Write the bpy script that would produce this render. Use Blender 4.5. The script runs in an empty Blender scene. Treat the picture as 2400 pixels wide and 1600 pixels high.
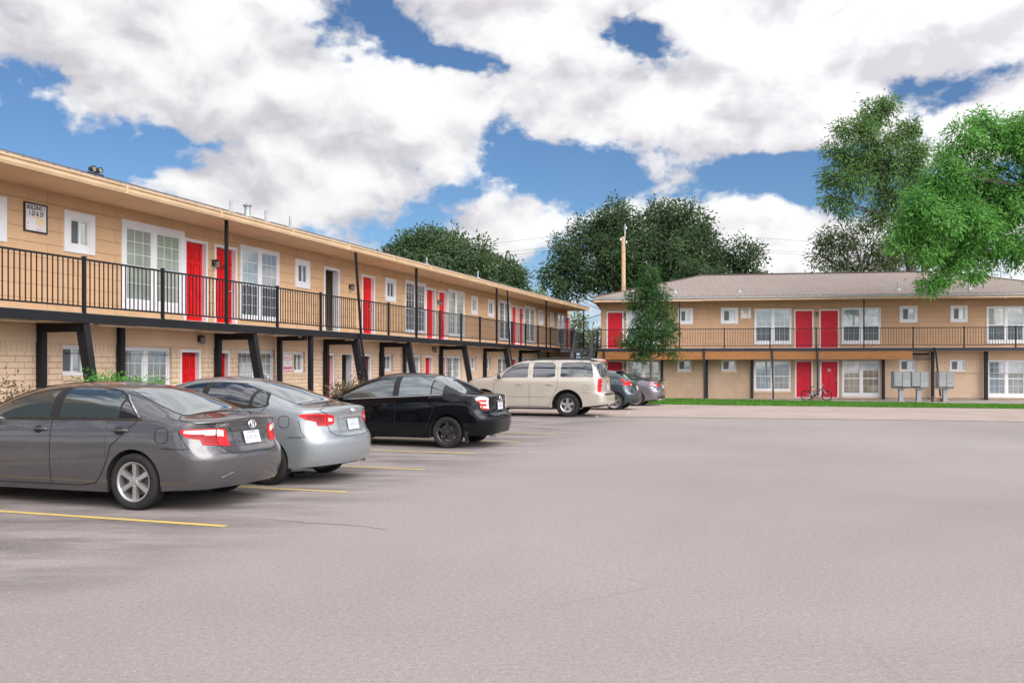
# Apartment court with parked cars, built as real geometry in metres. Camera at the origin, 1.7 m up, looking along +Y.
import bpy, bmesh, math, random
import numpy as np
from mathutils import Vector, Matrix, noise
random.seed(7)
R = math.radians
SC = bpy.context.scene
COL = SC.collection
F, CX, HY, EYE = 2082., 1200., 857., 1.7          # focal length and horizon measured from the photograph (pixels)
NA = Vector((.9495, -.3138, 0)); DA = Vector((.3138, .9495, 0))   # out of / along the long building's facade

def gz(x, y):
    t = min(1., max(0., (y - 31.) / 11.))
    return -.1 * t * t * (3 - 2 * t)
def at(px, py, Y):
    return Vector(((px - CX) / F * Y, Y, EYE - (py - HY) / F * Y))

# ------------------------------------------------------------------ objects
def tag(o, label=None, cat=None, group=None, kind=None):
    if label: o['label'] = label
    if cat: o['category'] = cat
    if group: o['group'] = group
    if kind: o['kind'] = kind
    return o
def empty(name, loc=(0, 0, 0), rz=0, parent=None):
    o = bpy.data.objects.new(name, None); COL.objects.link(o)
    o.location = loc; o.rotation_euler = (0, 0, rz); o.empty_display_size = .3
    if parent: o.parent = parent
    return o
def children(o):
    return [c for c in bpy.data.objects if c.parent == o]
def copy_tree(o, parent=None):
    c = o.copy(); COL.objects.link(c)
    if parent: c.parent = parent
    for ch in children(o): copy_tree(ch, c)
    return c

class MB:
    """collects faces, then becomes one mesh object"""
    def __init__(s): s.v = []; s.f = []; s.m = []; s.mi = 0
    def add(s, vs, fs):
        b = len(s.v); s.v += [tuple(v) for v in vs]
        for f in fs: s.f.append([b + i for i in f]); s.m.append(s.mi)
        return s
    def box(s, x0, x1, y0, y1, z0, z1):
        if x0 > x1: x0, x1 = x1, x0
        if y0 > y1: y0, y1 = y1, y0
        if z0 > z1: z0, z1 = z1, z0
        return s.add([(x0,y0,z0),(x1,y0,z0),(x1,y1,z0),(x0,y1,z0),(x0,y0,z1),(x1,y0,z1),(x1,y1,z1),(x0,y1,z1)],
                     [(0,3,2,1),(4,5,6,7),(0,1,5,4),(1,2,6,5),(2,3,7,6),(3,0,4,7)])
    def hexa(s, p):      # 8 points, bottom ring then top ring
        return s.add(p, [(0,3,2,1),(4,5,6,7),(0,1,5,4),(1,2,6,5),(2,3,7,6),(3,0,4,7)])
    def bar(s, p, q, w, h, up=(0, 0, 1)):
        p, q, up = Vector(p), Vector(q), Vector(up)
        d = (q - p).normalized(); a = d.cross(up)
        if a.length < 1e-4: a = d.cross(Vector((0, 1, 0)))
        a.normalize(); b = a.cross(d).normalized(); a *= w / 2; b *= h / 2
        return s.hexa([p-a-b, p+a-b, p+a+b, p-a+b, q-a-b, q+a-b, q+a+b, q-a+b])
    def tube(s, pts, r, n=8, caps=True):
        pts = [Vector(p) for p in pts]; N = len(pts)
        rs = r if isinstance(r, (list, tuple)) else [r] * N
        b = len(s.v); prev = None
        for i, p in enumerate(pts):
            d = (pts[min(i+1, N-1)] - pts[max(i-1, 0)]).normalized()
            if prev is None:
                a = d.cross(Vector((0, 0, 1)))
                if a.length < .05: a = d.cross(Vector((0, 1, 0)))
            else: a = prev - d * prev.dot(d)
            a.normalize(); prev = a; c = d.cross(a)
            for k in range(n):
                t = 2 * math.pi * k / n
                s.v.append(tuple(p + (a * math.cos(t) + c * math.sin(t)) * rs[i]))
        for i in range(N - 1):
            for k in range(n):
                s.f.append([b+i*n+k, b+i*n+(k+1) % n, b+(i+1)*n+(k+1) % n, b+(i+1)*n+k]); s.m.append(s.mi)
        if caps:
            s.f.append([b+k for k in range(n)][::-1]); s.m.append(s.mi)
            s.f.append([b+(N-1)*n+k for k in range(n)]); s.m.append(s.mi)
        return s
    def lathe(s, prof, n=32, axis='y', c=(0, 0, 0)):   # prof: (radius, along axis)
        b = len(s.v)
        for r, a in prof:
            for k in range(n):
                t = 2 * math.pi * k / n; u, w = r * math.cos(t), r * math.sin(t)
                p = (u, a, w) if axis == 'y' else ((u, w, a) if axis == 'z' else (a, u, w))
                s.v.append((p[0]+c[0], p[1]+c[1], p[2]+c[2]))
        for i in range(len(prof) - 1):
            for k in range(n):
                s.f.append([b+i*n+k, b+i*n+(k+1) % n, b+(i+1)*n+(k+1) % n, b+(i+1)*n+k]); s.m.append(s.mi)
        return s
    def grid(s, rows, closed=False):
        b = len(s.v); n = len(rows[0])
        for r in rows: s.v += [tuple(p) for p in r]
        for i in range(len(rows) - 1):
            for j in range(n if closed else n - 1):
                s.f.append([b+i*n+j, b+i*n+(j+1) % n, b+(i+1)*n+(j+1) % n, b+(i+1)*n+j]); s.m.append(s.mi)
        return s
    def prism(s, poly, ax, a0, a1):     # polygon in the other two axes, extruded along ax
        def P(u, w, a): return (a, u, w) if ax == 'x' else ((u, a, w) if ax == 'y' else (u, w, a))
        n = len(poly)
        vs = [P(u, w, a0) for u, w in poly] + [P(u, w, a1) for u, w in poly]
        return s.add(vs, [tuple(range(n))[::-1], tuple(range(n, 2*n))] + [(i, (i+1) % n, n+(i+1) % n, n+i) for i in range(n)])
    def build(s, name, mat, parent=None, smooth=False, weld=False, bevel=0, auto=None, M=None):
        me = bpy.data.meshes.new(name)
        me.from_pydata(s.v, [], s.f)
        mats = mat if isinstance(mat, (list, tuple)) else [mat]
        for m in mats: me.materials.append(m)
        if len(mats) > 1: me.polygons.foreach_set('material_index', s.m)
        bm = bmesh.new(); bm.from_mesh(me)
        if weld: bmesh.ops.remove_doubles(bm, verts=bm.verts, dist=weld if weld is not True else 1e-4)
        bmesh.ops.recalc_face_normals(bm, faces=bm.faces)
        if bevel:
            bmesh.ops.bevel(bm, geom=[e for e in bm.edges if len(e.link_faces) == 2 and e.calc_face_angle(0) > .6],
                            offset=bevel, segments=2, profile=.6, affect='EDGES', clamp_overlap=True)
        if M: bm.transform(M)
        for f in bm.faces: f.smooth = bool(smooth)
        if smooth and auto:
            for e in bm.edges:
                if len(e.link_faces) == 2 and e.calc_face_angle(0) > auto: e.smooth = False
        bm.to_mesh(me); bm.free()
        o = bpy.data.objects.new(name, me); COL.objects.link(o)
        if parent: o.parent = parent
        return o

def text_mesh(body, size, align='CENTER', bold=.0, shear=0, spacing=1, depth=.0):
    c = bpy.data.curves.new('lettering', 'FONT'); c.body = body; c.size = size; c.align_x = align; c.align_y = 'CENTER'
    c.offset = bold; c.shear = shear; c.space_character = spacing; c.extrude = depth; c.resolution_u = 3
    o = bpy.data.objects.new('lettering', c); COL.objects.link(o)
    dg = bpy.context.evaluated_depsgraph_get()
    me = bpy.data.meshes.new_from_object(o.evaluated_get(dg))
    bpy.data.objects.remove(o); bpy.data.curves.remove(c)
    return me
def lettering(body, size, mat, parent, M, name='lettering', **k):
    me = text_mesh(body, size, **k); me.transform(M); me.materials.clear(); me.materials.append(mat)
    o = bpy.data.objects.new(name, me); COL.objects.link(o)
    if parent: o.parent = parent
    return o
def frame_matrix(o, x, y):    # matrix whose local x,y axes are given, at o
    x = Vector(x).normalized(); z = x.cross(Vector(y)).normalized(); y = z.cross(x)
    return Matrix(((x.x, y.x, z.x, o[0]), (x.y, y.y, z.y, o[1]), (x.z, y.z, z.z, o[2]), (0, 0, 0, 1)))

# ------------------------------------------------------------------ materials
class NT:
    def __init__(s, m): s.t = m.node_tree; s.n = s.t.nodes; s.l = s.t.links
    def new(s, ty, **k):
        n = s.n.new(ty)
        for a, b in k.items():
            if a.startswith('i_'): s.set(n, a[2:].replace('_', ' '), b)
            else: setattr(n, a, b)
        return n
    def set(s, n, i, b):
        sk = n.inputs[i] if not (isinstance(i, str) and i.isdigit()) else n.inputs[int(i)]
        if isinstance(b, bpy.types.NodeSocket): s.l.new(b, sk)
        elif isinstance(b, bpy.types.Node): s.l.new(b.outputs[0], sk)
        else: sk.default_value = b
    def math(s, op, a, b=None, c=None, clamp=False):
        n = s.n.new('ShaderNodeMath'); n.operation = op; n.use_clamp = clamp
        for i, q in enumerate((a, b, c)):
            if q is not None: s.set(n, i, q)
        return n.outputs[0]
    def vmath(s, op, a, b=None, out=0):
        n = s.n.new('ShaderNodeVectorMath'); n.operation = op
        s.set(n, 0, a)
        if b is not None: s.set(n, 1, b)
        return n.outputs['Value'] if op in ('DOT_PRODUCT', 'LENGTH') else n.outputs[0]
    def ramp(s, fac, stops, interp='LINEAR'):
        n = s.n.new('ShaderNodeValToRGB'); n.color_ramp.interpolation = interp
        el = n.color_ramp.elements
        while len(el) < len(stops): el.new(.5)
        for e, (p, c) in zip(el, stops):
            e.position = p; e.color = (c, c, c, 1) if isinstance(c, (int, float)) else (*c, 1)
        s.set(n, 'Fac', fac); return n.outputs[0]
    def mix(s, fac, a, b, blend='MIX'):
        n = s.n.new('ShaderNodeMix'); n.data_type = 'RGBA'; n.blend_type = blend
        s.set(n, 0, fac); s.set(n, 6, a if not isinstance(a, tuple) else (*a, 1)[:4]); s.set(n, 7, b if not isinstance(b, tuple) else (*b, 1)[:4])
        return n.outputs[2]
    def noise(s, vec, scale, detail=4, rough=.55, dist=0, dim='3D'):
        n = s.new('ShaderNodeTexNoise'); n.noise_dimensions = dim
        if vec is not None: s.set(n, 'Vector', vec)
        s.set(n, 'Scale', scale); s.set(n, 'Detail', detail); s.set(n, 'Roughness', rough); s.set(n, 'Distortion', dist)
        return n.outputs[0]
    def bump(s, h, strength=.3, dist=.02):
        return s.new('ShaderNodeBump', i_Height=h, i_Strength=strength, i_Distance=dist).outputs[0]
    def obj(s): return s.new('ShaderNodeTexCoord').outputs['Object']
    def geo(s): return s.new('ShaderNodeNewGeometry')

def mat(name, col=(.5, .5, .5), rough=.6, metal=0, coat=0, spec=.5):
    m = bpy.data.materials.new(name); m.use_nodes = True
    p = m.node_tree.nodes['Principled BSDF']
    p.inputs['Base Color'].default_value = (*col, 1); p.inputs['Roughness'].default_value = rough
    p.inputs['Metallic'].default_value = metal; p.inputs['Coat Weight'].default_value = coat
    p.inputs['Coat Roughness'].default_value = .04; p.inputs['Specular IOR Level'].default_value = spec
    return m
def P(m): return m.node_tree.nodes['Principled BSDF']
def varied(name, col, rough=.6, amt=.25, scale=3., bump=0, bscale=40, **k):
    """plain paint or metal with a little dirt, fading and unevenness"""
    m = mat(name, col, rough, **k); n = NT(m); o = n.obj()
    a = n.noise(o, scale, 6, .6)
    n.set(P(m), 'Base Color', n.mix(n.ramp(a, [(.3, 0), (.7, 1)]), tuple(c * (1 - amt) for c in col), tuple(min(1, c * (1 + amt * .6)) for c in col)))
    n.set(P(m), 'Roughness', n.math('MULTIPLY_ADD', a, .25, rough - .12))
    if bump: n.set(P(m), 'Normal', n.bump(n.noise(o, bscale, 3), bump, .01))
    return m

M = {}
def brick_mat(name, c1, c2, mortar, w, h, ms, vertical=False, bump=.5, rough=.8, offset=.5, face='xz'):
    m = mat(name, c1, rough); n = NT(m); o = n.obj()
    sp = n.new('ShaderNodeSeparateXYZ', i_Vector=o)
    cb = n.new('ShaderNodeCombineXYZ')
    # walls may face along x or y: add both so end walls carry the pattern too
    n.set(cb, 0, n.math('ADD', sp.outputs[0], sp.outputs[1])); n.set(cb, 1, sp.outputs[2])
    b = n.new('ShaderNodeTexBrick', offset=offset)
    n.set(b, 'Vector', cb); n.set(b, 'Color1', (*c1, 1)); n.set(b, 'Color2', (*c2, 1)); n.set(b, 'Mortar', (*mortar, 1))
    n.set(b, 'Scale', 1); n.set(b, 'Mortar Size', ms); n.set(b, 'Mortar Smooth', .2); n.set(b, 'Brick Width', w); n.set(b, 'Row Height', h)
    a = n.noise(o, 1.3, 6, .65); f = n.noise(o, 30, 3)
    stv = n.new('ShaderNodeMapping', i_Vector=o); stv.inputs['Scale'].default_value = (6, 6, .5)
    st = n.noise(stv.outputs[0], 1, 4, .6)
    c = n.mix(n.ramp(a, [(.25, .25), (.75, 0)]), b.outputs[0], (.2, .13, .08), 'MULTIPLY')
    c = n.mix(n.ramp(st, [(.55, 0), (.8, .22)]), c, (.17, .11, .07))
    n.set(P(m), 'Base Color', c)
    h = n.math('ADD', n.math('MULTIPLY', b.outputs['Fac'], -1), n.math('MULTIPLY', f, .15))
    n.set(P(m), 'Normal', n.bump(h, bump, .012))
    return m
TAN = (.46, .285, .165)
M['siding'] = brick_mat('tan_siding', (.635, .405, .235), (.655, .42, .247), (.36, .215, .12), 1.83, .275, .0065, bump=.6, offset=.37)
M['brick'] = brick_mat('tan_brick', (.70, .515, .37), (.74, .555, .405), (.40, .265, .175), .40, .118, .008, bump=.7)
M['brick_far'] = brick_mat('taupe_brick', (.50, .355, .25), (.535, .38, .27), (.30, .195, .13), .40, .118, .008, bump=.6)
M['soldier'] = brick_mat('soldier_brick', (.66, .485, .345), (.71, .53, .38), (.50, .355, .24), .118, .60, .007, bump=.6, offset=0)
M['siding_far'] = brick_mat('brown_siding', (.555, .345, .212), (.57, .355, .22), (.40, .24, .145), 3.66, .275, .006, bump=.5, offset=.37)
M['soffit_far'] = varied('brown_soffit', (.46, .28, .17), .8, .14, 1.0)
M['render'] = varied('tan_render', (.56, .40, .29), .85, .12, 1.5, bump=.1)
M['band'] = varied('tan_panel', (.66, .475, .325), .75, .12, 1.2)
M['soffit'] = varied('tan_soffit', (.76, .52, .33), .8, .14, 1.0)
M['gutter'] = varied('cream_gutter', (.60, .42, .255), .5, .15, 1.5)
M['fascia'] = varied('fascia_board', (.72, .51, .36), .6, .15, 1.5)
M['black'] = varied('black_steel', (.0085, .0085, .0115), .5, .3, 4, bump=.1, spec=.3)
M['navy'] = varied('blue_black_steel', (.015, .017, .036), .5, .35, 2.5, bump=.15, spec=.35)
M['deck'] = varied('deck_concrete', (.42, .36, .30), .85, .25, 2, bump=.2)
M['white'] = varied('white_trim', (.72, .715, .745), .45, .07, 2)
M['red'] = varied('red_door', (.66, .006, .010), .38, .15, 2.5, bump=.05, spec=.25)
M['red_far'] = varied('crimson_door', (.58, .008, .028), .4, .15, 2.5, bump=.05, spec=.25)
M['dark'] = mat('dark_void', (.012, .012, .013), .7)
M['room'] = mat('room_wall', (.32, .24, .17), .8)
M['steel'] = mat('worn_steel', (.55, .55, .56), .35, 1)
M['chrome'] = mat('chrome', (.85, .85, .87), .12, 1)
M['brass'] = mat('brass', (.75, .62, .45), .25, 1)
M['plastic'] = mat('black_plastic', (.02, .02, .021), .45)

def glass_mat(name, blind, slat=(.5, .5, .5), freq=28, axis='z', dark=.55):
    """window pane with a blind or a curtain right behind it"""
    m = mat(name, blind, .08, spec=.8, coat=1); n = NT(m); o = n.obj()
    w = n.new('ShaderNodeTexWave', wave_type='BANDS', bands_direction='Z' if axis == 'z' else 'X')
    n.set(w, 'Vector', o); n.set(w, 'Scale', freq); n.set(w, 'Distortion', .4); n.set(w, 'Detail', 2)
    a = n.noise(o, 1.1, 3)
    c = n.mix(n.ramp(w.outputs[1], [(.15, 1), (.6, 0)]), blind, tuple(x * dark for x in blind))
    c = n.mix(n.ramp(a, [(.35, .7), (.7, 0)]), c, tuple(x * .4 for x in blind))
    n.set(P(m), 'Base Color', c)
    n.set(P(m), 'Coat Roughness', .015); P(m).inputs['Coat IOR'].default_value = 1.9
    n.set(P(m), 'Normal', n.bump(n.noise(o, .9, 2), .05, .02)); n.set(P(m), 'Coat Normal', n.bump(n.noise(o, .9, 2), .035, .02))
    return m
M['pane_green'] = glass_mat('pane_green_blind', (.46, .50, .455), freq=22, dark=.78)
M['pane_grey'] = glass_mat('pane_grey_blind', (.30, .325, .335), freq=22, dark=.72)
M['pane_dark'] = glass_mat('pane_dark', (.04, .05, .06), freq=9, axis='x')
M['pane_blue'] = glass_mat('pane_pale', (.30, .37, .42), freq=20, dark=.8)
M['pane_tan'] = glass_mat('pane_tan', (.34, .29, .22), freq=7, axis='x', dark=.75)
M['screen'] = varied('insect_screen', (.095, .115, .13), .4, .25, 6)
M['bar'] = mat('glazing_bar_grey', (.62, .65, .67), .4)

def shingle():
    m = mat('roof_shingles', (.2, .15, .13), .9); n = NT(m); o = n.obj()
    sp = n.new('ShaderNodeSeparateXYZ', i_Vector=o)
    cb = n.new('ShaderNodeCombineXYZ'); n.set(cb, 0, sp.outputs[0]); n.set(cb, 1, sp.outputs[1])
    b = n.new('ShaderNodeTexBrick', offset=.43)
    n.set(b, 'Vector', cb); n.set(b, 'Color1', (.335, .28, .248, 1)); n.set(b, 'Color2', (.265, .218, .192, 1)); n.set(b, 'Mortar', (.125, .095, .085, 1))
    n.set(b, 'Scale', 1); n.set(b, 'Mortar Size', .022); n.set(b, 'Brick Width', .33); n.set(b, 'Row Height', .145); n.set(b, 'Bias', -.1)
    a = n.noise(o, .5, 5); f = n.noise(o, 9, 4)
    c = n.mix(n.ramp(a, [(.3, .3), (.7, 0)]), b.outputs[0], (.17, .13, .115))
    c = n.mix(n.ramp(f, [(.35, .45), (.65, 0)]), c, (.2, .15, .135))
    n.set(P(m), 'Base Color', c); n.set(P(m), 'Normal', n.bump(n.math('MULTIPLY', b.outputs['Fac'], -1), .6, .02))
    return m
M['shingle'] = shingle()
def wood(name, c1, c2):
    m = mat(name, c1, .6); n = NT(m); o = n.obj()
    mp = n.new('ShaderNodeMapping', i_Vector=o); mp.inputs['Scale'].default_value = (.9, 4, 9)
    a = n.noise(mp.outputs[0], 1.5, 6, .6, 1.2)
    n.set(P(m), 'Base Color', n.ramp(a, [(.3, c1), (.5, c2), (.72, tuple(x * .6 for x in c1))])); return m
M['ply'] = wood('bare_plywood', (.26, .095, .022), (.34, .135, .036))
M['pole'] = wood('pole_wood', (.33, .21, .105), (.41, .275, .15))
M['joist'] = wood('joist_wood', (.5, .36, .23), (.58, .43, .29))

def asphalt():
    m = mat('asphalt', (.3, .28, .27), .9, spec=.25); n = NT(m); o = n.obj()
    big = n.noise(o, .16, 5, .6, .4); mid = n.noise(o, .9, 6, .65); fine = n.noise(o, 26, 4, .7); grit = n.noise(o, 85, 2, .7)
    c = n.ramp(big, [(.3, (.222, .191, .181)), (.5, (.264, .23, .219)), (.7, (.30, .264, .252))])
    c = n.mix(n.ramp(mid, [(.34, .45), (.62, 0)]), c, (.255, .222, .212))
    c = n.mix(n.ramp(fine, [(.36, .4), (.5, 0)]), c, (.17, .145, .137))
    c = n.mix(n.ramp(fine, [(.56, 0), (.7, .36)]), c, (.46, .42, .40))
    c = n.mix(n.ramp(grit, [(.34, .6), (.45, 0)]), c, (.13, .115, .11))
    c = n.mix(n.ramp(grit, [(.6, 0), (.72, .5)]), c, (.52, .49, .47))
    # oil and tyre stains in the stalls, deepened to paint contact shade under cars
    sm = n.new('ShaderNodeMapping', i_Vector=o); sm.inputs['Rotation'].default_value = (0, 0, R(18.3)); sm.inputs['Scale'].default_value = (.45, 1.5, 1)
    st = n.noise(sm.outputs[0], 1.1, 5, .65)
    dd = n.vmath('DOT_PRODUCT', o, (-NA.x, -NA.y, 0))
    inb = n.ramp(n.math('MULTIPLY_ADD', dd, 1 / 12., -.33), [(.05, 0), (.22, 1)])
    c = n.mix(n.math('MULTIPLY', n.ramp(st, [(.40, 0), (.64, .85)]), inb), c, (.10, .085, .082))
    # hairline cracks
    wv = n.mix(.12, o, n.new('ShaderNodeTexNoise', i_Vector=o, i_Scale=.7, i_Detail=4).outputs[1], 'LINEAR_LIGHT')
    vo = n.new('ShaderNodeTexVoronoi', feature='DISTANCE_TO_EDGE'); n.set(vo, 'Vector', wv); n.set(vo, 'Scale', .11)
    ck = n.math('MULTIPLY', n.ramp(vo.outputs[0], [(.0008, 1), (.0022, 0)]), n.ramp(n.noise(o, .22, 3), [(.47, 0), (.58, .75)]))
    c = n.mix(n.math('MULTIPLY', ck, .16), c, (.09, .08, .08))
    n.set(P(m), 'Base Color', c)
    n.set(P(m), 'Normal', n.bump(n.math('ADD', fine, n.math('MULTIPLY', grit, .6)), .26, .007))
    return m
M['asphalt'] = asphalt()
def concrete(name, c, joint=None, ang=0):
    m = mat(name, c, .88, spec=.3); n = NT(m); o = n.obj()
    a = n.noise(o, .35, 6, .6, .5); f = n.noise(o, 22, 4)
    k = n.ramp(a, [(.3, tuple(x * .82 for x in c)), (.7, tuple(x * 1.08 for x in c))])
    k = n.mix(n.ramp(f, [(.35, .3), (.6, 0)]), k, tuple(x * .6 for x in c))
    if joint:
        mp = n.new('ShaderNodeMapping', i_Vector=o); mp.inputs['Rotation'].default_value = (0, 0, ang)
        b = n.new('ShaderNodeTexBrick', offset=0); n.set(b, 'Vector', mp.outputs[0]); n.set(b, 'Scale', 1)
        n.set(b, 'Color1', (0, 0, 0, 1)); n.set(b, 'Color2', (0, 0, 0, 1)); n.set(b, 'Mortar', (1, 1, 1, 1))
        n.set(b, 'Mortar Size', .018); n.set(b, 'Brick Width', joint); n.set(b, 'Row Height', joint * 1.3)
        k = n.mix(n.math('MULTIPLY', b.outputs[0], .6), k, tuple(x * .35 for x in c))
    n.set(P(m), 'Base Color', k); n.set(P(m), 'Normal', n.bump(f, .2, .005)); return m
M['concrete'] = concrete('apron_concrete', (.36, .29, .255), 6.1, R(40))
M['walk'] = concrete('walk_concrete', (.36, .31, .28), 1.6)
M['block'] = concrete('splash_block', (.33, .25, .19))
M['soil'] = varied('bare_soil', (.17, .12, .085), .95, .35, 4, bump=.5)
M['earth'] = varied('grassy_earth', (.09, .12, .04), .95, .4, .5)
M['crack'] = varied('crack_dirt', (.10, .085, .08), .95, .5, 6)
M['grit'] = varied('loose_grit', (.30, .27, .25), .95, .6, 60)
def linepaint():
    m = mat('yellow_paint', (.58, .40, .06), .7); n = NT(m); o = n.obj()
    a = n.noise(o, 5, 6, .7); f = n.noise(o, 45, 3)
    c = n.mix(n.ramp(a, [(.42, .45), (.6, 0)]), (.60, .42, .07), (.36, .29, .2))
    c = n.mix(n.ramp(f, [(.38, .5), (.5, 0)]), c, (.3, .26, .2))
    n.set(P(m), 'Base Color', c); return m
M['line'] = linepaint()

def leaf_mat(name, lo, hi, tr=.35):
    m = bpy.data.materials.new(name); m.use_nodes = True; n = NT(m); n.n.clear()
    g = n.geo(); o = n.obj()
    c = n.ramp(n.math('ADD', n.math('MULTIPLY', g.outputs['Random Per Island'], .45), n.math('MULTIPLY_ADD', n.noise(o, .55, 3), .95, -.2)),
               [(.12, lo), (.55, tuple((a + b) / 2 for a, b in zip(lo, hi))), (.9, hi)])
    d = n.new('ShaderNodeBsdfPrincipled', i_Base_Color=c, i_Roughness=.7)
    d.inputs['Specular IOR Level'].default_value = .15
    t = n.new('ShaderNodeBsdfTranslucent', i_Color=n.mix(.5, c, hi))
    mx = n.new('ShaderNodeMixShader', i_0=tr, i_1=d.outputs[0], i_2=t.outputs[0])
    n.new('ShaderNodeOutputMaterial', i_Surface=mx.outputs[0]); return m
M['leaf_oak'] = leaf_mat('oak_leaves', (.03, .058, .026), (.105, .165, .07))
M['leaf_mid'] = leaf_mat('elm_leaves', (.035, .068, .033), (.125, .19, .085))
M['leaf_tall'] = leaf_mat('pecan_leaves', (.055, .12, .042), (.20, .34, .11))
M['leaf_bright'] = leaf_mat('bright_leaves', (.055, .19, .035), (.215, .47, .11), .4)
M['leaf_young'] = leaf_mat('young_leaves', (.022, .065, .022), (.075, .17, .05))
M['leaf_olive'] = leaf_mat('olive_leaves', (.09, .125, .06), (.22, .27, .13))
M['leaf_pale'] = leaf_mat('pale_leaves', (.16, .20, .10), (.30, .34, .17))
M['leaf_fern'] = leaf_mat('fern_leaves', (.06, .22, .03), (.16, .45, .09), .4)
M['leaf_brown'] = leaf_mat('dry_leaves', (.10, .075, .045), (.23, .17, .10), .25)
M['leaf_grass'] = leaf_mat('grass_blades', (.05, .15, .018), (.13, .30, .045), .3)
def bark(name, c):
    m = mat(name, c, .9); n = NT(m); o = n.obj()
    mp = n.new('ShaderNodeMapping', i_Vector=o); mp.inputs['Scale'].default_value = (7, 7, 1.3)
    a = n.noise(mp.outputs[0], 2, 6, .65)
    n.set(P(m), 'Base Color', n.ramp(a, [(.3, tuple(x * .45 for x in c)), (.7, tuple(x * 1.3 for x in c))])); n.set(P(m), 'Normal', n.bump(a, .8, .04)); return m
M['bark'] = bark('dark_bark', (.075, .055, .048)); M['bark_red'] = bark('brown_bark', (.13, .085, .065))
# ------------------------------------------------------------------ ground, roads, paths
def sheet(name, poly_fn, xs, ys, mt, dz=0, kind='structure'):
    """grid following the ground's gentle fall; poly_fn keeps a cell"""
    b = MB(); n = len(xs)
    for y in ys:
        for x in xs: b.v.append((x, y, gz(x, y) + dz))
    for j in range(len(ys) - 1):
        for i in range(n - 1):
            b.f.append([j*n+i, j*n+i+1, (j+1)*n+i+1, (j+1)*n+i]); b.m.append(0)
    o = b.build(name, mt, smooth=True); o['kind'] = kind; return o
def axis(lo, hi, inner0, inner1, step):
    a = [lo, lo * .5 + inner0 * .5] + [inner0 + i * step for i in range(int((inner1 - inner0) / step) + 1)]
    return a + [inner1 + (hi - inner1) * .3, hi]
def fans(name, pts_a, pts_b, mt, dz, n=24):
    """strip between two polylines with the same number of points, laid on the ground"""
    b = MB(); rows = []
    for i in range(len(pts_a) - 1):
        for k in range(n + (i == len(pts_a) - 2)):
            t = k / n
            p = Vector(pts_a[i]).lerp(Vector(pts_a[i+1]), t); q = Vector(pts_b[i]).lerp(Vector(pts_b[i+1]), t)
            rows.append([(lambda v: (v.x, v.y, gz(v.x, v.y) + dz))(p.lerp(q, s / 8)) for s in range(9)])
    b.grid(rows); o = b.build(name, mt, smooth=True); o['kind'] = 'structure'; return o

tag(sheet('ground', None, axis(-900, 900, -40, 60, 10), axis(-120, 1600, -30, 120, 3), M['earth'], -.012), kind='structure')
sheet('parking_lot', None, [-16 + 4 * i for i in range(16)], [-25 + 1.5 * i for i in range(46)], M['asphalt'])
# apron of lighter concrete in front of the far building
fans('concrete_apron', [(-6.5, 32.6), (-.1, 30.5), (15.6, 27.0), (44, 20.6)], [(-6.5, 46.), (5.9, 41.9), (20.7, 35.9), (44, 26.4)], M['concrete'], .004)
fans('walkway', [(-1.0, 52.5), (7.4, 48.9), (16.4, 44.6), (23.4, 40.8), (44, 29.6)], [(-1.0, 62.), (7.4, 55.), (16.4, 54.), (23.4, 53.), (44, 50.)], M['walk'], .008, 12)
lawn = fans('lawn', [(5.2, 42.2), (6.4, 41.65), (20.7, 35.9), (44, 26.4)], [(5.2, 49.7), (7.5, 48.9), (23.4, 40.8), (44, 29.6)], M['leaf_grass'] and varied('turf', (.075, .20, .028), .9, .4, 5, bump=.4), .012, 24)

# kerb, footpath and planting bed along the long building (local frame: x along the facade, -y out of it)
AO = NA * -14.4; ARZ = math.atan2(DA.y, DA.x)
def A_local(name, build, mt, kind='structure', smooth=False):
    b = MB(); build(b); o = b.build(name, mt, smooth=smooth); o.location = AO; o.rotation_euler = (0, 0, ARZ)
    if kind: o['kind'] = kind
    return o
A_local('kerb', lambda b: b.box(-30, 44, -3.2, -3.05, -.02, .13), M['walk'])
A_local('planting_bed', lambda b: b.box(-30, 44, -3.05, -2.1, -.02, .10), M['soil'])
A_local('footpath', lambda b: b.box(-30, 58.5, -2.1, .3, -.02, .08), M['walk'])

# yellow stall lines, one object each
def lineobj(u, d0, d1, w=.10):
    c0 = DA * u
    b = MB(); n = 14; rows = []
    for i in range(n + 1):
        d = d0 + (d1 - d0) * i / n; p = c0 - NA * d
        rows.append([p + DA * (w / 2) + Vector((0, 0, gz(p.x, p.y) + .004)), p - DA * (w / 2) + Vector((0, 0, gz(p.x, p.y) + .004))])
    b.grid(rows); return b.build('parking_line', M['line'])
LINE_LABELS = ['long yellow stall line nearest the camera, in front of the dark grey sedan', 'yellow stall line between the dark grey sedan and the silver sedan',
    'yellow stall line between the silver sedan and the black sedan', 'yellow stall line under the far flank of the black sedan', 'yellow stall line across the empty stall beyond the black sedan',
    'farthest yellow stall line, beside the tan wagon']
for u, d0, lb in zip((7.99, 10.66, 13.38, 16.12, 18.86, 21.5), (5.83, 5.87, 5.93, 6.08, 6.05, 6.01), LINE_LABELS):
    tag(lineobj(u, d0, 11.1), lb, 'parking line', 'yellow stall lines')

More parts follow.
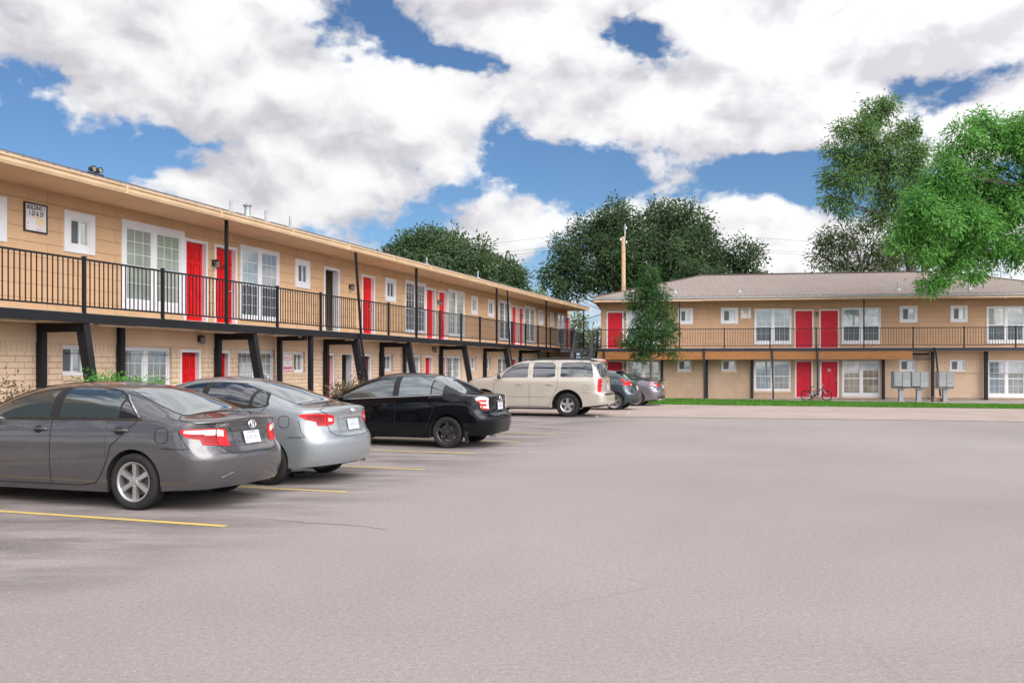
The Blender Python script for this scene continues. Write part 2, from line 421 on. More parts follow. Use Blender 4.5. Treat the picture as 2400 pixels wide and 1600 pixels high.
# turf: blades standing on the lawn, nobody could count them
def grass():
    rng = np.random.default_rng(3); vs = []; fs = []
    A0, A1 = [(5.2, 42.2), (6.4, 41.65), (20.7, 35.9), (27, 33.3)], [(5.2, 49.7), (7.5, 48.9), (23.4, 40.8), (30, 37.2)]
    k = 0
    while k < 26000:
        i = rng.choice(3, p=[.06, .74, .20]); t, s = rng.random(), rng.random()
        p = Vector(A0[i]).lerp(Vector(A0[i+1]), t).lerp(Vector(A1[i]).lerp(Vector(A1[i+1]), t), s)
        if noise.noise(Vector((p.x * .8, p.y * .8, 0))) < -.25 and rng.random() < .6: continue
        a = rng.random() * 6.28; h = .035 + rng.random() * .05; w = .02 + rng.random() * .02; z = gz(p.x, p.y) + .01
        dx, dy = math.cos(a) * w, math.sin(a) * w; lx, ly = rng.normal(0, .03, 2)
        vs += [(p.x - dx, p.y - dy, z), (p.x + dx, p.y + dy, z), (p.x + lx, p.y + ly, z + h)]; fs.append((3*k, 3*k+1, 3*k+2)); k += 1
    me = bpy.data.meshes.new('grass'); me.from_pydata(vs, [], fs); me.materials.append(M['leaf_grass'])
    o = bpy.data.objects.new('grass', me); COL.objects.link(o)
    tag(o, 'short bright green grass strip in front of the far building', 'grass', kind='stuff')
grass()

# ------------------------------------------------------------------ buildings
class Facade:
    """local frame: x along the wall to the right as seen from the lot, -y out of the wall, z up"""
    def __init__(s, root, O, rz, zoff=0):
        s.root = root; s.O = Vector(O); s.d = Vector((math.cos(rz), math.sin(rz), 0)); s.n = Vector((-math.sin(rz), math.cos(rz), 0)); s.z0 = zoff
    def u(s, px, y=0):
        k = (px - CX) / F; ox, oy = s.O.x + s.n.x * y, s.O.y + s.n.y * y
        return (k * oy - ox) / (s.d.x - k * s.d.y)
    def z(s, px, py, y=0):
        p = s.O + s.n * y + s.d * s.u(px, y); return EYE - (py - HY) / F * p.y - s.z0
def wall_with_openings(b, x0, x1, z0, z1, ops, y0, y1):
    """front skin at y0, opening reveals back to y1"""
    xs = sorted({x0, x1, *[o[0] for o in ops], *[o[1] for o in ops]}); zs = sorted({z0, z1, *[o[2] for o in ops], *[o[3] for o in ops]})
    xs = [x for x in xs if x0 <= x <= x1]; zs = [z for z in zs if z0 <= z <= z1]
    for i in range(len(xs) - 1):
        for j in range(len(zs) - 1):
            cx, cz = (xs[i] + xs[i+1]) / 2, (zs[j] + zs[j+1]) / 2
            if any(o[0] < cx < o[1] and o[2] < cz < o[3] for o in ops): continue
            b.add([(xs[i], y0, zs[j]), (xs[i+1], y0, zs[j]), (xs[i+1], y0, zs[j+1]), (xs[i], y0, zs[j+1])], [(0, 1, 2, 3)])
    for a, c, e, g in ops:
        a, c, e, g = max(a, x0), min(c, x1), max(e, z0), min(g, z1)
        b.add([(a, y0, e), (a, y1, e), (a, y1, g), (a, y0, g)], [(0, 1, 2, 3)]); b.add([(c, y0, e), (c, y1, e), (c, y1, g), (c, y0, g)], [(3, 2, 1, 0)])
        b.add([(a, y0, g), (c, y0, g), (c, y1, g), (a, y1, g)], [(0, 1, 2, 3)]); b.add([(a, y0, e), (c, y0, e), (c, y1, e), (a, y1, e)], [(3, 2, 1, 0)])
def frame4(b, x0, x1, z0, z1, w, y0, y1, wt=None, wb=None):
    wt = wt or w; wb = wb or w
    b.box(x0, x0 + w, y0, y1, z0 + wb, z1 - wt); b.box(x1 - w, x1, y0, y1, z0 + wb, z1 - wt)
    b.box(x0, x1, y0, y1, z1 - wt, z1); b.box(x0, x1, y0, y1, z0, z0 + wb)

def window_small(root, x0, x1, z0, z1, y, pane, trim=.16, label=None):
    """two-light slider in a white surround; y is the wall face"""
    b = MB(); frame4(b, x0, x1, z0, z1, trim, y - .03, y + .05, trim * .95)
    i0, i1, k0, k1 = x0 + trim, x1 - trim, z0 + trim, z1 - trim * .95
    frame4(b, i0, i1, k0, k1, .035, y - .008, y + .06)
    m = (i0 + i1) / 2 - .02
    b.box(m, m + .055, y - .002, y + .055, k0 + .035, k1 - .035)
    w = b.build('window', M['white'], root, bevel=.004)
    MB().add([(i0+.03, y+.02, k0+.03), (m+.01, y+.02, k0+.03), (m+.01, y+.02, k1-.03), (i0+.03, y+.02, k1-.03)], [(0, 1, 2, 3)]).build('pane', M['screen'], w)
    MB().add([(m+.04, y+.028, k0+.03), (i1-.03, y+.028, k0+.03), (i1-.03, y+.028, k1-.03), (m+.04, y+.028, k1-.03)], [(0, 1, 2, 3)]).build('pane', pane, w)
    return w
def sill(w, x0, x1, z0, z1):
    b = MB(); b.box(x0, x1, -.035, .1, z0, z1); b.build('sill', M['soldier'], w); return w
def window_big(root, x0, x1, z0, z1, y, pane, pane2=None, trim=.10, grid=True, head=None, screen=True, sill=None, w_bar=.006):
    """pair of double-hung sashes with glazing bars in one white surround"""
    b = MB(); head = head or trim
    frame4(b, x0, x1, z0, z1, trim, y - .03, y + .05, head, sill or trim)
    m = (x0 + x1) / 2; b.box(m - .06, m + .06, y - .024, y + .05, z0 + (sill or trim), z1 - head)
    panes = []
    for a, c in ((x0 + trim, m - .06), (m + .06, x1 - trim)):
        k0, k1 = z0 + (sill or trim), z1 - head; zm = (k0 + k1) / 2 - (k1 - k0) * .03
        frame4(b, a, c, k0, k1, .04, y - .006, y + .06)
        b.box(a + .04, c - .04, y - .002, y + .055, zm - .025, zm + .025)
        panes += [(a + .03, c - .03, zm, k1 - .03, True), (a + .03, c - .03, k0 + .03, zm, False)]
    w = b.build('window', M['white'], root, bevel=.004)
    for q, (a, c, e, g, up) in enumerate(panes):
        pm = pane if q < 2 or not pane2 else pane2
        yy = y + (.012 if up else .022)
        o = MB().add([(a, yy, e), (c, yy, e), (c, yy, g), (a, yy, g)], [(0, 1, 2, 3)]).build('pane', pm if (up or not screen) else M['screen'], w)
        if grid:
            s = MB()
            for t in (1/3, 2/3): s.box(a + (c-a)*t - w_bar, a + (c-a)*t + w_bar, yy - .006, yy - .0015, e, g)
            ht = (1/3, 2/3) if g - e > .8 else (.5,)
            for t in ht: s.box(a, c, yy - .0063, yy - .0012, e + (g-e)*t - w_bar, e + (g-e)*t + w_bar)
            s.build('glazing_bar', M['white'] if w_bar > .005 else M['bar'], w)
    return w
def door(root, x0, x1, z0, z1, y, mt, trim=.07, recess=.05, handle_right=True, number=None, jamb=True, nummat='white'):
    """six-panel door with frame; x0..x1 include the white trim"""
    i0, i1, k1 = x0 + trim, x1 - trim, z1 - trim
    b = MB(); yy = y + recess; zb, zt = z0 + .015, k1 - .004; W, H = i1 - i0, zt - zb
    b.box(i0, i1, yy + .022, yy + .045, zb, zt)
    cols = [(.10, .455), (.545, .90)]; rows = [(.065, .345), (.405, .735), (.79, .925)]
    xs = [0, .10, .455, .545, .90, 1]
    for p, q in ((0, .10), (.455, .545), (.90, 1)): b.box(i0 + W*p, i0 + W*q, yy, yy + .0225, zb, zt)
    zz = [0] + [v for r in rows for v in r] + [1]
    for c0, c1 in cols:
        for k in range(0, len(zz), 2): b.box(i0 + W*c0 + .0005, i0 + W*c1 - .0005, yy + .0008, yy + .0225, zb + H*zz[k], zb + H*zz[k+1])
        for r0, r1 in rows:
            g = .026; b.box(i0 + W*c0 + g, i0 + W*c1 - g, yy + .005, yy + .0225, zb + H*r0 + g, zb + H*r1 - g)
    d = b.build('door', mt, root, bevel=.0035)
    f = MB(); f.box(x0, i0, y - .02, y + recess + .05, z0, k1); f.box(i1, x1, y - .02, y + recess + .05, z0, k1); f.box(x0, x1, y - .02, y + recess + .05, k1, z1)
    f.box(i0, i1, y, y + recess + .06, z0 - .012, z0 + .014)
    f.build('door_frame', M['white'], d, bevel=.004)
    hx = i1 - .075 if handle_right else i0 + .075
    h = MB()
    h.lathe([(.001, -.062), (.02, -.06), (.029, -.047), (.027, -.032), (.012, -.024), (.012, -.008), (.03, -.006), (.03, 0)], 14, 'y', (hx, yy, z0 + .93))
    h.build('door_handle', M['brass'], d, smooth=True)
    h = MB(); h.lathe([(.001, -.016), (.024, -.014), (.026, 0)], 14, 'y', (hx, yy, z0 + 1.08)); h.build('deadbolt', M['brass'], d, smooth=True)
    if number:
        lettering(number, .17, M['white'] if nummat == 'white' else M['dark'], d, frame_matrix(((i0+i1)/2, yy - .009, z0 + H*.765), (1, 0, 0), (0, 0, 1)), bold=.004)
    return d
def lantern(O, rz, x, y, z, label, group, far=False):
    """black wall lantern: backplate, arm, glass cage"""
    root = empty('wall_lantern', O + Vector((math.cos(rz)*x - math.sin(rz)*y, math.sin(rz)*x + math.cos(rz)*y, z)), rz)
    tag(root, label, 'lamp', group); root.scale = (.82, .82, .82)
    b = MB(); b.box(-.055, .055, -.022, 0, -.10, .10); b.tube([(0, -.02, .05), (0, -.09, .10), (0, -.15, .085)], .014, 8)
    b.lathe([(.012, .10), (.03, .095), (.085, .045), (.09, .03), (.03, .03)], 10, 'z', (0, -.155, 0))
    b.lathe([(.02, -.17), (.06, -.165), (.062, -.15)], 10, 'z', (0, -.155, 0))
    for k in range(4):
        a = math.pi / 4 + k * math.pi / 2; b.bar((.075*math.cos(a), -.155 + .075*math.sin(a), .035), (.058*math.cos(a), -.155 + .058*math.sin(a), -.155), .01, .01)
    b.build('body', M['plastic'], root, smooth=True, auto=.6)
    MB().lathe([(.066, .03), (.05, -.15)], 12, 'z', (0, -.155, 0)).build('glass', M['lamp_glass'], root, smooth=True)
    return root
M['lamp_glass'] = mat('lantern_glass', (.22, .20, .17), .15, spec=.7)

def railing_section(root, p, q, z, mt, h=1.04, sp=.118, post_w=.05, foot=.115):
    """top rail, bottom rail and balusters between two posts"""
    b = MB(); p = Vector(p); q = Vector(q); L = (q - p).length
    zz = Vector((0, 0, 1))
    b.bar(p + zz*(z+h-.02), q + zz*(z+h-.02), .045, .035); b.bar(p + zz*(z+foot), q + zz*(z+foot), .035, .032)
    n = max(2, round(L / sp))
    for i in range(1, n):
        c = p.lerp(q, i / n); b.bar(c + zz*(z+foot+.01), c + zz*(z+h-.035), .017, .017, (1, .01, 0))
    return b.build('railing', mt, root)
def railing_post(root, p, z0, z1, mt, w=.06):
    b = MB(); b.box(p[0]-w/2, p[0]+w/2, p[1]-w/2, p[1]+w/2, z0, z1)
    if z1 - z0 < 1.6: b.box(p[0]-w/2-.008, p[0]+w/2+.008, p[1]-w/2-.008, p[1]+w/2+.008, z1, z1+.018)
    return b.build('railing_post' if z1 - z0 < 1.6 else 'balcony_post', mt, root)
def hip_roof(root, x0, x1, y0, y1, z, pitch, mt, thick=.10):
    """shingled hip roof over the given eave rectangle"""
    hw = (y1 - y0) / 2; r = hw * pitch; ym = (y0 + y1) / 2
    b = MB(); t = thick
    e = [(x0, y0, z), (x1, y0, z), (x1, y1, z), (x0, y1, z)]; a, c = (x0 + hw, ym, z + r), (x1 - hw, ym, z + r)
    # top skin with a slightly raised drip edge, and the edge band below it
    b.add(e + [a, c], [(0, 1, 5, 4), (1, 2, 5), (2, 3, 4, 5), (3, 0, 4)])
    lo = [(p[0], p[1], z - .035) for p in e]
    b.add(e + lo, [(0, 4, 5, 1), (1, 5, 6, 2), (2, 6, 7, 3), (3, 7, 4, 0), (4, 7, 6, 5)])
    o = b.build('roof', mt, root, weld=True)
    cap = MB()
    cap.bar((a[0]-.1, ym, z + r + .02), (c[0]+.1, ym, z + r + .02), .26, .05)
    for p, q in ((e[0], a), (e[3], a), (e[1], c), (e[2], c)):
        cap.bar(Vector(p) + Vector((0, 0, .01)), Vector(q) + Vector((0, 0, .01)), .22, .035)
    cap.build('ridge_cap', M['ridge'], o)
    return o
M['ridge'] = varied('ridge_shingles', (.10, .078, .072), .9, .3, 6)
def vent_pipe(parent, x, y, z, h=.42, big=False):
    b = MB()
    if big:
        b.lathe([(.15, 0), (.11, .05), (.095, .22), (.095, .34), (.07, .34)], 16, 'z', (x, y, z)); b.lathe([(.07, .36), (.14, .36), (.145, .40), (.04, .46), (0, .465)], 16, 'z', (x, y, z))
        for k in range(4): b.bar((x+.085*math.cos(k*1.57), y+.085*math.sin(k*1.57), z+.33), (x+.085*math.cos(k*1.57), y+.085*math.sin(k*1.57), z+.37), .015, .015)
    else:
        b.lathe([(.19, -.05), (.18, -.02), (.06, .07), (.036, .09), (.036, h), (.024, h), (.024, h-.1)], 14, 'z', (x, y, z))
    return b.build('vent_pipe', M['galv'], parent, smooth=True, auto=.7)
M['galv'] = varied('galvanised_steel', (.34, .36, .38), .5, .25, 6, metal=.6)
def downspout(root, pts, mt, w=.075, name='downspout'):
    b = MB()
    for p, q in zip(pts[:-1], pts[1:]):
        d = (Vector(q) - Vector(p)).normalized() * .02
        b.bar(Vector(p) - d, Vector(q) + d, w, w * .8, (0, 1, 0))
    return b.build(name, mt, root, bevel=.006)

# ------------------------------------------------------------------ wear on the ground
def ground_pt(px, py):
    Y_ = F * EYE / (py - HY); return Vector(((px - CX) / F * Y_, Y_, 0))
def crack(pts, w, dz, name, mt, jag=.03, seed=1):
    rnd = random.Random(seed); P_ = []
    for p, q in zip(pts[:-1], pts[1:]):
        n_ = max(3, int((q - p).length / .12))
        for k in range(n_): P_.append(p.lerp(q, k / n_) + Vector((rnd.uniform(-jag, jag), rnd.uniform(-jag, jag), 0)))
    P_.append(pts[-1]); rows = []
    for i, p in enumerate(P_):
        d = (P_[min(i+1, len(P_)-1)] - P_[max(i-1, 0)]).normalized(); s_ = Vector((-d.y, d.x, 0)) * w * rnd.uniform(.3, 1) * (1 if 0 < i < len(P_)-1 else .2)
        z = Vector((0, 0, gz(p.x, p.y) + dz)); rows.append([p - s_ + z, p + s_ + z])
    b = MB(); b.grid(rows); return tag(b.build(name, mt), kind='structure')
crack([ground_pt(*p) for p in ((440, 1203), (500, 1207), (570, 1212), (650, 1219), (740, 1226), (830, 1232), (915, 1241))], .007, .004, 'pavement_crack', M['crack'], .022, 3)
crack([Vector(p) for p in ((-6.5, 32.6, 0), (-.1, 30.5, 0), (15.6, 27.0, 0), (44, 20.6, 0))], .055, .0075, 'expansion_joint', M['crack'], .05, 6)
crack([Vector(p) for p in ((14.6, 38.2, 0), (15.9, 32.5, 0), (17.0, 26.8, 0))], .02, .0075, 'expansion_joint', M['crack'], .01, 7)
crack([Vector(p) for p in ((.6, 43.6, 0), (5.9, 41.9, 0), (20.7, 35.9, 0), (44, 26.4, 0))], .05, .0078, 'expansion_joint', M['walk'], .02, 8)
def gravel():
    rng = np.random.default_rng(8); vs = []; fs = []
    for k in range(5200):
        Y_ = 3.2 + 16 * rng.random() ** 1.6; X_0 = (rng.random() * 1.25 - .62) * Y_
        if k % 3 == 0: X_0 = -.55 * Y_ + rng.normal() * .12 * Y_; 
        r = .0028 + .0055 * rng.random() ** 3; b = len(vs); z = gz(X_0, Y_) + .001; a = rng.random() * 6
        for j in range(4): vs.append((X_0 + r * math.cos(a + j * 1.57) * (.8 + .5 * rng.random()), Y_ + r * math.sin(a + j * 1.57) * (.8 + .5 * rng.random()), z))
        vs.append((X_0, Y_, z + r * .9)); fs += [(b, b+1, b+4), (b+1, b+2, b+4), (b+2, b+3, b+4), (b+3, b, b+4)]
    me = bpy.data.meshes.new('gravel'); me.from_pydata(vs, [], fs); me.materials.append(M['grit']); o = bpy.data.objects.new('gravel', me); COL.objects.link(o)
    tag(o, 'loose grit scattered over the asphalt', 'gravel', kind='stuff')
gravel()
# ------------------------------------------------------------------ long building on the left
def quadbox(b, x0, x1, y0, y1, z0, z1): b.box(x0, x1, y0, y1, z0, z1)
D = 2.73; EAVE = 5.2
A = empty('apartment_building', AO, ARZ)
tag(A, 'long tan two-storey apartment block with red doors behind the row of parked cars', 'building', 'apartment blocks')
fa = Facade(A, AO, ARZ)
U = fa.u
ax0, ax1 = U(0) - 7.5, U(1337); ADEPTH = 8.0
a_small = [(-62, 14), (149, 221), (691, 725), (902, 927), (1104, 1119), (1143, 1157), (1263, 1272.5), (1289.5, 1297.5)]
a_big = [(284, 431, 'pane_green', 'pane_green', .13), (562, 653, 'pane_blue', 'pane_grey', .075), (949, 997, 'pane_dark', 'pane_dark', .07), (1049, 1088, 'pane_green', 'pane_green', .07),
         (1169, 1196, 'pane_grey', 'pane_grey', .07), (1229, 1254, 'pane_green', 'pane_green', .07), (1306, 1324, 'pane_dark', 'pane_green', .07)]
a_door = [(431, 486, False, None), (502, 555, True, '10'), (848, 878, True, None), (998, 1020, False, None), (1027, 1047.5, True, None), (1199, 1213, False, None), (1216, 1229, True, None), (1324, 1336, False, None)]
ops = []
for a, c in a_small: ops.append((U(a) + .02, U(c) - .02, 4.06, 4.87))
for a, c, *_ in a_big: ops.append((U(a) + .02, U(c) - .02, 3.0, 4.93))
for a, c, *_ in a_door: ops.append((U(a) + .02, min(U(c) - .02, ax1 - .05), D, 4.79))
hall = (U(759) + .02, U(795) - .02, D, 4.79); ops.append(hall)
b = MB(); wall_with_openings(b, ax0, ax1, D, EAVE + .02, ops, 0, .22)
b.add([(ax1, 0, D), (ax1, ADEPTH, D), (ax1, ADEPTH, EAVE), (ax1, 0, EAVE)], [(0, 1, 2, 3)])
b.add([(ax0, 0, D), (ax0, ADEPTH, D), (ax0, ADEPTH, EAVE), (ax0, 0, EAVE)], [(3, 2, 1, 0)])
b.add([(ax0, ADEPTH, 0), (ax1, ADEPTH, 0), (ax1, ADEPTH, EAVE), (ax0, ADEPTH, EAVE)], [(3, 2, 1, 0)])
b.build('wall', M['siding'], A)
# lower storey
l_small = [(-75, 0), (147, 205), (689, 715), (901, 921), (1104, 1116), (1140, 1150), (1262, 1271)]
l_big = [(287, 403, 'pane_grey', 'pane_grey'), (558, 645, 'pane_grey', 'pane_grey'), (949, 988, 'pane_green', 'pane_green'), (1047.5, 1082, 'pane_grey', 'pane_green'), (1167, 1194, 'pane_grey', 'pane_grey'), (1229, 1253, 'pane_green', 'pane_green'), (1306, 1323, 'pane_grey', 'pane_grey')]
l_door = [(423, 472, True), (503, 540, True), (759, 784, True), (841, 870, True), (996, 1014, True), (1029, 1046, True), (1199, 1213, True), (1216, 1229, True)]
lops = [(U(a), U(c), 1.50, 2.13) for a, c in l_small] + [(U(a), U(c), .32, 2.13) for a, c, *_ in l_big] + [(U(a), U(c), .08, 2.10) for a, c, _ in l_door]
hall2 = (U(800), U(827), .08, 2.10); lops.append(hall2)
b = MB(); wall_with_openings(b, ax0, ax1, 0, 1.97, [o for o in lops], 0, .24)
b.add([(ax1, 0, 0), (ax1, ADEPTH, 0), (ax1, ADEPTH, D), (ax1, 0, D)], [(0, 1, 2, 3)]); b.build('brick_wall', M['brick'], A)
b = MB(); wall_with_openings(b, ax0, ax1, 1.97, 2.17, [o for o in lops if o[3] > 1.99], 0, .24); b.build('brick_course', M['soldier'], A)
b = MB(); b.box(ax0, ax1, -.03, .2, 2.17, D - .04); b.build('panel_band', M['band'], A)
for i, (a, c) in enumerate(a_small): window_small(A, U(a), U(c), 4.04, 4.89, 0, M['pane_dark'] if i % 3 != 1 else M['pane_green'])
for a, c, p1, p2, tr in a_big:
    window_big(A, U(a), U(c), 2.97 if tr > .1 else 2.93, 4.96, 0, M[p1], M[p2], trim=tr, head=.15 if tr > .1 else .09, screen=(p1 != 'pane_green'), sill=.2 if tr > .1 else .12)
for a, c, hr, num in a_door: door(A, U(a), min(U(c), ax1 - .02), D + .01, 4.83, 0, M['red'], recess=.11, handle_right=hr, number=num, nummat='dark')
for a, c in l_small: sill(window_small(A, U(a), U(c), 1.50, 2.13, .10, M['pane_grey'], trim=.055), U(a) - .04, U(c) + .04, 1.40, 1.498)
for a, c, p1, p2 in l_big: sill(window_big(A, U(a), U(c), .32, 2.13, .10, M[p1], M[p2], trim=.05, screen=False), U(a) - .04, U(c) + .04, .22, .318)
for i, (a, c, hr) in enumerate(l_door):
    d = door(A, U(a), U(c), .09, 2.10, .03, M['red'], recess=.10, handle_right=hr)
    if i == 3:
        g = MB()
        for k in range(9):
            x = U(a) + .12 + (U(c) - U(a) - .24) * k / 8; g.bar((x, .085, .2), (x, .085, 2.0), .02, .02, (0, 1, 0))
        for z in (.2, 1.1, 2.0): g.bar((U(a) + .1, .085, z), (U(c) - .1, .085, z), .025, .03)
        g.build('security_grille', M['black'], d)
# open stair halls
for o, k in ((hall, 0), (hall2, .03)):
    b = MB(); x0, x1, z0, z1 = o
    b.add([(x0-.3, .23, z0), (x1+1.2, .23, z0), (x1+1.2, 2.2, z0), (x0-.3, 2.2, z0)], [(0, 1, 2, 3)])
    b.add([(x0-.3, .23, z0), (x0-.3, 2.2, z0), (x0-.3, 2.2, z1+.3), (x0-.3, .23, z1+.3)], [(3, 2, 1, 0)])
    b.add([(x0-.3, 2.2, z0), (x1+1.2, 2.2, z0), (x1+1.2, 2.2, z1+.3), (x0-.3, 2.2, z1+.3)], [(3, 2, 1, 0)])
    b.add([(x1+.25, .23, z0), (x1+.25, 2.2, z0), (x1+.25, 2.2, z1+.3), (x1+.25, .23, z1+.3)], [(0, 1, 2, 3)])
    b.add([(x0-.3, .23, z1+.05), (x1+1.2, .23, z1+.05), (x1+1.2, 2.2, z1+.05), (x0-.3, 2.2, z1+.05)], [(3, 2, 1, 0)])
    h = b.build('passage', M['room'], A)
    f = MB(); x0 -= .02; x1 += .02
    f.box(x0, x0+.075, k-.02, k+.2, z0, z1-.03); f.box(x1-.075, x1, k-.02, k+.2, z0, z1-.03); f.box(x0, x1, k-.02, k+.2, z1-.03, z1+.045)
    f.build('door_frame', M['white'], h, bevel=.004)
# balcony deck
YE = -1.2
b = MB(); b.box(ax0, U(1369, YE), YE + .03, 0, D - .11, D - .005); b.build('balcony_deck', M['deck'], A)
b = MB(); b.box(ax0, U(1369, YE), YE - .04, YE + .04, D - .20, D - .02); b.build('edge_beam', M['black'], A)
b = MB(); b.box(ax0, ax1, YE + .05, -.04, D - .19, D - .13); 
rr = random.Random(5); x = ax0
while x < ax1 - 1:
    w = .5 + rr.random() * .9
    b.box(x, x + w, YE + .06 + rr.random() * .15, YE + .16 + rr.random() * .2, D - .235 - rr.random() * .02, D - .19); x += w + .4 + rr.random() * 2
b.build('deck_soffit', M['joist'], A)
# railing: posts where the photograph shows them
posts = [199, 383, 651.5, 753, 912, 1032, 1082, 1126, 1201, 1232.5, 1262, 1291, 1316, 1340]
eposts = [532.5, 977, 1165, 1281, 1369]
spouts = [839, 1193]
pu = sorted([U(p, YE) for p in posts + eposts] + [U(839, YE)] + [U(199, YE) - 2.35, U(199, YE) - 4.7, U(199, YE) - 7.0])
for p in posts: railing_post(A, (U(p, YE), YE + .02), D - .12, D + 1.06, M['black'])
for k in (2.35, 4.7, 7.0): railing_post(A, (U(199, YE) - k, YE + .02), D - .12, D + 1.06, M['black'])
for p in eposts: railing_post(A, (U(p, YE), YE + .02), D - .12, EAVE, M['black'], .07)
for p, q in zip(pu[:-1], pu[1:]): railing_section(A, (p + .03, YE + .02, 0), (q - .03, YE + .02, 0), D, M['black'])
# bent steel frames carrying the deck
def bent(root, x, yi=-.09, yo=-1.10, yb=-1.55, w=.15, top=D - .20, wi=.14):
    b = MB()
    b.bar((x, yi, .06), (x, yi, top - .15), wi, wi, (0, 1, 0))
    b.box(x - w/2, x + w/2, yo - .10, -.0, top - .17, top - .003)
    b.hexa([(x-w/2, yb-.09, .06), (x+w/2, yb-.09, .06), (x+w/2, yb+.09, .06), (x-w/2, yb+.09, .06),
            (x-w/2, yo-.102, top-.002), (x+w/2, yo-.102, top-.002), (x+w/2, yo+.08, top-.172), (x-w/2, yo+.08, top-.172)])
    b.box(x - w/2 - .05, x + w/2 + .05, yb - .14, yb + .14, .06, .085)
    return b.build('steel_frame', M['black'], root, bevel=.006)
for pin, pout in ((76, 214), (497, 604), (754, 842), (886.5, 964), (1025, 1096), (1131, 1190), (1214, 1268)):
    bent(A, (U(pin, -.09) + U(pout, -1.1)) / 2)
bent(A, U(214, -1.1) - 5.6)
for p, y, w in ((283.5, -.09, .13), (655.5, -.25, .12), (728, -1.12, .12), (948.5, -.12, .10), (1285, -.4, .1)):
    b = MB(); x = U(p, y); b.box(x - w/2, x + w/2, y - w/2, y + w/2, .06, D - .19)
    if p == 655.5: b.box(x - w/2, x + w/2, -1.1, -.31, D - .32, D - .20)
    b.build('steel_post', M['black'], A, bevel=.005)
# downspouts that lean back, then run down the bent frames
for pt, pin, pout in ((831, 754, 842), (1187.5, 1131, 1190)):
    xf = (U(pin, -.09) + U(pout, -1.1)) / 2; xt = U(pt, -1.3)
    downspout(A, [(xt, -1.33, EAVE + .02), (xf + .02, YE - .10, D - .02), (xf + .02, YE - .10, D - .12), (xf, -1.33, D - .36), (xf, -1.68, .35), (xf, -1.9, .2)], M['black'])
# eaves and roof
ex1 = U(1377, -1.35)
b = MB(); b.box(ax0 - .3, ex1 - .1, -1.28, 0.02, EAVE, EAVE + .03); b.box(ax1, ex1 - .1, 0.02, 9.2, EAVE, EAVE + .03); b.build('soffit', M['soffit'], A)
b = MB(); b.prism([(-1.29, EAVE - .035), (-1.40, EAVE - .035), (-1.425, EAVE + .02), (-1.425, EAVE + .07), (-1.455, EAVE + .10), (-1.455, EAVE + .125), (-1.29, EAVE + .125)], 'x', ax0 - .4, ex1 + .05)
b.prism([(-1.44, EAVE - .03), (9.2, EAVE - .03), (9.2, EAVE + .12), (-1.44, EAVE + .12)], 'x', ex1 + .0, ex1 + .1)
b.build('gutter', M['gutter'], A)
for x in np.arange(ax0, ex1, 3.05): MB().box(x, x + .05, -1.46, -1.28, EAVE - .04, EAVE + .13).build('gutter_joint', M['gutter'], A)
aroof = hip_roof(A, ax0 - 6, ex1 + .08, -1.42, 8.95, EAVE + .165, .272, M['shingle'])
def roofz(y, e=EAVE + .165, y0=-1.42, pitch=.272): return e + (y - y0) * pitch
for px, big, yv in ((541, 0, 1.9), (580, 1, 2.9), (623, 0, 1.5), (680, 0, .9), (1000, 0, 2.2), (1120, 0, 2.0)):
    vent_pipe(aroof, U(px, yv), yv, roofz(yv), .36, big)
def floods(px, y, label):
    x = U(px, y); root = empty('flood_light', fa.O + fa.d * x + fa.n * y + Vector((0, 0, roofz(y))), ARZ)
    tag(root, label, 'flood light', 'twin flood lights on the roof edge'); root.scale = (.62, .62, .62)
    b = MB(); b.box(-.3, .3, -.09, .09, -.03, .05); b.tube([(0, 0, .04), (0, 0, .12)], .025, 8); b.build('base', M['plastic'], root)
    for s in (-1, 1):
        b = MB(); b.lathe([(.03, .12), (.07, .09), (.095, -.04), (.10, -.10), (.085, -.10)], 14, 'y', (s * .13, -.02, .17)); h = b.build('lamp_head', M['plastic'], root, smooth=True, auto=.8)
        MB().lathe([(0, -.085), (.086, -.085)], 14, 'y', (s * .13, -.02, .17)).build('lens', M['lamp_glass'], h)
floods(222, -1.2, 'twin-headed flood light on the roof edge above the building sign')
floods(903, -1.2, 'twin-headed flood light on the long roof where the tree shows behind')
floods(1146, -1.2, 'small pale flood light on the far end of the long roof edge')

for px, z, lb in ((499, 4.33, 'black wall lantern between two red doors on the nearest balcony stretch'), (819, 4.33, 'black wall lantern beside the open passage upstairs'),
                  (1026, 4.33, 'black wall lantern between the middle pair of red balcony doors'), (1217.5, 4.33, 'black wall lantern between the farthest paired doors of the long balcony'),
                  (463, 2.38, 'black caged lantern under the balcony near two red doors'), (1012, 2.38, 'black lantern under the balcony behind the black sedan')):
    lantern(fa.O, ARZ, U(px), 0 if z > 3 else -.03, z, lb, 'black wall lanterns')

# ------------------------------------------------------------------ block at the far side of the lot
BO = Vector((5.0, 50.05, 0)); BRZ = R(-9.0); BZ = -.09
BO = Vector((5.0, 50.05, BZ))
B = empty('apartment_building', BO, BRZ)
tag(B, 'far tan apartment block with hipped brown shingle roof and bare plywood under its balcony', 'building', 'apartment blocks')
fb = Facade(B, BO, BRZ, BZ); V = fb.u; DB = 2.75; EB = 5.30
bx0, bx1 = 0., V(2236, 4.3) + 5.67 - 1.0; BD = 9.7
b_small = [(1589, 1624), (1689, 1730), (2108, 2150), (2227, 2267.5), (2440, 2480)]
b_big = [(1467, 1547, 'pane_blue', 'pane_grey'), (1768, 1855, 'pane_blue', 'pane_blue'), (1972.5, 2064, 'pane_blue', 'pane_blue'), (2311.5, 2402, 'pane_green', 'pane_grey')]
b_door = [(1421.5, 1461.5, True, None), (1861, 1907, False, None), (1920, 1967, True, None), (2410, 2456, False, None)]
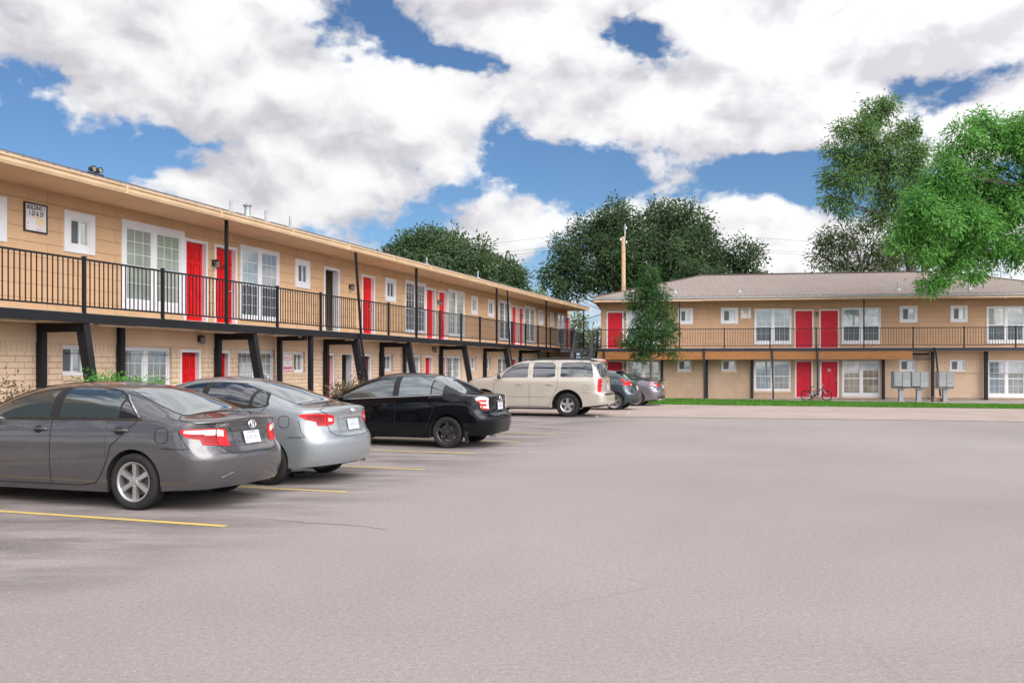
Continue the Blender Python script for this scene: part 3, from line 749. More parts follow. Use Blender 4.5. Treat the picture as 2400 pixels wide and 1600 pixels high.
ops = [(V(a)+.02, V(c)-.02, 4.12, 4.97) for a, c in b_small] + [(V(a)+.02, V(c)-.02, 2.98, 4.90) for a, c, *_ in b_big] + [(V(a)+.02, V(c)-.02, DB, 4.82) for a, c, *_ in b_door]
b = MB(); wall_with_openings(b, bx0, bx1, DB, EB + .02, ops, 0, .2)
b.add([(bx1, 0, DB), (bx1, BD, DB), (bx1, BD, EB), (bx1, 0, EB)], [(0, 1, 2, 3)]); b.add([(bx0, 0, DB), (bx0, BD, DB), (bx0, BD, EB), (bx0, 0, EB)], [(3, 2, 1, 0)])
b.add([(bx0, BD, 0), (bx1, BD, 0), (bx1, BD, EB), (bx0, BD, EB)], [(3, 2, 1, 0)])
b.build('wall', M['siding_far'], B)
m_small = [(1588, 1620), (1691, 1726), (2108.6, 2146), (2226.6, 2263.6)]
m_big = [(1468, 1548, 'pane_grey', 'pane_grey', .42), (1767.5, 1853.6, 'pane_blue', 'pane_grey', .42), (1973.6, 2064, 'pane_tan', 'pane_tan', .12), (2314.6, 2404, 'pane_blue', 'pane_grey', .12)]
m_door = [(1421.5, 1461.5, True, None), (1863.4, 1905, False, None), (1922, 1966, True, '25'), (2410, 2456, False, None)]
lops = [(V(a), V(c), 1.50, 2.12) for a, c in m_small] + [(V(a), V(c), z, 2.10) for a, c, *_, z in m_big] + [(V(a), V(c), .06, 2.09) for a, c, *_ in m_door]
b = MB(); wall_with_openings(b, bx0, V(2069), 0, 2.14, [o for o in lops if o[1] < V(2072)], 0, .22)
b.add([(bx0, 0, 0), (bx0, BD, 0), (bx0, BD, DB), (bx0, 0, DB)], [(3, 2, 1, 0)]); b.build('brick_wall', M['brick_far'], B)
xs = V(2069)
b = MB(); wall_with_openings(b, xs, bx1, 1.40, 2.14, [o for o in lops if o[1] > xs], 0, .22); b.build('brick_wall', M['brick'], B)
b = MB(); wall_with_openings(b, xs, bx1, .10, 1.40, [o for o in lops if o[1] > xs and o[2] < 1.4], -.015, .22); b.box(xs, bx1, -.015, 0.0, 1.38, 1.40); b.build('rendered_wall', M['render'], B)
b = MB(); b.box(xs, bx1, -.05, -.016, .0, .10); b.build('plinth', M['block'], B)
b = MB(); b.box(bx0, bx1, -.02, .18, 2.14, DB - .04); b.build('panel_band', M['band'], B)
for i, (a, c) in enumerate(b_small): window_small(B, V(a), V(c), 4.10, 4.99, 0, M[('pane_blue', 'pane_blue', 'pane_grey', 'pane_green', 'pane_grey')[i]], trim=.15)
for a, c, p1, p2 in b_big: window_big(B, V(a), V(c), 2.96, 4.92, 0, M[p1], M[p2], trim=.075, screen=True, sill=.16, w_bar=.0045)
for a, c, hr, nm in b_door: door(B, V(a), V(c), DB + .01, 4.85, 0, M['red_far'], recess=.05, handle_right=hr, number=nm)
for a, c in m_small: sill(window_small(B, V(a), V(c), 1.50, 2.12, .06, M['pane_dark'] if V(a) < 12 else M['pane_blue'], trim=.07), V(a) - .04, V(c) + .04, 1.41, 1.498)
for a, c, p1, p2, z in m_big: sill(window_big(B, V(a), V(c), z, 2.10, .05, M[p1], M[p2], trim=.07, screen=False, sill=.18 if z < .2 else .08), V(a) - .03, V(c) + .03, z - .1, z - .003)
for a, c, hr, nm in m_door: door(B, V(a), V(c), .07, 2.09, .02, M['red_far'], recess=.05, handle_right=hr, number=nm)
# deck, plywood fascia, railing
b = MB(); b.box(bx0 - .1, bx1, YE + .03, 0, DB - .11, DB - .004); b.build('balcony_deck', M['deck'], B)
b = MB(); b.box(bx0 - .1, bx1, YE - .04, YE + .04, DB - .17, DB - .02); b.build('edge_beam', M['navy'], B)
xp = V(2138.5, YE); segs = [bx0 - .08]
while segs[-1] + 2.44 < xp: segs.append(segs[-1] + 2.44)
segs.append(xp)
b = MB()
for p, q in zip(segs[:-1], segs[1:]): b.box(p + .003, q - .003, YE - .02 + .006 * (len(b.v) % 3), YE + .0, DB - .62, DB - .172)
b.build('plywood_fascia', M['ply'], B)
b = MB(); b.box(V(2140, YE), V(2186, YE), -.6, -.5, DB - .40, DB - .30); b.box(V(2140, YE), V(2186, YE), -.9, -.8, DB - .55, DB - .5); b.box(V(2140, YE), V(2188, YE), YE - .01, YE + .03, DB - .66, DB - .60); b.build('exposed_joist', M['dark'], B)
b = MB(); b.box(V(2190, YE), bx1, YE + .15, -.03, DB - .20, DB - .12); b.box(bx0, V(2190, YE), YE + .05, -.03, DB - .14, DB - .112); b.build('deck_soffit', M['band'], B)
bposts = [1697.5, 1804.7, 1913, 2140.5, 2260, 2381]; beposts = [1592.5, 2025]
for p in bposts: railing_post(B, (V(p, YE), YE + .02), DB - .1, DB + 1.06, M['black'])
for p in beposts: railing_post(B, (V(p, YE), YE + .02), DB - .1, EB, M['black'])
pv = sorted([V(p, YE) for p in bposts + beposts] + [bx0 - .1, V(1500, YE), V(2381, YE) + 2.6])
for p in (bx0 - .1, V(1500, YE), V(2381, YE) + 2.6): railing_post(B, (p, YE + .02), DB - .1, DB + 1.06, M['black'])
for p, q in zip(pv[:-1], pv[1:]): railing_section(B, (p + .03, YE + .02, 0), (q - .03, YE + .02, 0), DB, M['black'], sp=.135)
# posts and downspouts below
for p, y, w in ((1552, -.12, .11), (1656.5, -.12, .13), (1762.8, -.12, .11), (2070.5, -.2, .13), (2186, -.25, .14), (2311, -.25, .16)):
    b = MB(); x = V(p, y); b.box(x - w/2, x + w/2, y - w/2, y + w/2, .0, DB - .17 if p < 2100 else DB - .18); b.build('steel_post', M['black'], B, bevel=.005)
for p, lean in ((1650.5, 0), (1809.5, .05), (1915.5, .0), (1416, 0)):
    x = V(p, YE); downspout(B, [(x, YE - .09, DB - .02), (x, YE - .09, DB - .3), (x + lean, YE - .09, .02 if p != 1915.5 else .24)], M['navy'], .085)
x = V(2192, YE); downspout(B, [(x - .06, YE - .09, DB - .02), (x, YE - .09, DB - .25), (x + .22, YE - .09, .24)], M['black'], .08)
# eaves and roof
by1 = BD + 1.25; exl, exr = -.30, bx1 + 1.0
b = MB(); b.box(exl, exr, -1.27, 0.02, EB, EB + .03); b.box(exl, 0, .02, by1, EB, EB + .03); b.build('soffit', M['soffit_far'], B)
b = MB(); xs_ = [exl, 5.6, 11.9, 18.4, exr]
for i, (p, q) in enumerate(zip(xs_[:-1], xs_[1:])): b.box(p, q - .012, -1.30 - .004 * (i % 2), -1.27, EB + .0 + .012 * ((i * 7) % 3 - 1), EB + .125)
b.box(exl - .03, exl, -1.30, by1, EB, EB + .125)
b.build('fascia', M['fascia'], B)
b = MB(); b.box(exl - .05, exr, -1.40, -1.302, EB + .127, EB + .20); b.build('gutter', M['galv'], B)
broof = hip_roof(B, exl - .06, exr, -1.38, by1, EB + .245, .28, M['shingle'])
def broofz(y): return EB + .245 + (y + 1.38) * .28
for px, h in ((1582.5, .42), (1732.5, .40), (2104.5, .38), (2271, .45)):
    yv = -.35; vent_pipe(broof, V(px, yv), yv, broofz(yv), h)
b = MB(); x = V(2346, 4.6); b.tube([(x, 4.6, broofz(4.6) - .5), (x, 4.6, broofz(4.6) + 2.4)], .03, 8); b.build('mast', M['galv'], broof)
# small security camera under the eave
cam = empty('security_camera', fb.O + fb.d * V(2356, -.9) + fb.n * -.9 + Vector((0, 0, EB)), BRZ)
tag(cam, 'small pale dome camera under the far eave, right of the last small window', 'camera')
MB().lathe([(.001, -.14), (.05, -.125), (.075, -.08), (.075, -.05)], 14, 'z').build('dome', M['lamp_glass'], cam, smooth=True)
MB().lathe([(.085, -.05), (.09, -.02), (.09, 0), (0, 0)], 14, 'z').build('housing', M['white'], cam, smooth=True, auto=.7)
for px, z, lb in ((1464.5, 4.66, 'dark wall lantern beside the upper door next to the young tree'), (1464.5, 1.78, 'dark wall lantern by the ground-floor door behind the parked cars'),
                  (1913.5, 4.62, 'bronze wall lantern between the two red balcony doors of the far block')):
    lantern(Vector((fb.O.x, fb.O.y, BZ)), BRZ, V(px), 0, z, lb, 'black wall lanterns')

# ------------------------------------------------------------------ signs
M['sign_white'] = varied('sign_white', (.76, .73, .76), .5, .06, 3)
M['ink'] = mat('sign_ink', (.02, .018, .02), .6)
M['petal'] = mat('sign_petal', (.82, .66, .38), .6); M['petal2'] = mat('sign_petal_pink', (.80, .60, .48), .6); M['lilac'] = mat('sign_lilac', (.52, .42, .5), .6)
M['sign_red'] = varied('faded_red', (.62, .09, .14), .6, .2, 4); M['sign_pink'] = varied('faded_pink', (.70, .42, .48), .6, .15, 5)
def petals(root, W, H, mt_set, y=-.0285):
    def ell(cx, cz, rx, rz, a, mt, dy):
        b = MB(); n = 22; ca, sa = math.cos(a), math.sin(a)
        vs = []
        for k in range(n):
            t = 2*math.pi*k/n; u = rx*math.cos(t); w = rz*math.sin(t)*(1 - .35*math.cos(t))
            vs.append((cx + u*ca - w*sa, y - dy, cz + u*sa + w*ca))
        b.add(vs, [tuple(range(n))]); b.build('flower_art', mt, root)
    ell(.22*W, -.08*H, .26*W, .10*H, -.5, M['petal'], 0); ell(.16*W, -.24*H, .2*W, .06*H, -.55, M['petal2'], .0006)
    for cx, cz, r, m in ((-.33, .03, .055, 'petal'), (-.1, .03, .06, 'petal'), (-.36, -.38, .06, 'petal2'), (.06, -.0, .03, 'lilac'), (-.36, -.2, .035, 'lilac')):
        ell(cx*W, cz*H, r*W, r*W, .4, M[m], .0003)
def building_sign(O, rz, x, z, W, H, lines, label, rimmed):
    root = empty('building_sign', O + Vector((math.cos(rz)*x, math.sin(rz)*x, z)), rz)
    tag(root, label, 'sign', 'building number signs')
    b = MB(); b.box(-W/2, W/2, -.026, -.002, -H/2, H/2); b.build('panel', M['sign_white'], root)
    if rimmed:
        b = MB(); frame4(b, -W/2-.012, W/2+.012, -H/2-.012, H/2+.012, .03, -.034, -.001); b.build('rim', M['ink'], root)
    for body, s, zz, sp in lines: lettering(body, s, M['ink'], root, frame_matrix((0, -.029, zz), (1, 0, 0), (0, 0, 1)) @ Matrix.Diagonal((.66, 1, 1, 1)), bold=s*.028, spacing=sp)
    petals(root, W, H, None)
    sq = MB(); pts = [(W*(.0 + .42*t), -.030, -H*.40 + H*.035*math.sin(t*19)*(1-t*.4) - H*.02*t) for t in [k/40 for k in range(41)]]
    sq.tube(pts, .004, 5); sq.build('script_flourish', M['lilac'], root)
W1 = U(109) - U(54); z0, z1 = fa.z(54, 541), fa.z(54, 471)
building_sign(fa.O, ARZ, (U(54) + U(109)) / 2, (z0 + z1) / 2, W1 - .03, z1 - z0 - .03,
    [('BUILDING 1', W1 * .222, (z1-z0)*.335, 1), ('1-20 & 29', W1 * .235, (z1-z0)*.14, 1.02)], 'black-rimmed white sign reading BUILDING 1, on the long block', True)
W2 = V(1760) - V(1736); z0, z1 = fb.z(1748, 746), fb.z(1748, 722)
building_sign(fb.O, BRZ, (V(1736) + V(1760)) / 2, (z0 + z1) / 2, W2, z1 - z0, [('BUILDING 2', W2 * .222, (z1-z0)*.35, 1), ('21-28', W2 * .24, (z1-z0)*.12, 1)],
    'white sign reading BUILDING 2 beside a small window on the far block', False)
# faded towing notice under the balcony
tw = U(683) - U(663); z0, z1 = fa.z(673, 872), fa.z(673, 824); th = z1 - z0
ts = empty('towing_sign', fa.O + fa.d * ((U(663) + U(683)) / 2) + Vector((0, 0, (z0 + z1) / 2)), ARZ)
tag(ts, 'tall faded red and white towing notice on the brick wall by a steel post', 'sign')
b = MB(); b.box(-tw/2, tw/2, -.02, -.001, -th/2, th/2); b.build('panel', M['sign_white'], ts)
def bars(name, mt, rects, dy=.0225):
    b = MB()
    for x0, x1, q0, q1 in rects: b.add([(x0*tw, -dy, q0*th), (x1*tw, -dy, q0*th), (x1*tw, -dy, q1*th), (x0*tw, -dy, q1*th)], [(0, 1, 2, 3)])
    return b.build(name, mt, ts)
bars('red_band', M['sign_red'], [(-.46, .46, .455, .475), (-.46, .46, -.475, -.25), (-.48, -.46, -.48, .48), (.46, .48, -.48, .48)])
bars('pink_band', M['sign_pink'], [(-.46, .46, .17, .27), (-.46, .46, -.24, -.20), (-.46, .46, .09, .15)])
bars('small_print', M['lilac'], [(-.36 + .03*(k % 3), .34 - .04*(k % 2), .06 - k*.033, .06 - k*.033 + .015) for k in range(8)])
bars('white_letters', M['sign_white'], [(-.40, -.18, -.42, -.33), (-.08, .06, -.44, -.35), (.15, .42, -.42, -.34)], .0245)
bars('dark_letters', M['ink'], [(-.45, -.2, -.315, -.275)], .0245); bars('dark_letters', M['ink'], [(.2, .45, -.315, -.275)], .0245)
b = MB()
def flat(pts): b.add([(x*tw, -.0240, z*th) for x, z in pts], [tuple(range(len(pts)))])
flat([(-.32, .36), (-.10, .385), (-.12, .395), (-.2, .405), (-.26, .395), (-.34, .375)]); flat([(.0, .36), (.36, .36), (.36, .385), (.26, .385), (.24, .405), (.14, .405), (.12, .385), (0, .385)]); flat([(-.12, .40), (.02, .43), (.03, .42), (-.1, .39)])
b.build('tow_truck_symbol', M['ink'], ts)
# ------------------------------------------------------------------ cars
def pchip(pts):
    xs = [float(p[0]) for p in pts]; ys = [float(p[1]) for p in pts]; n = len(xs)
    h = [xs[i+1]-xs[i] for i in range(n-1)]; dl = [(ys[i+1]-ys[i])/h[i] for i in range(n-1)]
    m = [dl[0]] + [0 if dl[i-1]*dl[i] <= 0 else 2*dl[i-1]*dl[i]/(dl[i-1]+dl[i]) for i in range(1, n-1)] + [dl[-1]]
    def f(x):
        if x <= xs[0]: return ys[0]
        if x >= xs[-1]: return ys[-1]
        i = 0
        while x > xs[i+1]: i += 1
        t = (x-xs[i])/h[i]
        return ((2*t**3-3*t*t+1)*ys[i] + (t**3-2*t*t+t)*h[i]*m[i] + (3*t*t-2*t**3)*ys[i+1] + (t**3-t*t)*h[i]*m[i+1])
    return f
def sstep(t): t = min(1, max(0, t)); return t*t*(3-2*t)
def lin(pts):
    xs = [p[0] for p in pts]; ys = [p[1] for p in pts]
    def f(x):
        if x <= xs[0]: return ys[0]
        for i in range(len(xs)-1):
            if x <= xs[i+1]: return ys[i] + (ys[i+1]-ys[i])*(x-xs[i])/max(1e-9, xs[i+1]-xs[i])
        return ys[-1]
    return f

class Shell:
    """body surface of a car: P(g, z) with g<0 round the tail, 0..L along the side, >L round the nose; y>0 is the car's left"""
    def __init__(s, xr, xf, wb, rt, ra, zt, zs, W, zb, offR, offF, rr=.45, rf=.55, n=2.6, nf=2.4, wlenR=.8, wlenF=.8, tum=.30, pr=None, q=2.0):
        s.xr, s.xf, s.wb, s.rt, s.ra, s.rr, s.rf, s.n, s.nf, s.tum, s.q = xr, xf, wb, rt, ra, rr, rf, n, nf, tum, q
        s.zt, s.zs, s.W, s.zb0, s.oR, s.oF = pchip(zt), pchip(zs), pchip(W), pchip(zb), pchip(offR), pchip(offF)
        s.wlR, s.wlF = wlenR, wlenF; s.L = xf - rf - xr - rr
        s.pr = pchip(pr or [(-.1, .93), (0, .945), (.2, .985), (.42, 1.0), (.62, 1.0), (.82, .99), (1, .962)])
    def st(s, g):
        if g < 0:
            f = min(1, -g) * math.pi/2; return s.xr + s.rr*(1-math.sin(f)**(2/s.n)), max(0, math.cos(f))**(2/s.n)
        if g > s.L:
            f = min(1, g-s.L) * math.pi/2; return s.xf - s.rf*(1-math.sin(f)**(2/s.nf)), max(0, math.cos(f))**(2/s.nf)
        return s.xr + s.rr + g, 1.
    def xact(s, X, z):
        return X + s.oR(z)*(1-sstep((X-s.xr-.15)/s.wlR)) - s.oF(z)*(1-sstep((s.xf-.15-X)/s.wlF))
    def zb(s, X):
        z = s.zb0(X)
        for xc in (0, s.wb):
            d = abs(X-xc)
            if d < s.ra - 1e-6: z = max(z, s.rt + math.sqrt(s.ra**2 - d*d))
        return z
    def pexp(s, X): return 2.2 + max(0, min(1, (s.zt(X)-s.zs(X)-.04)/.42))*3.6
    def yz(s, X, K, z):
        zs = s.zs(X); W = s.W(X)
        if z <= zs: return K*W*s.pr((z-.2)/(zs-.2))
        zt = s.zt(X); ze = min(1, (z-zs)/(zt-zs))
        return K*(W*.962 - s.tum*(z-zs)) * max(0, 1-ze**s.pexp(X))**(1/s.q)
    def P(s, g, z):
        X, K = s.st(g); return Vector((s.xact(X, z), s.yz(X, K, z), z))
    def N(s, g, z):
        e = .004; g0, g1 = g-e, g+e
        if g0 < -1: g0 = -1
        a = s.P(g1, z) - s.P(g0, z); b = s.P(g, z+e) - s.P(g, z-e)
        n = a.cross(b)
        if n.length < 1e-12: return Vector((-1 if g < 0 else 1, 0, 0))
        n.normalize()
        p = s.P(g, z)
        ref = Vector((0, 1, .15)) if 0 <= g <= s.L else Vector((-1 if g < 0 else 1, p.y, .1))
        return n if n.dot(ref) > 0 else -n
    def gx(s, x, z):           # g from an actual x on the side
        X = x
        for _ in range(12): X += x - s.xact(X, z)
        if X < s.xr + s.rr:
            t = min(1, max(0, (s.xr+s.rr-X)/s.rr)); return -math.asin(t**(s.n/2))*2/math.pi
        if X > s.xf - s.rf:
            t = min(1, max(0, (X-s.xf+s.rf)/s.rf)); return s.L + math.asin(t**(s.nf/2))*2/math.pi
        return X - s.xr - s.rr
    def gy(s, y, z):           # g on the tail for a given |y|
        lo, hi = -1., 0.
        for _ in range(40):
            m = (lo+hi)/2
            if s.P(m, z).y < y: lo = m
            else: hi = m
        return (lo+hi)/2
    def top(s, X, f, off=0):   # point on hood/roof/glass: f in -1..1 of the half width
        zs, zt, p = s.zs(X), s.zt(X), s.pexp(X); K = 1.
        if X < s.xr + s.rr: K = s.st(s.gx_raw(X))[1]
        yt = abs(f)*s.W(X)*.962*K
        lo, hi = 0., 1.
        for _ in range(30):
            m = (lo+hi)/2; z = zs + m*(zt-zs)
            y = K*(s.W(X)*.962 - s.tum*(z-zs))*max(0, 1-m**p)**(1/s.q)
            if y > yt: lo = m
            else: hi = m
        z = zs + lo*(zt-zs); return Vector((s.xact(X, z), math.copysign(yt, f), z))
    def gx_raw(s, X):
        t = min(1, max(0, (s.xr+s.rr-X)/s.rr)); return -math.asin(t**(s.n/2))*2/math.pi
    def body(s, name, mt, parent):
        gs = [-1 + i/22 for i in range(22)]
        side = set(np.linspace(0, s.L, 70).tolist())
        for xc in (0, s.wb):
            side = {g for g in side if not (xc - s.ra - .02 < s.xr+s.rr+g < xc + s.ra + .02)}
            for k in range(25): side.add(xc + s.ra*math.cos(math.pi*k/24) - s.xr - s.rr)
            side.add(xc + s.ra + .003 - s.xr - s.rr); side.add(xc - s.ra - .003 - s.xr - s.rr)
        gs += sorted(g for g in side if 0 <= g <= s.L) + [s.L + i/16 for i in range(1, 17)]
        nl, nu = 16, 16; rows = []
        for g in gs:
            X, K = s.st(g); zb, zs, zt = s.zb(X), s.zs(X), s.zt(X); p = s.pexp(X); col = []
            for i in range(nl):
                z = zb + (zs-zb)*i/nl; col.append(s.P(g, z))
            for i in range(nu+1):
                th = math.pi/2*i/nu
                ze = math.sin(th)**(2/p) if i else 0; z = zs + ze*(zt-zs)
                if i == nu: col.append(Vector((s.xact(X, zt), 0, zt)))
                else: col.append(s.P(g, z))
            rows.append(col)
        b = MB(); b.grid(rows); b.grid([[Vector((p.x, -p.y, p.z)) for p in r] for r in rows])
        o = b.build(name, mt, parent, smooth=True, weld=.0012, auto=1.0)
        return o
    def wells(s, parent):
        """dark floor pan and the liners of the four wheel arches"""
        b = MB()
        b.box(s.xr+.32, s.xf-.35, -s.W(1)*.66, s.W(1)*.66, s.zb0(1)+.03, s.zs(1)-.1)
        for xc in (0, s.wb):
            for sg in (1, -1):
                r0 = []; r1 = []; r2 = []
                for k in range(21):
                    a = math.pi*k/20; X = xc + (s.ra-.004)*math.cos(a); z = s.rt + (s.ra-.004)*math.sin(a)
                    yb = s.yz(X, s.st(s.gx_raw(X) if X < s.xr+s.rr else 0)[1] if X < s.xr+s.rr else 1, z) - .006
                    r0.append((X, sg*yb, z)); r1.append((X, sg*.52, z)); r2.append((xc, sg*.52, s.rt))
                r0 = [(r0[0][0], r0[0][1], s.zb0(r0[0][0])+.01)] + r0 + [(r0[-1][0], r0[-1][1], s.zb0(r0[-1][0])+.01)]
                r1 = [(r1[0][0], r1[0][1], s.zb0(r1[0][0])+.01)] + r1 + [(r1[-1][0], r1[-1][1], s.zb0(r1[-1][0])+.01)]
                b.grid([r0, r1]); b.grid([r1, [(xc, sg*.52, s.rt)]*len(r1)])
        return b.build('underbody', M['under'], parent)
M['under'] = mat('underbody', (.012, .012, .013), .8)

def patch(sh, name, cols, mt, parent, off=.004, sides=(1,), nx=24, nz=10, curve=True, skirt=.012, both_in_one=False):
    """piece of the body skin: columns ('x'|'y'|'g', value, zlow, zhigh)"""
    P_ = []
    for kind, v, z0, z1 in cols:
        zm = (z0+z1)/2
        if kind == 'x': P_.append((sh.gx(v, z0), sh.gx(v, z1), z0, z1))
        elif kind == 'y': P_.append((sh.gy(v, z0), sh.gy(v, z1), z0, z1))
        else: P_.append((v, v, z0, z1))
    t = [0.]
    for a, c in zip(P_[:-1], P_[1:]):
        pa, pc = sh.P((a[0]+a[1])/2, (a[2]+a[3])/2), sh.P((c[0]+c[1])/2, (c[2]+c[3])/2)
        t.append(t[-1] + max(1e-4, (pa-pc).length + abs(a[2]-c[2])*.3))
    mk = pchip if (curve and len(cols) > 2) else lin
    fs = [mk(list(zip(t, [p[k] for p in P_]))) for k in range(4)]
    ts = sorted(set(np.linspace(0, t[-1], nx).tolist() + t))
    outs = []; b = MB()
    for sg in sides:
        if not both_in_one: b = MB()
        rows = []
        for u in ts:
            g0, g1, z0, z1 = [f(u) for f in fs]; row = []
            for k in range(nz):
                w = k/(nz-1); g, z = g0+(g1-g0)*w, z0+(z1-z0)*w
                p = sh.P(g, z) + sh.N(g, z)*off; row.append((p.x, p.y*sg, p.z))
            rows.append(row)
        b.grid(rows)
        if skirt:
            edge = [(i, 0) for i in range(len(rows))] + [(len(rows)-1, k) for k in range(1, nz)] + [(i, nz-1) for i in range(len(rows)-2, -1, -1)] + [(0, k) for k in range(nz-2, 0, -1)]
            e0 = [rows[i][k] for i, k in edge]; e1 = []
            for i, k in edge:
                g0, g1, z0, z1 = [f(ts[i]) for f in fs]; w = k/(nz-1); g, z = g0+(g1-g0)*w, z0+(z1-z0)*w
                p = sh.P(g, z) + sh.N(g, z)*(off-skirt); e1.append((p.x, p.y*sg, p.z))
            b.grid([e0 + e0[:1], e1 + e1[:1]])
        if not both_in_one: outs.append(b.build(name, mt, parent, smooth=True, weld=.0003, auto=.9))
    if both_in_one: outs.append(b.build(name, mt, parent, smooth=True, weld=.0003, auto=.9))
    return outs if len(outs) > 1 else outs[0]
def strip(sh, b, path, w, off=.003, sg=1, n=6):
    """thin line along a path of ('x'|'y', value, z) on the skin"""
    pts = []
    for i in range(len(path)-1):
        for k in range(n + (i == len(path)-2)):
            u = k/n; a, c = path[i], path[i+1]
            ga = sh.gx(a[1], a[2]) if a[0] == 'x' else (sh.gy(a[1], a[2]) if a[0] == 'y' else a[1])
            gc = sh.gx(c[1], c[2]) if c[0] == 'x' else (sh.gy(c[1], c[2]) if c[0] == 'y' else c[1])
            g, z = ga+(gc-ga)*u, a[2]+(c[2]-a[2])*u
            pts.append((sh.P(g, z), sh.N(g, z)))
    r0 = []; r1 = []
    for i, (p, nn) in enumerate(pts):
        d = pts[min(i+1, len(pts)-1)][0] - pts[max(i-1, 0)][0]
        s_ = nn.cross(d)
        if s_.length < 1e-9: s_ = Vector((0, 0, 1))
        s_.normalize()
        q0, q1 = p + nn*off + s_*w/2, p + nn*off - s_*w/2
        r0.append((q0.x, q0.y*sg, q0.z)); r1.append((q1.x, q1.y*sg, q1.z))
    b.grid([r0, r1])
def toppatch(sh, name, cols, mt, parent, off=.005, nx=16, ny=21):
    """glass or lid on the top skin: columns (X, half-width fraction)"""
    f = pchip(cols) if len(cols) > 2 else lin(cols); b = MB(); rows = []
    for X in np.linspace(cols[0][0], cols[-1][0], nx):
        row = []
        for k in range(ny):
            t = -1 + 2*k/(ny-1); p = sh.top(X, t*f(X)); e = .01
            a = sh.top(X+e, t*f(X)) - sh.top(X-e, t*f(X)); c = sh.top(X, min(.985, t*f(X)+e)) - sh.top(X, max(-.985, t*f(X)-e))
            n = a.cross(c)
            n = n.normalized() if n.length > 1e-9 else Vector((0, 0, 1))
            if n.z < 0: n = -n
            row.append(p + n*off)
        rows.append(row)
    b.grid(rows); return b.build(name, mt, parent, smooth=True)

def paint(name, col, flake=.5, rough=.32, dust=.10):
    m = mat(name, col, rough, flake, 1.0); n = NT(m); o = n.obj()
    a = n.noise(o, 2.2, 6, .65); f = n.noise(o, 60, 2)
    g = n.geo(); up = n.new('ShaderNodeSeparateXYZ', i_Vector=g.outputs['Normal']).outputs[2]
    d = n.math('MULTIPLY', n.ramp(a, [(.35, .2), (.7, 1)]), dust)
    c = n.mix(n.math('MULTIPLY', n.ramp(f, [(.4, 0), (.7, 1)]), .25), tuple(col), tuple(min(1, x*1.5+.01) for x in col))
    c = n.mix(d, c, (.33, .29, .26))
    n.set(P(m), 'Base Color', c); n.set(P(m), 'Coat Roughness', n.math('MULTIPLY_ADD', a, .06, .0))
    n.set(P(m), 'Coat Normal', n.bump(n.noise(o, 1.6, 2), .06, .03)); P(m).inputs['Coat IOR'].default_value = 1.55
    return m
def carglass(name, col):
    m = mat(name, col, .06, spec=.9, coat=1); P(m).inputs['Coat IOR'].default_value = 1.75; P(m).inputs['Coat Roughness'].default_value = .01
    n = NT(m); o = n.obj(); n.set(P(m), 'Coat Normal', n.bump(n.noise(o, 1.3, 2), .05, .03)); return m
M['cg_dark'] = carglass('tinted_glass', (.012, .014, .018)); M['cg_mid'] = carglass('light_tinted_glass', (.03, .042, .047)); M['cg_rear'] = carglass('rear_glass', (.055, .075, .085))
M['rubber'] = varied('tyre_rubber', (.020, .019, .0195), .85, .3, 6, spec=.25)
M['alloy'] = varied('alloy_wheel', (.46, .45, .45), .35, .15, 6, metal=.75)
M['wheel_black'] = varied('black_wheel', (.02, .02, .021), .4, .3, 8)
M['rotor'] = varied('brake_rotor', (.11, .09, .08), .55, .3, 9, metal=.5)
M['gap'] = mat('panel_gap', (.006, .006, .007), .6)
def lens(name, col, rough=.1):
    m = mat(name, col, .38, spec=.3, coat=.0); n = NT(m); o = n.obj()
    w = n.new('ShaderNodeTexWave', wave_type='BANDS', bands_direction='X', i_Scale=30.); n.set(w, 'Vector', o)
    n.set(P(m), 'Base Color', n.mix(n.math('MULTIPLY', w.outputs[1], .35), col, tuple(x*.45 for x in col))); return m
M['lens_red'] = lens('red_lens', (.55, .012, .016)); M['lens_deep'] = lens('deep_red_lens', (.26, .008, .012)); M['lens_clear'] = lens('clear_lens', (.74, .66, .64)); M['lens_pink'] = lens('pale_red_lens', (.62, .22, .22))
M['plate'] = varied('plate_white', (.52, .53, .56), .4, .1, 8); M['plate_ink'] = mat('plate_smudge', (.33, .35, .41), .5)

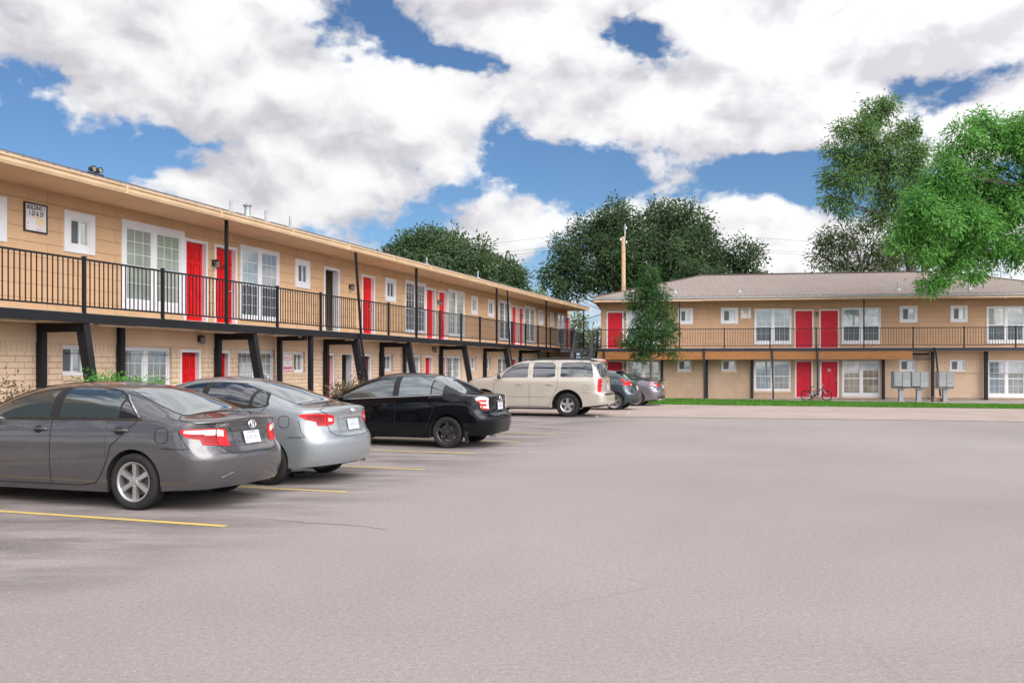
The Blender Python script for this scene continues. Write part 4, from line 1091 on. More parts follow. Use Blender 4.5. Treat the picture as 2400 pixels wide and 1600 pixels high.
def wheel(parent, x, y, rt, w, style, side, parts=True):
    """brake disc and hub carrying a tyre and a rim; the outer face looks along side*y"""
    T = Matrix.Translation((x, y, rt)) @ Matrix.Scale(side, 4, (0, 1, 0))
    rr = rt*style['rim']
    b = MB(); h = w/2
    b.lathe([(.001, -h*.2), (rr*.72, -h*.2), (rr*.72, h*.05), (rr*.25, h*.05), (rr*.25, h*.3), (.001, h*.3)], 28)
    hub = b.build('wheel', M['rotor'], parent, smooth=True, auto=.6, M=T)
    b = MB(); pr = [(rr*.98, -h*.8), (rr*1.08, -h), (rt*.9, -h*1.02), (rt*.975, -h*.88), (rt, -h*.7)]
    for g in (-.42, -.02, .38):
        pr += [(rt, h*(g-.04)), (rt-.009, h*(g-.03)), (rt-.009, h*(g+.03)), (rt, h*(g+.04))]
    pr += [(rt, h*.7), (rt*.975, h*.88), (rt*.93, h*.98), (rt*.9, h*1.0), (rt*.895, h*1.02), (rt*.80, h*1.05), (rr*1.10, h*.99), (rr*1.03, h*.9), (rr*.99, h*.82)]
    b.lathe(pr, 48); b.build('tyre', M['rubber'], hub, smooth=True, auto=.7, M=T)
    b = MB(); b.lathe([(rr*.99, -h*.8), (rr*.9, -h*.5), (rr*.88, h*.4), (rr*.9, h*.78), (rr*.985, h*.9), (rr*1.01, h*.9), (rr*1.0, h*.82)], 40)
    n = style['n']; zc = h*.62
    for k in range(n):
        a = 2*math.pi*k/n + style.get('rot', 0)
        for da in ((-style['split'], style['split']) if style.get('split') else (0,)):
            w0, w1 = style['w0']*rr, style['w1']*rr
            d = Vector((math.cos(a), 0, math.sin(a))); d2 = Vector((math.cos(a+da), 0, math.sin(a+da))); s_ = Vector((-math.sin(a+da), 0, math.cos(a+da)))
            p0 = d2*rr*.16 if not style.get('split') else d*rr*.14 + s_*da*.2*rr; p1 = d2*rr*.93
            y0, y1 = zc-.012, zc+.0
            b.hexa([p0-s_*w0+Vector((0, y0-.03, 0)), p0+s_*w0+Vector((0, y0-.03, 0)), p1+s_*w1+Vector((0, y0-.02, 0)), p1-s_*w1+Vector((0, y0-.02, 0)),
                    p0-s_*w0*.8+Vector((0, y1+.008, 0)), p0+s_*w0*.8+Vector((0, y1+.008, 0)), p1+s_*w1*.8+Vector((0, y1+.012, 0)), p1-s_*w1*.8+Vector((0, y1+.012, 0))])
    b.lathe([(.001, zc+.018), (rr*.14, zc+.016), (rr*.17, zc+.006), (rr*.26, zc+.002), (rr*.27, zc-.05)], 24)
    for k in range(style.get('lug', 5)):
        a = 2*math.pi*(k+.5)/style.get('lug', 5) + style.get('rot', 0); b.lathe([(.001, zc+.024), (.011, zc+.022), (.012, zc-.01)], 8, 'y', (rr*.22*math.cos(a), 0, rr*.22*math.sin(a)))
    b.build('rim', style['mat'], hub, smooth=True, auto=.5, bevel=0, M=T)
    return hub
def plate_on(sh, parent, z, wpl=.30, hpl=.15, yc=0., off=.02, M_=None):
    p0 = sh.P(-1, z-hpl/2); p1 = sh.P(-1, z+hpl/2); up = (p1-p0).normalized(); c = (p0+p1)/2 + Vector((-off, yc, 0))
    Mx = frame_matrix(c, (0, -1, 0), up)
    b = MB(); b.box(-wpl/2, wpl/2, -hpl/2, hpl/2, -.006, .004); o = b.build('license_plate', M['plate'], parent, M=Mx)
    b = MB(); rnd = random.Random(4)
    for k in range(7):
        x = -wpl*.40 + k*wpl*.115; h0, h1, w_ = rnd.uniform(-.26, -.1), rnd.uniform(.08, .24), rnd.uniform(.05, .10)
        b.add([(x, hpl*h0, .0052), (x+wpl*w_, hpl*h0*.9, .0052), (x+wpl*w_*.9, hpl*h1, .0052), (x+wpl*.01, hpl*h1*.92, .0052)], [(0, 1, 2, 3)])
    b.add([(-wpl*.28, hpl*.3, .0052), (wpl*.28, hpl*.3, .0052), (wpl*.28, hpl*.42, .0052), (-wpl*.28, hpl*.42, .0052)], [(0, 1, 2, 3)])
    b.build('smudged_characters', M['plate_ink'], o, M=Mx); return o, Mx
def handle(sh, x, z, mt, parent, sg=1, L=.19, name='door_handle'):
    g0, g1 = sh.gx(x-L/2, z), sh.gx(x+L/2, z); b = MB(); pts = []
    for k in range(9):
        t = k/8; g = g0+(g1-g0)*t; p = sh.P(g, z) + sh.N(g, z)*(.004 + .034*math.sin(math.pi*min(1, max(0, t)))**.5); pts.append((p.x, p.y*sg, p.z))
    b.tube(pts, [.009, .014, .015, .015, .015, .015, .015, .014, .009], 8)
    return b.build(name, mt, parent, smooth=True)
def cup(sh, x, z, parent, sg=1, r=.045, mt=None):
    b = MB(); vs = []
    for k in range(16):
        t = 2*math.pi*k/16; g = sh.gx(x+r*1.5*math.cos(t), z+r*math.sin(t)); p = sh.P(g, z+r*math.sin(t)) + sh.N(g, z+r*math.sin(t))*.007; vs.append((p.x, p.y*sg, p.z))
    b.add(vs, [tuple(range(16))]); return b.build('handle_recess', mt or M['gap'], parent)
def ring_on(sh, b, x, z, rx, rz, w=.006, sg=1, n=28):
    """outline of a filler flap"""
    path = [('x', x + rx*abs(math.cos(t))**.6*math.copysign(1, math.cos(t)), z + rz*abs(math.sin(t))**.6*math.copysign(1, math.sin(t))) for t in [2*math.pi*k/n for k in range(n+1)]]
    strip(sh, b, path, w, .006, sg, 1)
def mirror(parent, x, y, z, mt, sg=1):
    b = MB(); rows = []
    for i in range(7):
        t = i/6; k = math.sqrt(max(.02, 1-(t*1.6-.6)**2)) if t > .3 else .55 + t*1.4
        rows.append([(x + .10*(1-t)*(1 if i else .6) - .02 + (.05*math.cos(a))*k*.4, y + .02 + .20*t + 0, z + .085*math.sin(a)*k + .02) if False else
                     (x + .06*math.cos(a)*k, y + .03 + .21*t, z + .085*math.sin(a)*k) for a in [2*math.pi*q/14 for q in range(14)]])
    b.grid(rows, True); b.f += [[len(b.v)-14+k for k in range(14)], list(range(14))[::-1]]; b.m += [0, 0]
    b.bar((x-.01, y-.03, z-.05), (x, y+.06, z-.04), .05, .035)
    o = b.build('side_mirror', mt, parent, smooth=True, auto=.9)
    if sg < 0: o.scale = (1, -1, 1)
    return o
def antenna_fin(sh, X, parent, mt):
    p = sh.top(X, 0); b = MB()
    b.grid([[(p.x+.09, 0, p.z-.01), (p.x+.02, 0, p.z+.012), (p.x-.07, 0, p.z+.085), (p.x-.10, 0, p.z+.08), (p.x-.08, 0, p.z-.01)]]*1 + [[(p.x+.09, .004, p.z-.01), (p.x+.02, .018, p.z+.004), (p.x-.05, .012, p.z+.045), (p.x-.085, .01, p.z+.04), (p.x-.085, .02, p.z-.01)]])
    b.grid([[(p.x+.09, 0, p.z-.01), (p.x+.02, 0, p.z+.012), (p.x-.07, 0, p.z+.085), (p.x-.10, 0, p.z+.08), (p.x-.08, 0, p.z-.01)]]*1 + [[(p.x+.09, -.004, p.z-.01), (p.x+.02, -.018, p.z+.004), (p.x-.05, -.012, p.z+.045), (p.x-.085, -.01, p.z+.04), (p.x-.085, -.02, p.z-.01)]])
    return b.build('antenna', mt, parent, smooth=True, weld=True)
CAR_RZ = math.atan2(-NA.y, -NA.x)
def car_root(name, wheel_xy, label, cat, dy, dz=None, yaw=0):
    """wheel_xy: ground contact of the left rear wheel; dy: half track"""
    c = Vector((wheel_xy[0], wheel_xy[1], 0)) + DA*dy
    o = empty(name, (c.x, c.y, gz(c.x, c.y) if dz is None else dz), CAR_RZ + yaw); return tag(o, label, cat, 'cars parked nose-in along the long block')
def basic(sh, root, pm, style, rt, w, ytrack):
    body = sh.body('body', pm, root); sh.wells(root)
    for x in (0, sh.wb):
        for s_ in (1, -1): wheel(root, x, s_*ytrack, rt, w, style, s_)
    return body
def seams(sh, root, paths, w=.009, sides=(1, -1), name='panel_gap', mt=None, off=.0045):
    for sg in sides:
        for p in paths:
            b = MB(); strip(sh, b, p, w, off, sg); b.build(name, mt or M['gap'], root, smooth=True)
def X_(*pts): return [('x', *p) for p in pts]

# --- dark grey sedan, nearest
def grey_sedan():
    root = car_root('parked_sedan', (-4.430, 10.547), 'dark grey sedan nearest the camera, silver six-spoke wheels and white-banded red tail lights', 'car', .80)
    pm = paint('grey_paint', (.066, .061, .067), .4, .27, .05)
    sh = Shell(-1.10, 3.72, 2.79, .335, .385,
        zt=[(-1.10, 1.075), (-1.0, 1.09), (-.75, 1.105), (-.52, 1.13), (-.25, 1.225), (.05, 1.345), (.35, 1.435), (.7, 1.485), (1.15, 1.505), (1.5, 1.495), (1.9, 1.435), (2.2, 1.32), (2.6, 1.13), (2.78, 1.06), (3.1, 1.01), (3.5, .90), (3.72, .76)],
        zs=[(-1.10, 1.02), (-.8, 1.03), (-.4, 1.045), (.1, 1.045), (1, 1.02), (2, 1.0), (2.7, .96), (3.3, .86), (3.72, .68)],
        W=[(-1.10, .865), (-.5, .90), (0, .915), (1.3, .915), (2.7, .905), (3.3, .87), (3.72, .80)],
        zb=[(-1.10, .27), (-.6, .25), (-.39, .235), (.39, .195), (2.4, .19), (3.2, .22), (3.72, .25)],
        offR=[(.2, .12), (.32, .03), (.5, 0), (.62, .0), (.70, .035), (.76, .085), (.9, .125), (1.0, .115), (1.06, .085), (1.12, .06)], offF=[(.2, .1), (.4, .02), (.55, 0), (.75, .06), (1, .2)], rr=.48, n=2.7, tum=.33)
    basic(sh, root, pm, dict(n=6, rim=.70, w0=.12, w1=.155, lug=5, mat=M['alloy'], rot=.52), .335, .215, .80)
    # glazing on both sides: gasket, panes, chrome
    dlo = X_((-.09, 1.068, 1.076), (.0, 1.068, 1.15), (.12, 1.068, 1.24), (.26, 1.068, 1.33), (.42, 1.067, 1.388), (.6, 1.066, 1.42), (.95, 1.06, 1.432), (1.35, 1.055, 1.41), (1.7, 1.05, 1.345), (2.0, 1.045, 1.25), (2.35, 1.04, 1.10), (2.48, 1.04, 1.055))
    for sg in (1, -1):
        patch(sh, 'window_trim', dlo, M['gap'], root, .0035, (sg,), 50, 12, skirt=.006)
        dr = patch(sh, 'door', X_((.40, .52, 1.04), (.47, .40, 1.04), (.56, .31, 1.04), (.75, .275, 1.035), (1.22, .272, 1.03)), pm, root, .0045, (sg,), 22, 16, curve=False, skirt=.008)
        df = patch(sh, 'door', X_((1.232, .272, 1.03), (2.30, .268, 1.01), (2.40, .33, .99), (2.44, .6, .98)), pm, root, .0045, (sg,), 22, 16, curve=False, skirt=.008)
        patch(sh, 'window', X_((-.05, 1.078, 1.088), (.03, 1.078, 1.155), (.12, 1.078, 1.222), (.22, 1.078, 1.285)), M['cg_dark'], dr, .0075, (sg,), 16, 10)
        patch(sh, 'window', X_((.25, 1.078, 1.302), (.36, 1.078, 1.355), (.52, 1.076, 1.393), (.8, 1.074, 1.418), (.97, 1.072, 1.418), (1.13, 1.07, 1.412)), M['cg_mid'], dr, .0075, (sg,), 22, 10)
        patch(sh, 'window', X_((1.28, 1.065, 1.40), (1.5, 1.062, 1.375), (1.75, 1.06, 1.315), (2.0, 1.056, 1.235), (2.35, 1.052, 1.08)), M['cg_mid'], df, .0075, (sg,), 24, 10)
        b = MB(); strip(sh, b, X_((-.09, 1.07), (1.1, 1.062), (2.46, 1.045)), .016, .009, sg, 16)
        strip(sh, b, X_((-.095, 1.07), (.0, 1.155), (.12, 1.244), (.26, 1.334), (.42, 1.392), (.6, 1.424), (.95, 1.436), (1.35, 1.414), (1.7, 1.349), (2.0, 1.254), (2.46, 1.05)), .014, .009, sg, 8)
        b.build('chrome_trim', M['chrome'], root, smooth=True)
        cup(sh, .20, .93, dr, sg); handle(sh, .17, .935, pm, dr, sg, .24); cup(sh, 1.42, .925, df, sg); handle(sh, 1.39, .93, pm, df, sg, .24)
        # wrap-round tail light: red frame, pale band, red lower half, inner piece on the lid
        tl = patch(sh, 'tail_light', [('x', -.64, .925, .955), ('x', -.72, .865, .962), ('x', -.85, .825, .965), ('y', .74, .785, .965), ('y', .58, .765, .962), ('y', .46, .745, .955), ('y', .42, .745, .87)], M['lens_red'], root, .011, (sg,), 34, 12, skirt=.02)
        patch(sh, 'reflector_band', [('x', -.68, .915, .945), ('x', -.78, .905, .95), ('x', -.92, .895, .952), ('y', .70, .888, .95), ('y', .585, .882, .948)], M['lens_clear'], tl, .0145, (sg,), 24, 4, skirt=.006)
        patch(sh, 'reflector_band', [('y', .56, .87, .945), ('y', .52, .868, .943), ('y', .475, .86, .935)], M['lens_clear'], tl, .0145, (sg,), 8, 4, skirt=.006)
        patch(sh, 'lower_lens', [('x', -.74, .865, .90), ('x', -.86, .838, .89), ('y', .72, .80, .882), ('y', .585, .785, .878)], M['lens_deep'], tl, .0135, (sg,), 22, 4, skirt=.006)
        b = MB(); strip(sh, b, [('y', .572, .768), ('y', .572, .962)], .012, .016, sg); b.build('divider', M['gap'], tl)
        b = MB(); ring_on(sh, b, -.40, .885, .085, .085, .007, sg) if sg > 0 else None
        if sg > 0: b.build('fuel_flap', M['gap'], root, smooth=True)
        mirror(root, 2.28, .90, 1.10, pm, sg)
    toppatch(sh, 'rear_window', [(-.55, .66), (-.45, .70), (-.2, .69), (.1, .645), (.36, .58)], M['cg_rear'], root, .006)
    toppatch(sh, 'windshield', [(1.78, .66), (2.1, .74), (2.5, .82), (2.66, .8)], M['cg_mid'], root, .006)
    seams(sh, root, [X_((1.226, .27), (1.235, .7), (1.226, 1.05)), X_((.56, .30), (.45, .42), (.38, .56), (.32, .75), (.10, .93), (-.06, 1.06)), X_((.56, .30), (.75, .268), (2.3, .262)), X_((-.62, .945), (-.70, .80), (-.76, .735)), X_((-.76, .735), (-.4, .735)), X_((-.46, 1.115), (-.62, 1.06)), [('x', -.62, 1.06), ('x', -.80, 1.025), ('x', -.95, 1.02), ('y', .68, 1.01), ('y', .60, .975)],
        [('y', .56, .765), ('y', .50, .70), ('y', .44, .665), ('y', .2, .655), ('g', -1, .655)]], .009)
    # lid furniture
    bar_ = patch(sh, 'plate_garnish', [('y', .37, .925, .962), ('y', .2, .925, .975), ('g', -1, .925, .978)], pm, root, .022, (1, -1), 12, 5, skirt=.03, both_in_one=True)
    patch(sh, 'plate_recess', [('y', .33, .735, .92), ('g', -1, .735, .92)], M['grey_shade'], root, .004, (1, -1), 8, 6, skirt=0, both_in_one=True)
    plate_on(sh, root, .83, .31, .155, 0, .02)
    c = sh.P(-1, .985) + Vector((-.034, 0, 0)); Mx = frame_matrix(c, (0, -1, 0), (.18, 0, 1))
    b = MB()
    def oval(rx, rz, cx, cz, r): b.tube([(cx+rx*math.cos(t), cz+rz*math.sin(t), 0) for t in [2*math.pi*k/28 for k in range(29)]], r, 6, False)
    oval(.072, .05, 0, 0, .007); oval(.018, .044, 0, 0, .0055); oval(.048, .016, 0, .022, .0055); b.build('emblem', M['chrome'], root, smooth=True, M=Mx)
    p = sh.P(sh.gy(.50, .995), .995) + sh.N(sh.gy(.50, .995), .995)*.006; n_ = sh.N(sh.gy(.50, .995), .995); t_ = Vector((-n_.y, n_.x, 0))
    t_ = t_ if t_.y < 0 else -t_
    lettering('CAMRY', .055, M['chrome'], root, frame_matrix(p, t_, n_.cross(t_) if n_.cross(t_).z > 0 else -n_.cross(t_)), 'model_lettering', bold=.0015, shear=.3)
    b = MB(); b.tube([(-.84, -.50, .27), (-.96, -.50, .265)], .03, 12, False); b.build('exhaust_pipe', M['steel'], root, smooth=True)
    # scuffs on the bumper corner
    b = MB()
    for k, (y, z, l) in enumerate(((.56, .41, .07), (.50, .43, .06), (.60, .395, .05))): strip(sh, b, [('y', y, z), ('y', y-l, z+.012)], .008 + .003*k, .0035, 1, 3)
    b.build('scuff_mark', M['galv'], root); b = MB(); strip(sh, b, [('y', .62, .47), ('y', .66, .53)], .02, .0035, -1, 3); b.build('scuff_mark', M['line'], root)
M['grey_shade'] = paint('grey_paint_shaded', (.058, .053, .058), .3, .33, .06)  # darker copy of the grey body paint: plate recess shade put into the colour
grey_sedan()

# --- silver sedan
def silver_sedan():
    root = car_root('parked_sedan', (-3.467, 12.73), 'silver-blue sedan with teardrop red tail lights, second from the camera', 'car', .77)
    pm = paint('silver_paint', (.225, .245, .262), .35, .3, .05)
    sh = Shell(-1.0, 3.5, 2.65, .325, .37,
        zt=[(-1.0, 1.09), (-.9, 1.115), (-.6, 1.125), (-.38, 1.15), (-.1, 1.25), (.2, 1.365), (.5, 1.455), (.85, 1.515), (1.2, 1.535), (1.55, 1.51), (1.95, 1.405), (2.4, 1.16), (2.6, 1.06), (2.8, 1.02), (3.2, .92), (3.5, .75)],
        zs=[(-1.0, 1.02), (-.7, 1.06), (-.3, 1.10), (.0, 1.10), (.4, 1.06), (1.2, 1.02), (2, .99), (2.6, .95), (3.1, .87), (3.5, .68)],
        W=[(-1.0, .84), (-.5, .88), (0, .895), (1.3, .885), (2.6, .89), (3.1, .86), (3.5, .78)],
        zb=[(-1.0, .30), (-.6, .265), (-.38, .25), (.38, .20), (2.3, .2), (3.1, .22), (3.5, .25)],
        offR=[(.2, .12), (.34, .03), (.5, 0), (.62, .0), (.70, .04), (.78, .09), (.95, .12), (1.05, .10), (1.12, .07), (1.2, .05)], offF=[(.2, .1), (.4, .02), (.55, 0), (.75, .06), (1, .2)], rr=.50, n=2.5, tum=.34)
    basic(sh, root, pm, dict(n=5, rim=.68, w0=.14, w1=.2, lug=5, mat=M['alloy']), .325, .205, .775)
    dlo = X_((-.03, 1.14, 1.15), (.03, 1.118, 1.225), (.13, 1.10, 1.305), (.33, 1.09, 1.39), (.6, 1.08, 1.44), (1.0, 1.065, 1.46), (1.35, 1.055, 1.435), (1.7, 1.045, 1.34), (2.05, 1.04, 1.2), (2.33, 1.035, 1.06))
    for sg in (1, -1):
        patch(sh, 'window_trim', dlo, M['gap'], root, .0035, (sg,), 50, 12, skirt=.006)
        dr = patch(sh, 'door', X_((.40, .55, 1.05), (.48, .38, 1.05), (.6, .30, 1.045), (1.13, .275, 1.03)), pm, root, .0045, (sg,), 20, 14, curve=False, skirt=.008)
        df = patch(sh, 'door', X_((1.142, .275, 1.03), (2.15, .27, 1.01), (2.28, .36, .99)), pm, root, .0045, (sg,), 20, 14, curve=False, skirt=.008)
        patch(sh, 'window', X_((.015, 1.14, 1.155), (.06, 1.122, 1.222), (.14, 1.11, 1.285), (.25, 1.10, 1.338)), M['cg_dark'], dr, .0075, (sg,), 16, 10)
        patch(sh, 'window', X_((.31, 1.096, 1.36), (.6, 1.088, 1.425), (.85, 1.078, 1.442), (1.06, 1.072, 1.442)), M['cg_dark'], dr, .0075, (sg,), 20, 10)
        patch(sh, 'window', X_((1.18, 1.068, 1.438), (1.4, 1.062, 1.41), (1.7, 1.055, 1.325), (2.22, 1.045, 1.09)), M['cg_dark'], df, .0075, (sg,), 20, 10)
        cup(sh, .22, .93, dr, sg); handle(sh, .20, .935, pm, dr, sg); cup(sh, 1.32, .92, df, sg); handle(sh, 1.30, .925, pm, df, sg)
        tl = patch(sh, 'tail_light', [('x', -.52, .995, 1.01), ('x', -.60, .945, 1.02), ('x', -.74, .885, 1.022), ('y', .70, .855, 1.02), ('y', .58, .85, 1.012), ('y', .47, .865, .995), ('y', .44, .89, .975)], M['lens_red'], root, .011, (sg,), 30, 12, skirt=.02)
        patch(sh, 'lower_lens', [('x', -.62, .95, 1.0), ('x', -.74, .905, 1.005), ('y', .70, .88, 1.0), ('y', .60, .875, .99)], M['lens_deep'], tl, .0135, (sg,), 16, 5, skirt=.006)
        patch(sh, 'reversing_lens', [('y', .54, .905, .955), ('y', .475, .91, .945)], M['lens_clear'], tl, .0145, (sg,), 6, 4, skirt=.006)
        b = MB(); strip(sh, b, [('y', .575, .852), ('y', .565, 1.013)], .01, .016, sg); b.build('divider', M['gap'], tl)
        if sg < 0:
            pass
        else:
            b = MB(); ring_on(sh, b, -.30, .91, .08, .08, .007, 1); b.build('fuel_flap', M['gap'], root, smooth=True)
        mirror(root, 2.15, .87, 1.10, pm, sg)
    toppatch(sh, 'rear_window', [(-.42, .58), (-.32, .655), (-.05, .665), (.25, .645), (.56, .60)], M['cg_rear'], root, .006)
    toppatch(sh, 'windshield', [(1.6, .66), (1.9, .74), (2.35, .82), (2.48, .8)], M['cg_mid'], root, .006)
    seams(sh, root, [X_((1.136, .27), (1.14, 1.04)), X_((.62, .29), (.47, .38), (.38, .55), (.3, .8), (.14, 1.0), (.0, 1.12)), X_((.6, .285), (2.2, .262)), X_((-.52, .93), (-.56, .78), (-.62, .70)), X_((-.62, .70), (-.36, .69)), [('x', -.45, 1.14), ('x', -.75, 1.09), ('y', .66, 1.07), ('y', .56, 1.02)], [('y', .56, .85), ('y', .54, .76), ('y', .48, .70), ('y', .2, .68), ('g', -1, .68)]], .008)
    patch(sh, 'chrome_garnish', [('y', .34, .94, .965), ('y', .2, .95, .985), ('g', -1, .952, .99)], M['chrome'], root, .02, (1, -1), 12, 5, skirt=.026, both_in_one=True)
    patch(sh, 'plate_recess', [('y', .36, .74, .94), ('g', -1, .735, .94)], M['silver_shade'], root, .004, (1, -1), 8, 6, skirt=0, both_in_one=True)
    plate_on(sh, root, .845, .31, .155, 0, .02)
    c = sh.P(-1, 1.05) + Vector((-.014, 0, 0)); Mx = frame_matrix(c, (0, -1, 0), (.2, 0, 1)); b = MB()
    b.tube([(.06*math.cos(t), .034*math.sin(t), 0) for t in [2*math.pi*k/24 for k in range(25)]], .006, 6, False)
    b.tube([(-.03, -.028, 0), (-.015, .028, 0)], .007, 6); b.tube([(.015, -.028, 0), (.03, .028, 0)], .007, 6); b.tube([(-.022, -.004, 0), (.022, .006, 0)], .006, 6)
    b.build('emblem', M['chrome'], root, smooth=True, M=Mx)
    antenna_fin(sh, .62, root, pm)
    b = MB(); b.tube([(-.70, -.50, .28), (-.84, -.50, .275)], .032, 12, False); b.build('exhaust_pipe', M['steel'], root, smooth=True)
M['silver_shade'] = paint('silver_paint_shaded', (.195, .212, .226), .3, .35, .08)  # silver body paint darkened, so the flat plate patch carries painted recess shade
silver_sedan()

# --- black sedan
def black_sedan():
    root = car_root('parked_sedan', (-1.319, 18.434), 'glossy black sedan with black wheels and clear red tail lights, beside the tan wagon', 'car', .77)
    pm = paint('black_paint', (.002, .0023, .0038), .0, .4, .004); P(pm).inputs['Coat IOR'].default_value = 1.36; P(pm).inputs['Specular IOR Level'].default_value = .0
    sh = Shell(-.98, 3.58, 2.685, .325, .385,
        zt=[(-.98, 1.075), (-.88, 1.10), (-.55, 1.12), (-.3, 1.15), (-.05, 1.28), (.15, 1.39), (.4, 1.475), (.75, 1.53), (1.2, 1.55), (1.55, 1.53), (2.0, 1.42), (2.45, 1.21), (2.75, 1.075), (2.95, 1.04), (3.3, .95), (3.58, .78)],
        zs=[(-.98, 1.02), (-.6, 1.06), (-.2, 1.07), (.3, 1.06), (1.2, 1.02), (2.2, .96), (2.75, .94), (3.2, .88), (3.58, .70)],
        W=[(-.98, .85), (-.5, .885), (0, .90), (1.3, .895), (2.7, .895), (3.2, .86), (3.58, .78)],
        zb=[(-.98, .30), (-.6, .27), (-.4, .255), (.4, .20), (2.3, .2), (3.2, .22), (3.58, .25)],
        offR=[(.2, .10), (.34, .03), (.5, 0), (.64, .0), (.70, .06), (.76, .12), (.95, .13), (1.05, .12), (1.12, .10), (1.2, .06)], offF=[(.2, .1), (.4, .02), (.55, 0), (.75, .06), (1, .2)], rr=.42, n=2.9, tum=.32)
    basic(sh, root, pm, dict(n=5, rim=.70, w0=.16, w1=.17, lug=4, mat=M['wheel_black'], rot=.31), .325, .205, .775)
    dlo = X_((-.50, 1.125, 1.135), (-.38, 1.12, 1.19), (-.15, 1.115, 1.30), (.05, 1.11, 1.375), (.35, 1.10, 1.44), (.8, 1.075, 1.475), (1.25, 1.045, 1.465), (1.6, 1.02, 1.40), (2.0, .995, 1.265), (2.4, .975, 1.08), (2.62, .965, .985))
    for sg in (1, -1):
        patch(sh, 'window_trim', dlo, M['gap'], root, .0035, (sg,), 50, 12, skirt=.006)
        dr = patch(sh, 'door', X_((.41, .60, 1.06), (.5, .36, 1.06), (.62, .29, 1.05), (1.17, .275, 1.01)), pm, root, .0045, (sg,), 20, 14, curve=False, skirt=.008)
        df = patch(sh, 'door', X_((1.182, .275, 1.01), (2.2, .27, .96), (2.34, .36, .94)), pm, root, .0045, (sg,), 20, 14, curve=False, skirt=.008)
        patch(sh, 'window', X_((.10, 1.118, 1.30), (.16, 1.116, 1.375), (.3, 1.112, 1.412), (.345, 1.11, 1.42)), M['cg_mid'], dr, .0075, (sg,), 10, 8)
        patch(sh, 'window', X_((.375, 1.11, 1.424), (.6, 1.10, 1.45), (.85, 1.085, 1.46), (1.10, 1.068, 1.455)), M['cg_rear'], dr, .0075, (sg,), 20, 10)
        patch(sh, 'window', X_((1.24, 1.06, 1.45), (1.45, 1.045, 1.42), (1.7, 1.03, 1.355), (2.0, 1.01, 1.25), (2.42, .99, 1.06)), M['cg_mid'], df, .0075, (sg,), 22, 10)
        cup(sh, .30, .90, dr, sg); handle(sh, .30, .91, pm, dr, sg); cup(sh, 1.42, .86, df, sg); handle(sh, 1.42, .87, pm, df, sg)
        tl = patch(sh, 'tail_light', [('x', -.62, 1.0, 1.05), ('x', -.72, .86, 1.06), ('y', .76, .82, 1.06), ('y', .66, .80, 1.055), ('y', .56, .79, 1.03)], M['lens_clear'], root, .011, (sg,), 22, 10, skirt=.02)
        for z0, z1 in ((.955, 1.0), (.87, .92)): patch(sh, 'red_lens', [('y', .775, z0+.01, z1), ('y', .70, z0, z1), ('y', .625, z0, z1-.005)], M['lens_red'], tl, .015, (sg,), 10, 4, skirt=.008)
        b = MB(); strip(sh, b, [('x', -.645, 1.0), ('x', -.73, .87), ('y', .755, .832), ('y', .66, .812), ('y', .57, .80)], .03, .015, sg); b.build('red_edge', M['lens_red'], tl, smooth=True)
        mirror(root, 2.38, .89, 1.03, pm, sg)
    toppatch(sh, 'rear_window', [(-.36, .66), (-.26, .76), (-.05, .76), (.2, .72), (.42, .66)], M['cg_rear'], root, .006)
    toppatch(sh, 'windshield', [(1.75, .66), (2.1, .74), (2.5, .82), (2.66, .8)], M['cg_mid'], root, .006)
    seams(sh, root, [X_((1.176, .27), (1.18, 1.03)), X_((.63, .28), (.48, .36), (.38, .60), (.28, .85), (.14, 1.08)), X_((.6, .275), (2.3, .262)), [('x', -.5, 1.11), ('x', -.75, 1.085), ('y', .68, 1.08), ('y', .55, 1.05), ('y', .53, .78), ('y', .48, .72), ('g', -1, .715)]], .008)
    b = MB(); strip(sh, b, X_((.1, 1.103), (1.2, 1.045), (2.55, .972)), .013, .009, 1, 12); strip(sh, b, X_((.1, 1.103), (1.2, 1.045), (2.55, .972)), .013, .009, -1, 12); b.build('chrome_trim', M['steel'], root, smooth=True)
    plate_on(sh, root, .86, .31, .155, 0, .02)
    patch(sh, 'chrome_garnish', [('y', .2, .955, .975), ('g', -1, .955, .978)], M['chrome'], root, .018, (1, -1), 8, 4, skirt=.02, both_in_one=True)
    c = sh.P(-1, 1.02) + Vector((-.02, 0, 0)); Mx = frame_matrix(c, (0, -1, 0), (.12, 0, 1)); b = MB()
    b.tube([(.05*math.cos(t), .05*math.sin(t), 0) for t in [2*math.pi*k/24 for k in range(25)]], .007, 6, False); b.bar((-.062, 0, 0), (.062, 0, 0), .02, .012); b.build('emblem', M['chrome'], root, smooth=True, M=Mx)
    p = sh.top(.45, 0); b = MB(); b.tube([p, p + Vector((-.28, 0, .20))], [.008, .003], 6); b.build('antenna', M['plastic'], root)
    b = MB()
    for sg in (1,): b.add([(-.40, .84, .10), (-.44, .88, .12), (-.50, .89, .36), (-.40, .88, .36)], [(0, 1, 2, 3)])
    b.hexa([(-.405, .70, .10), (-.42, .88, .10), (-.43, .88, .12), (-.415, .70, .12), (-.405, .70, .36), (-.42, .885, .36), (-.43, .885, .36), (-.415, .70, .36)]); b.build('mud_flap', M['plastic'], root)
    b = MB(); b.tube([(-.80, .45, .26), (-.93, .45, .25)], .03, 12, False); b.build('exhaust_pipe', M['steel'], root, smooth=True)
black_sedan()

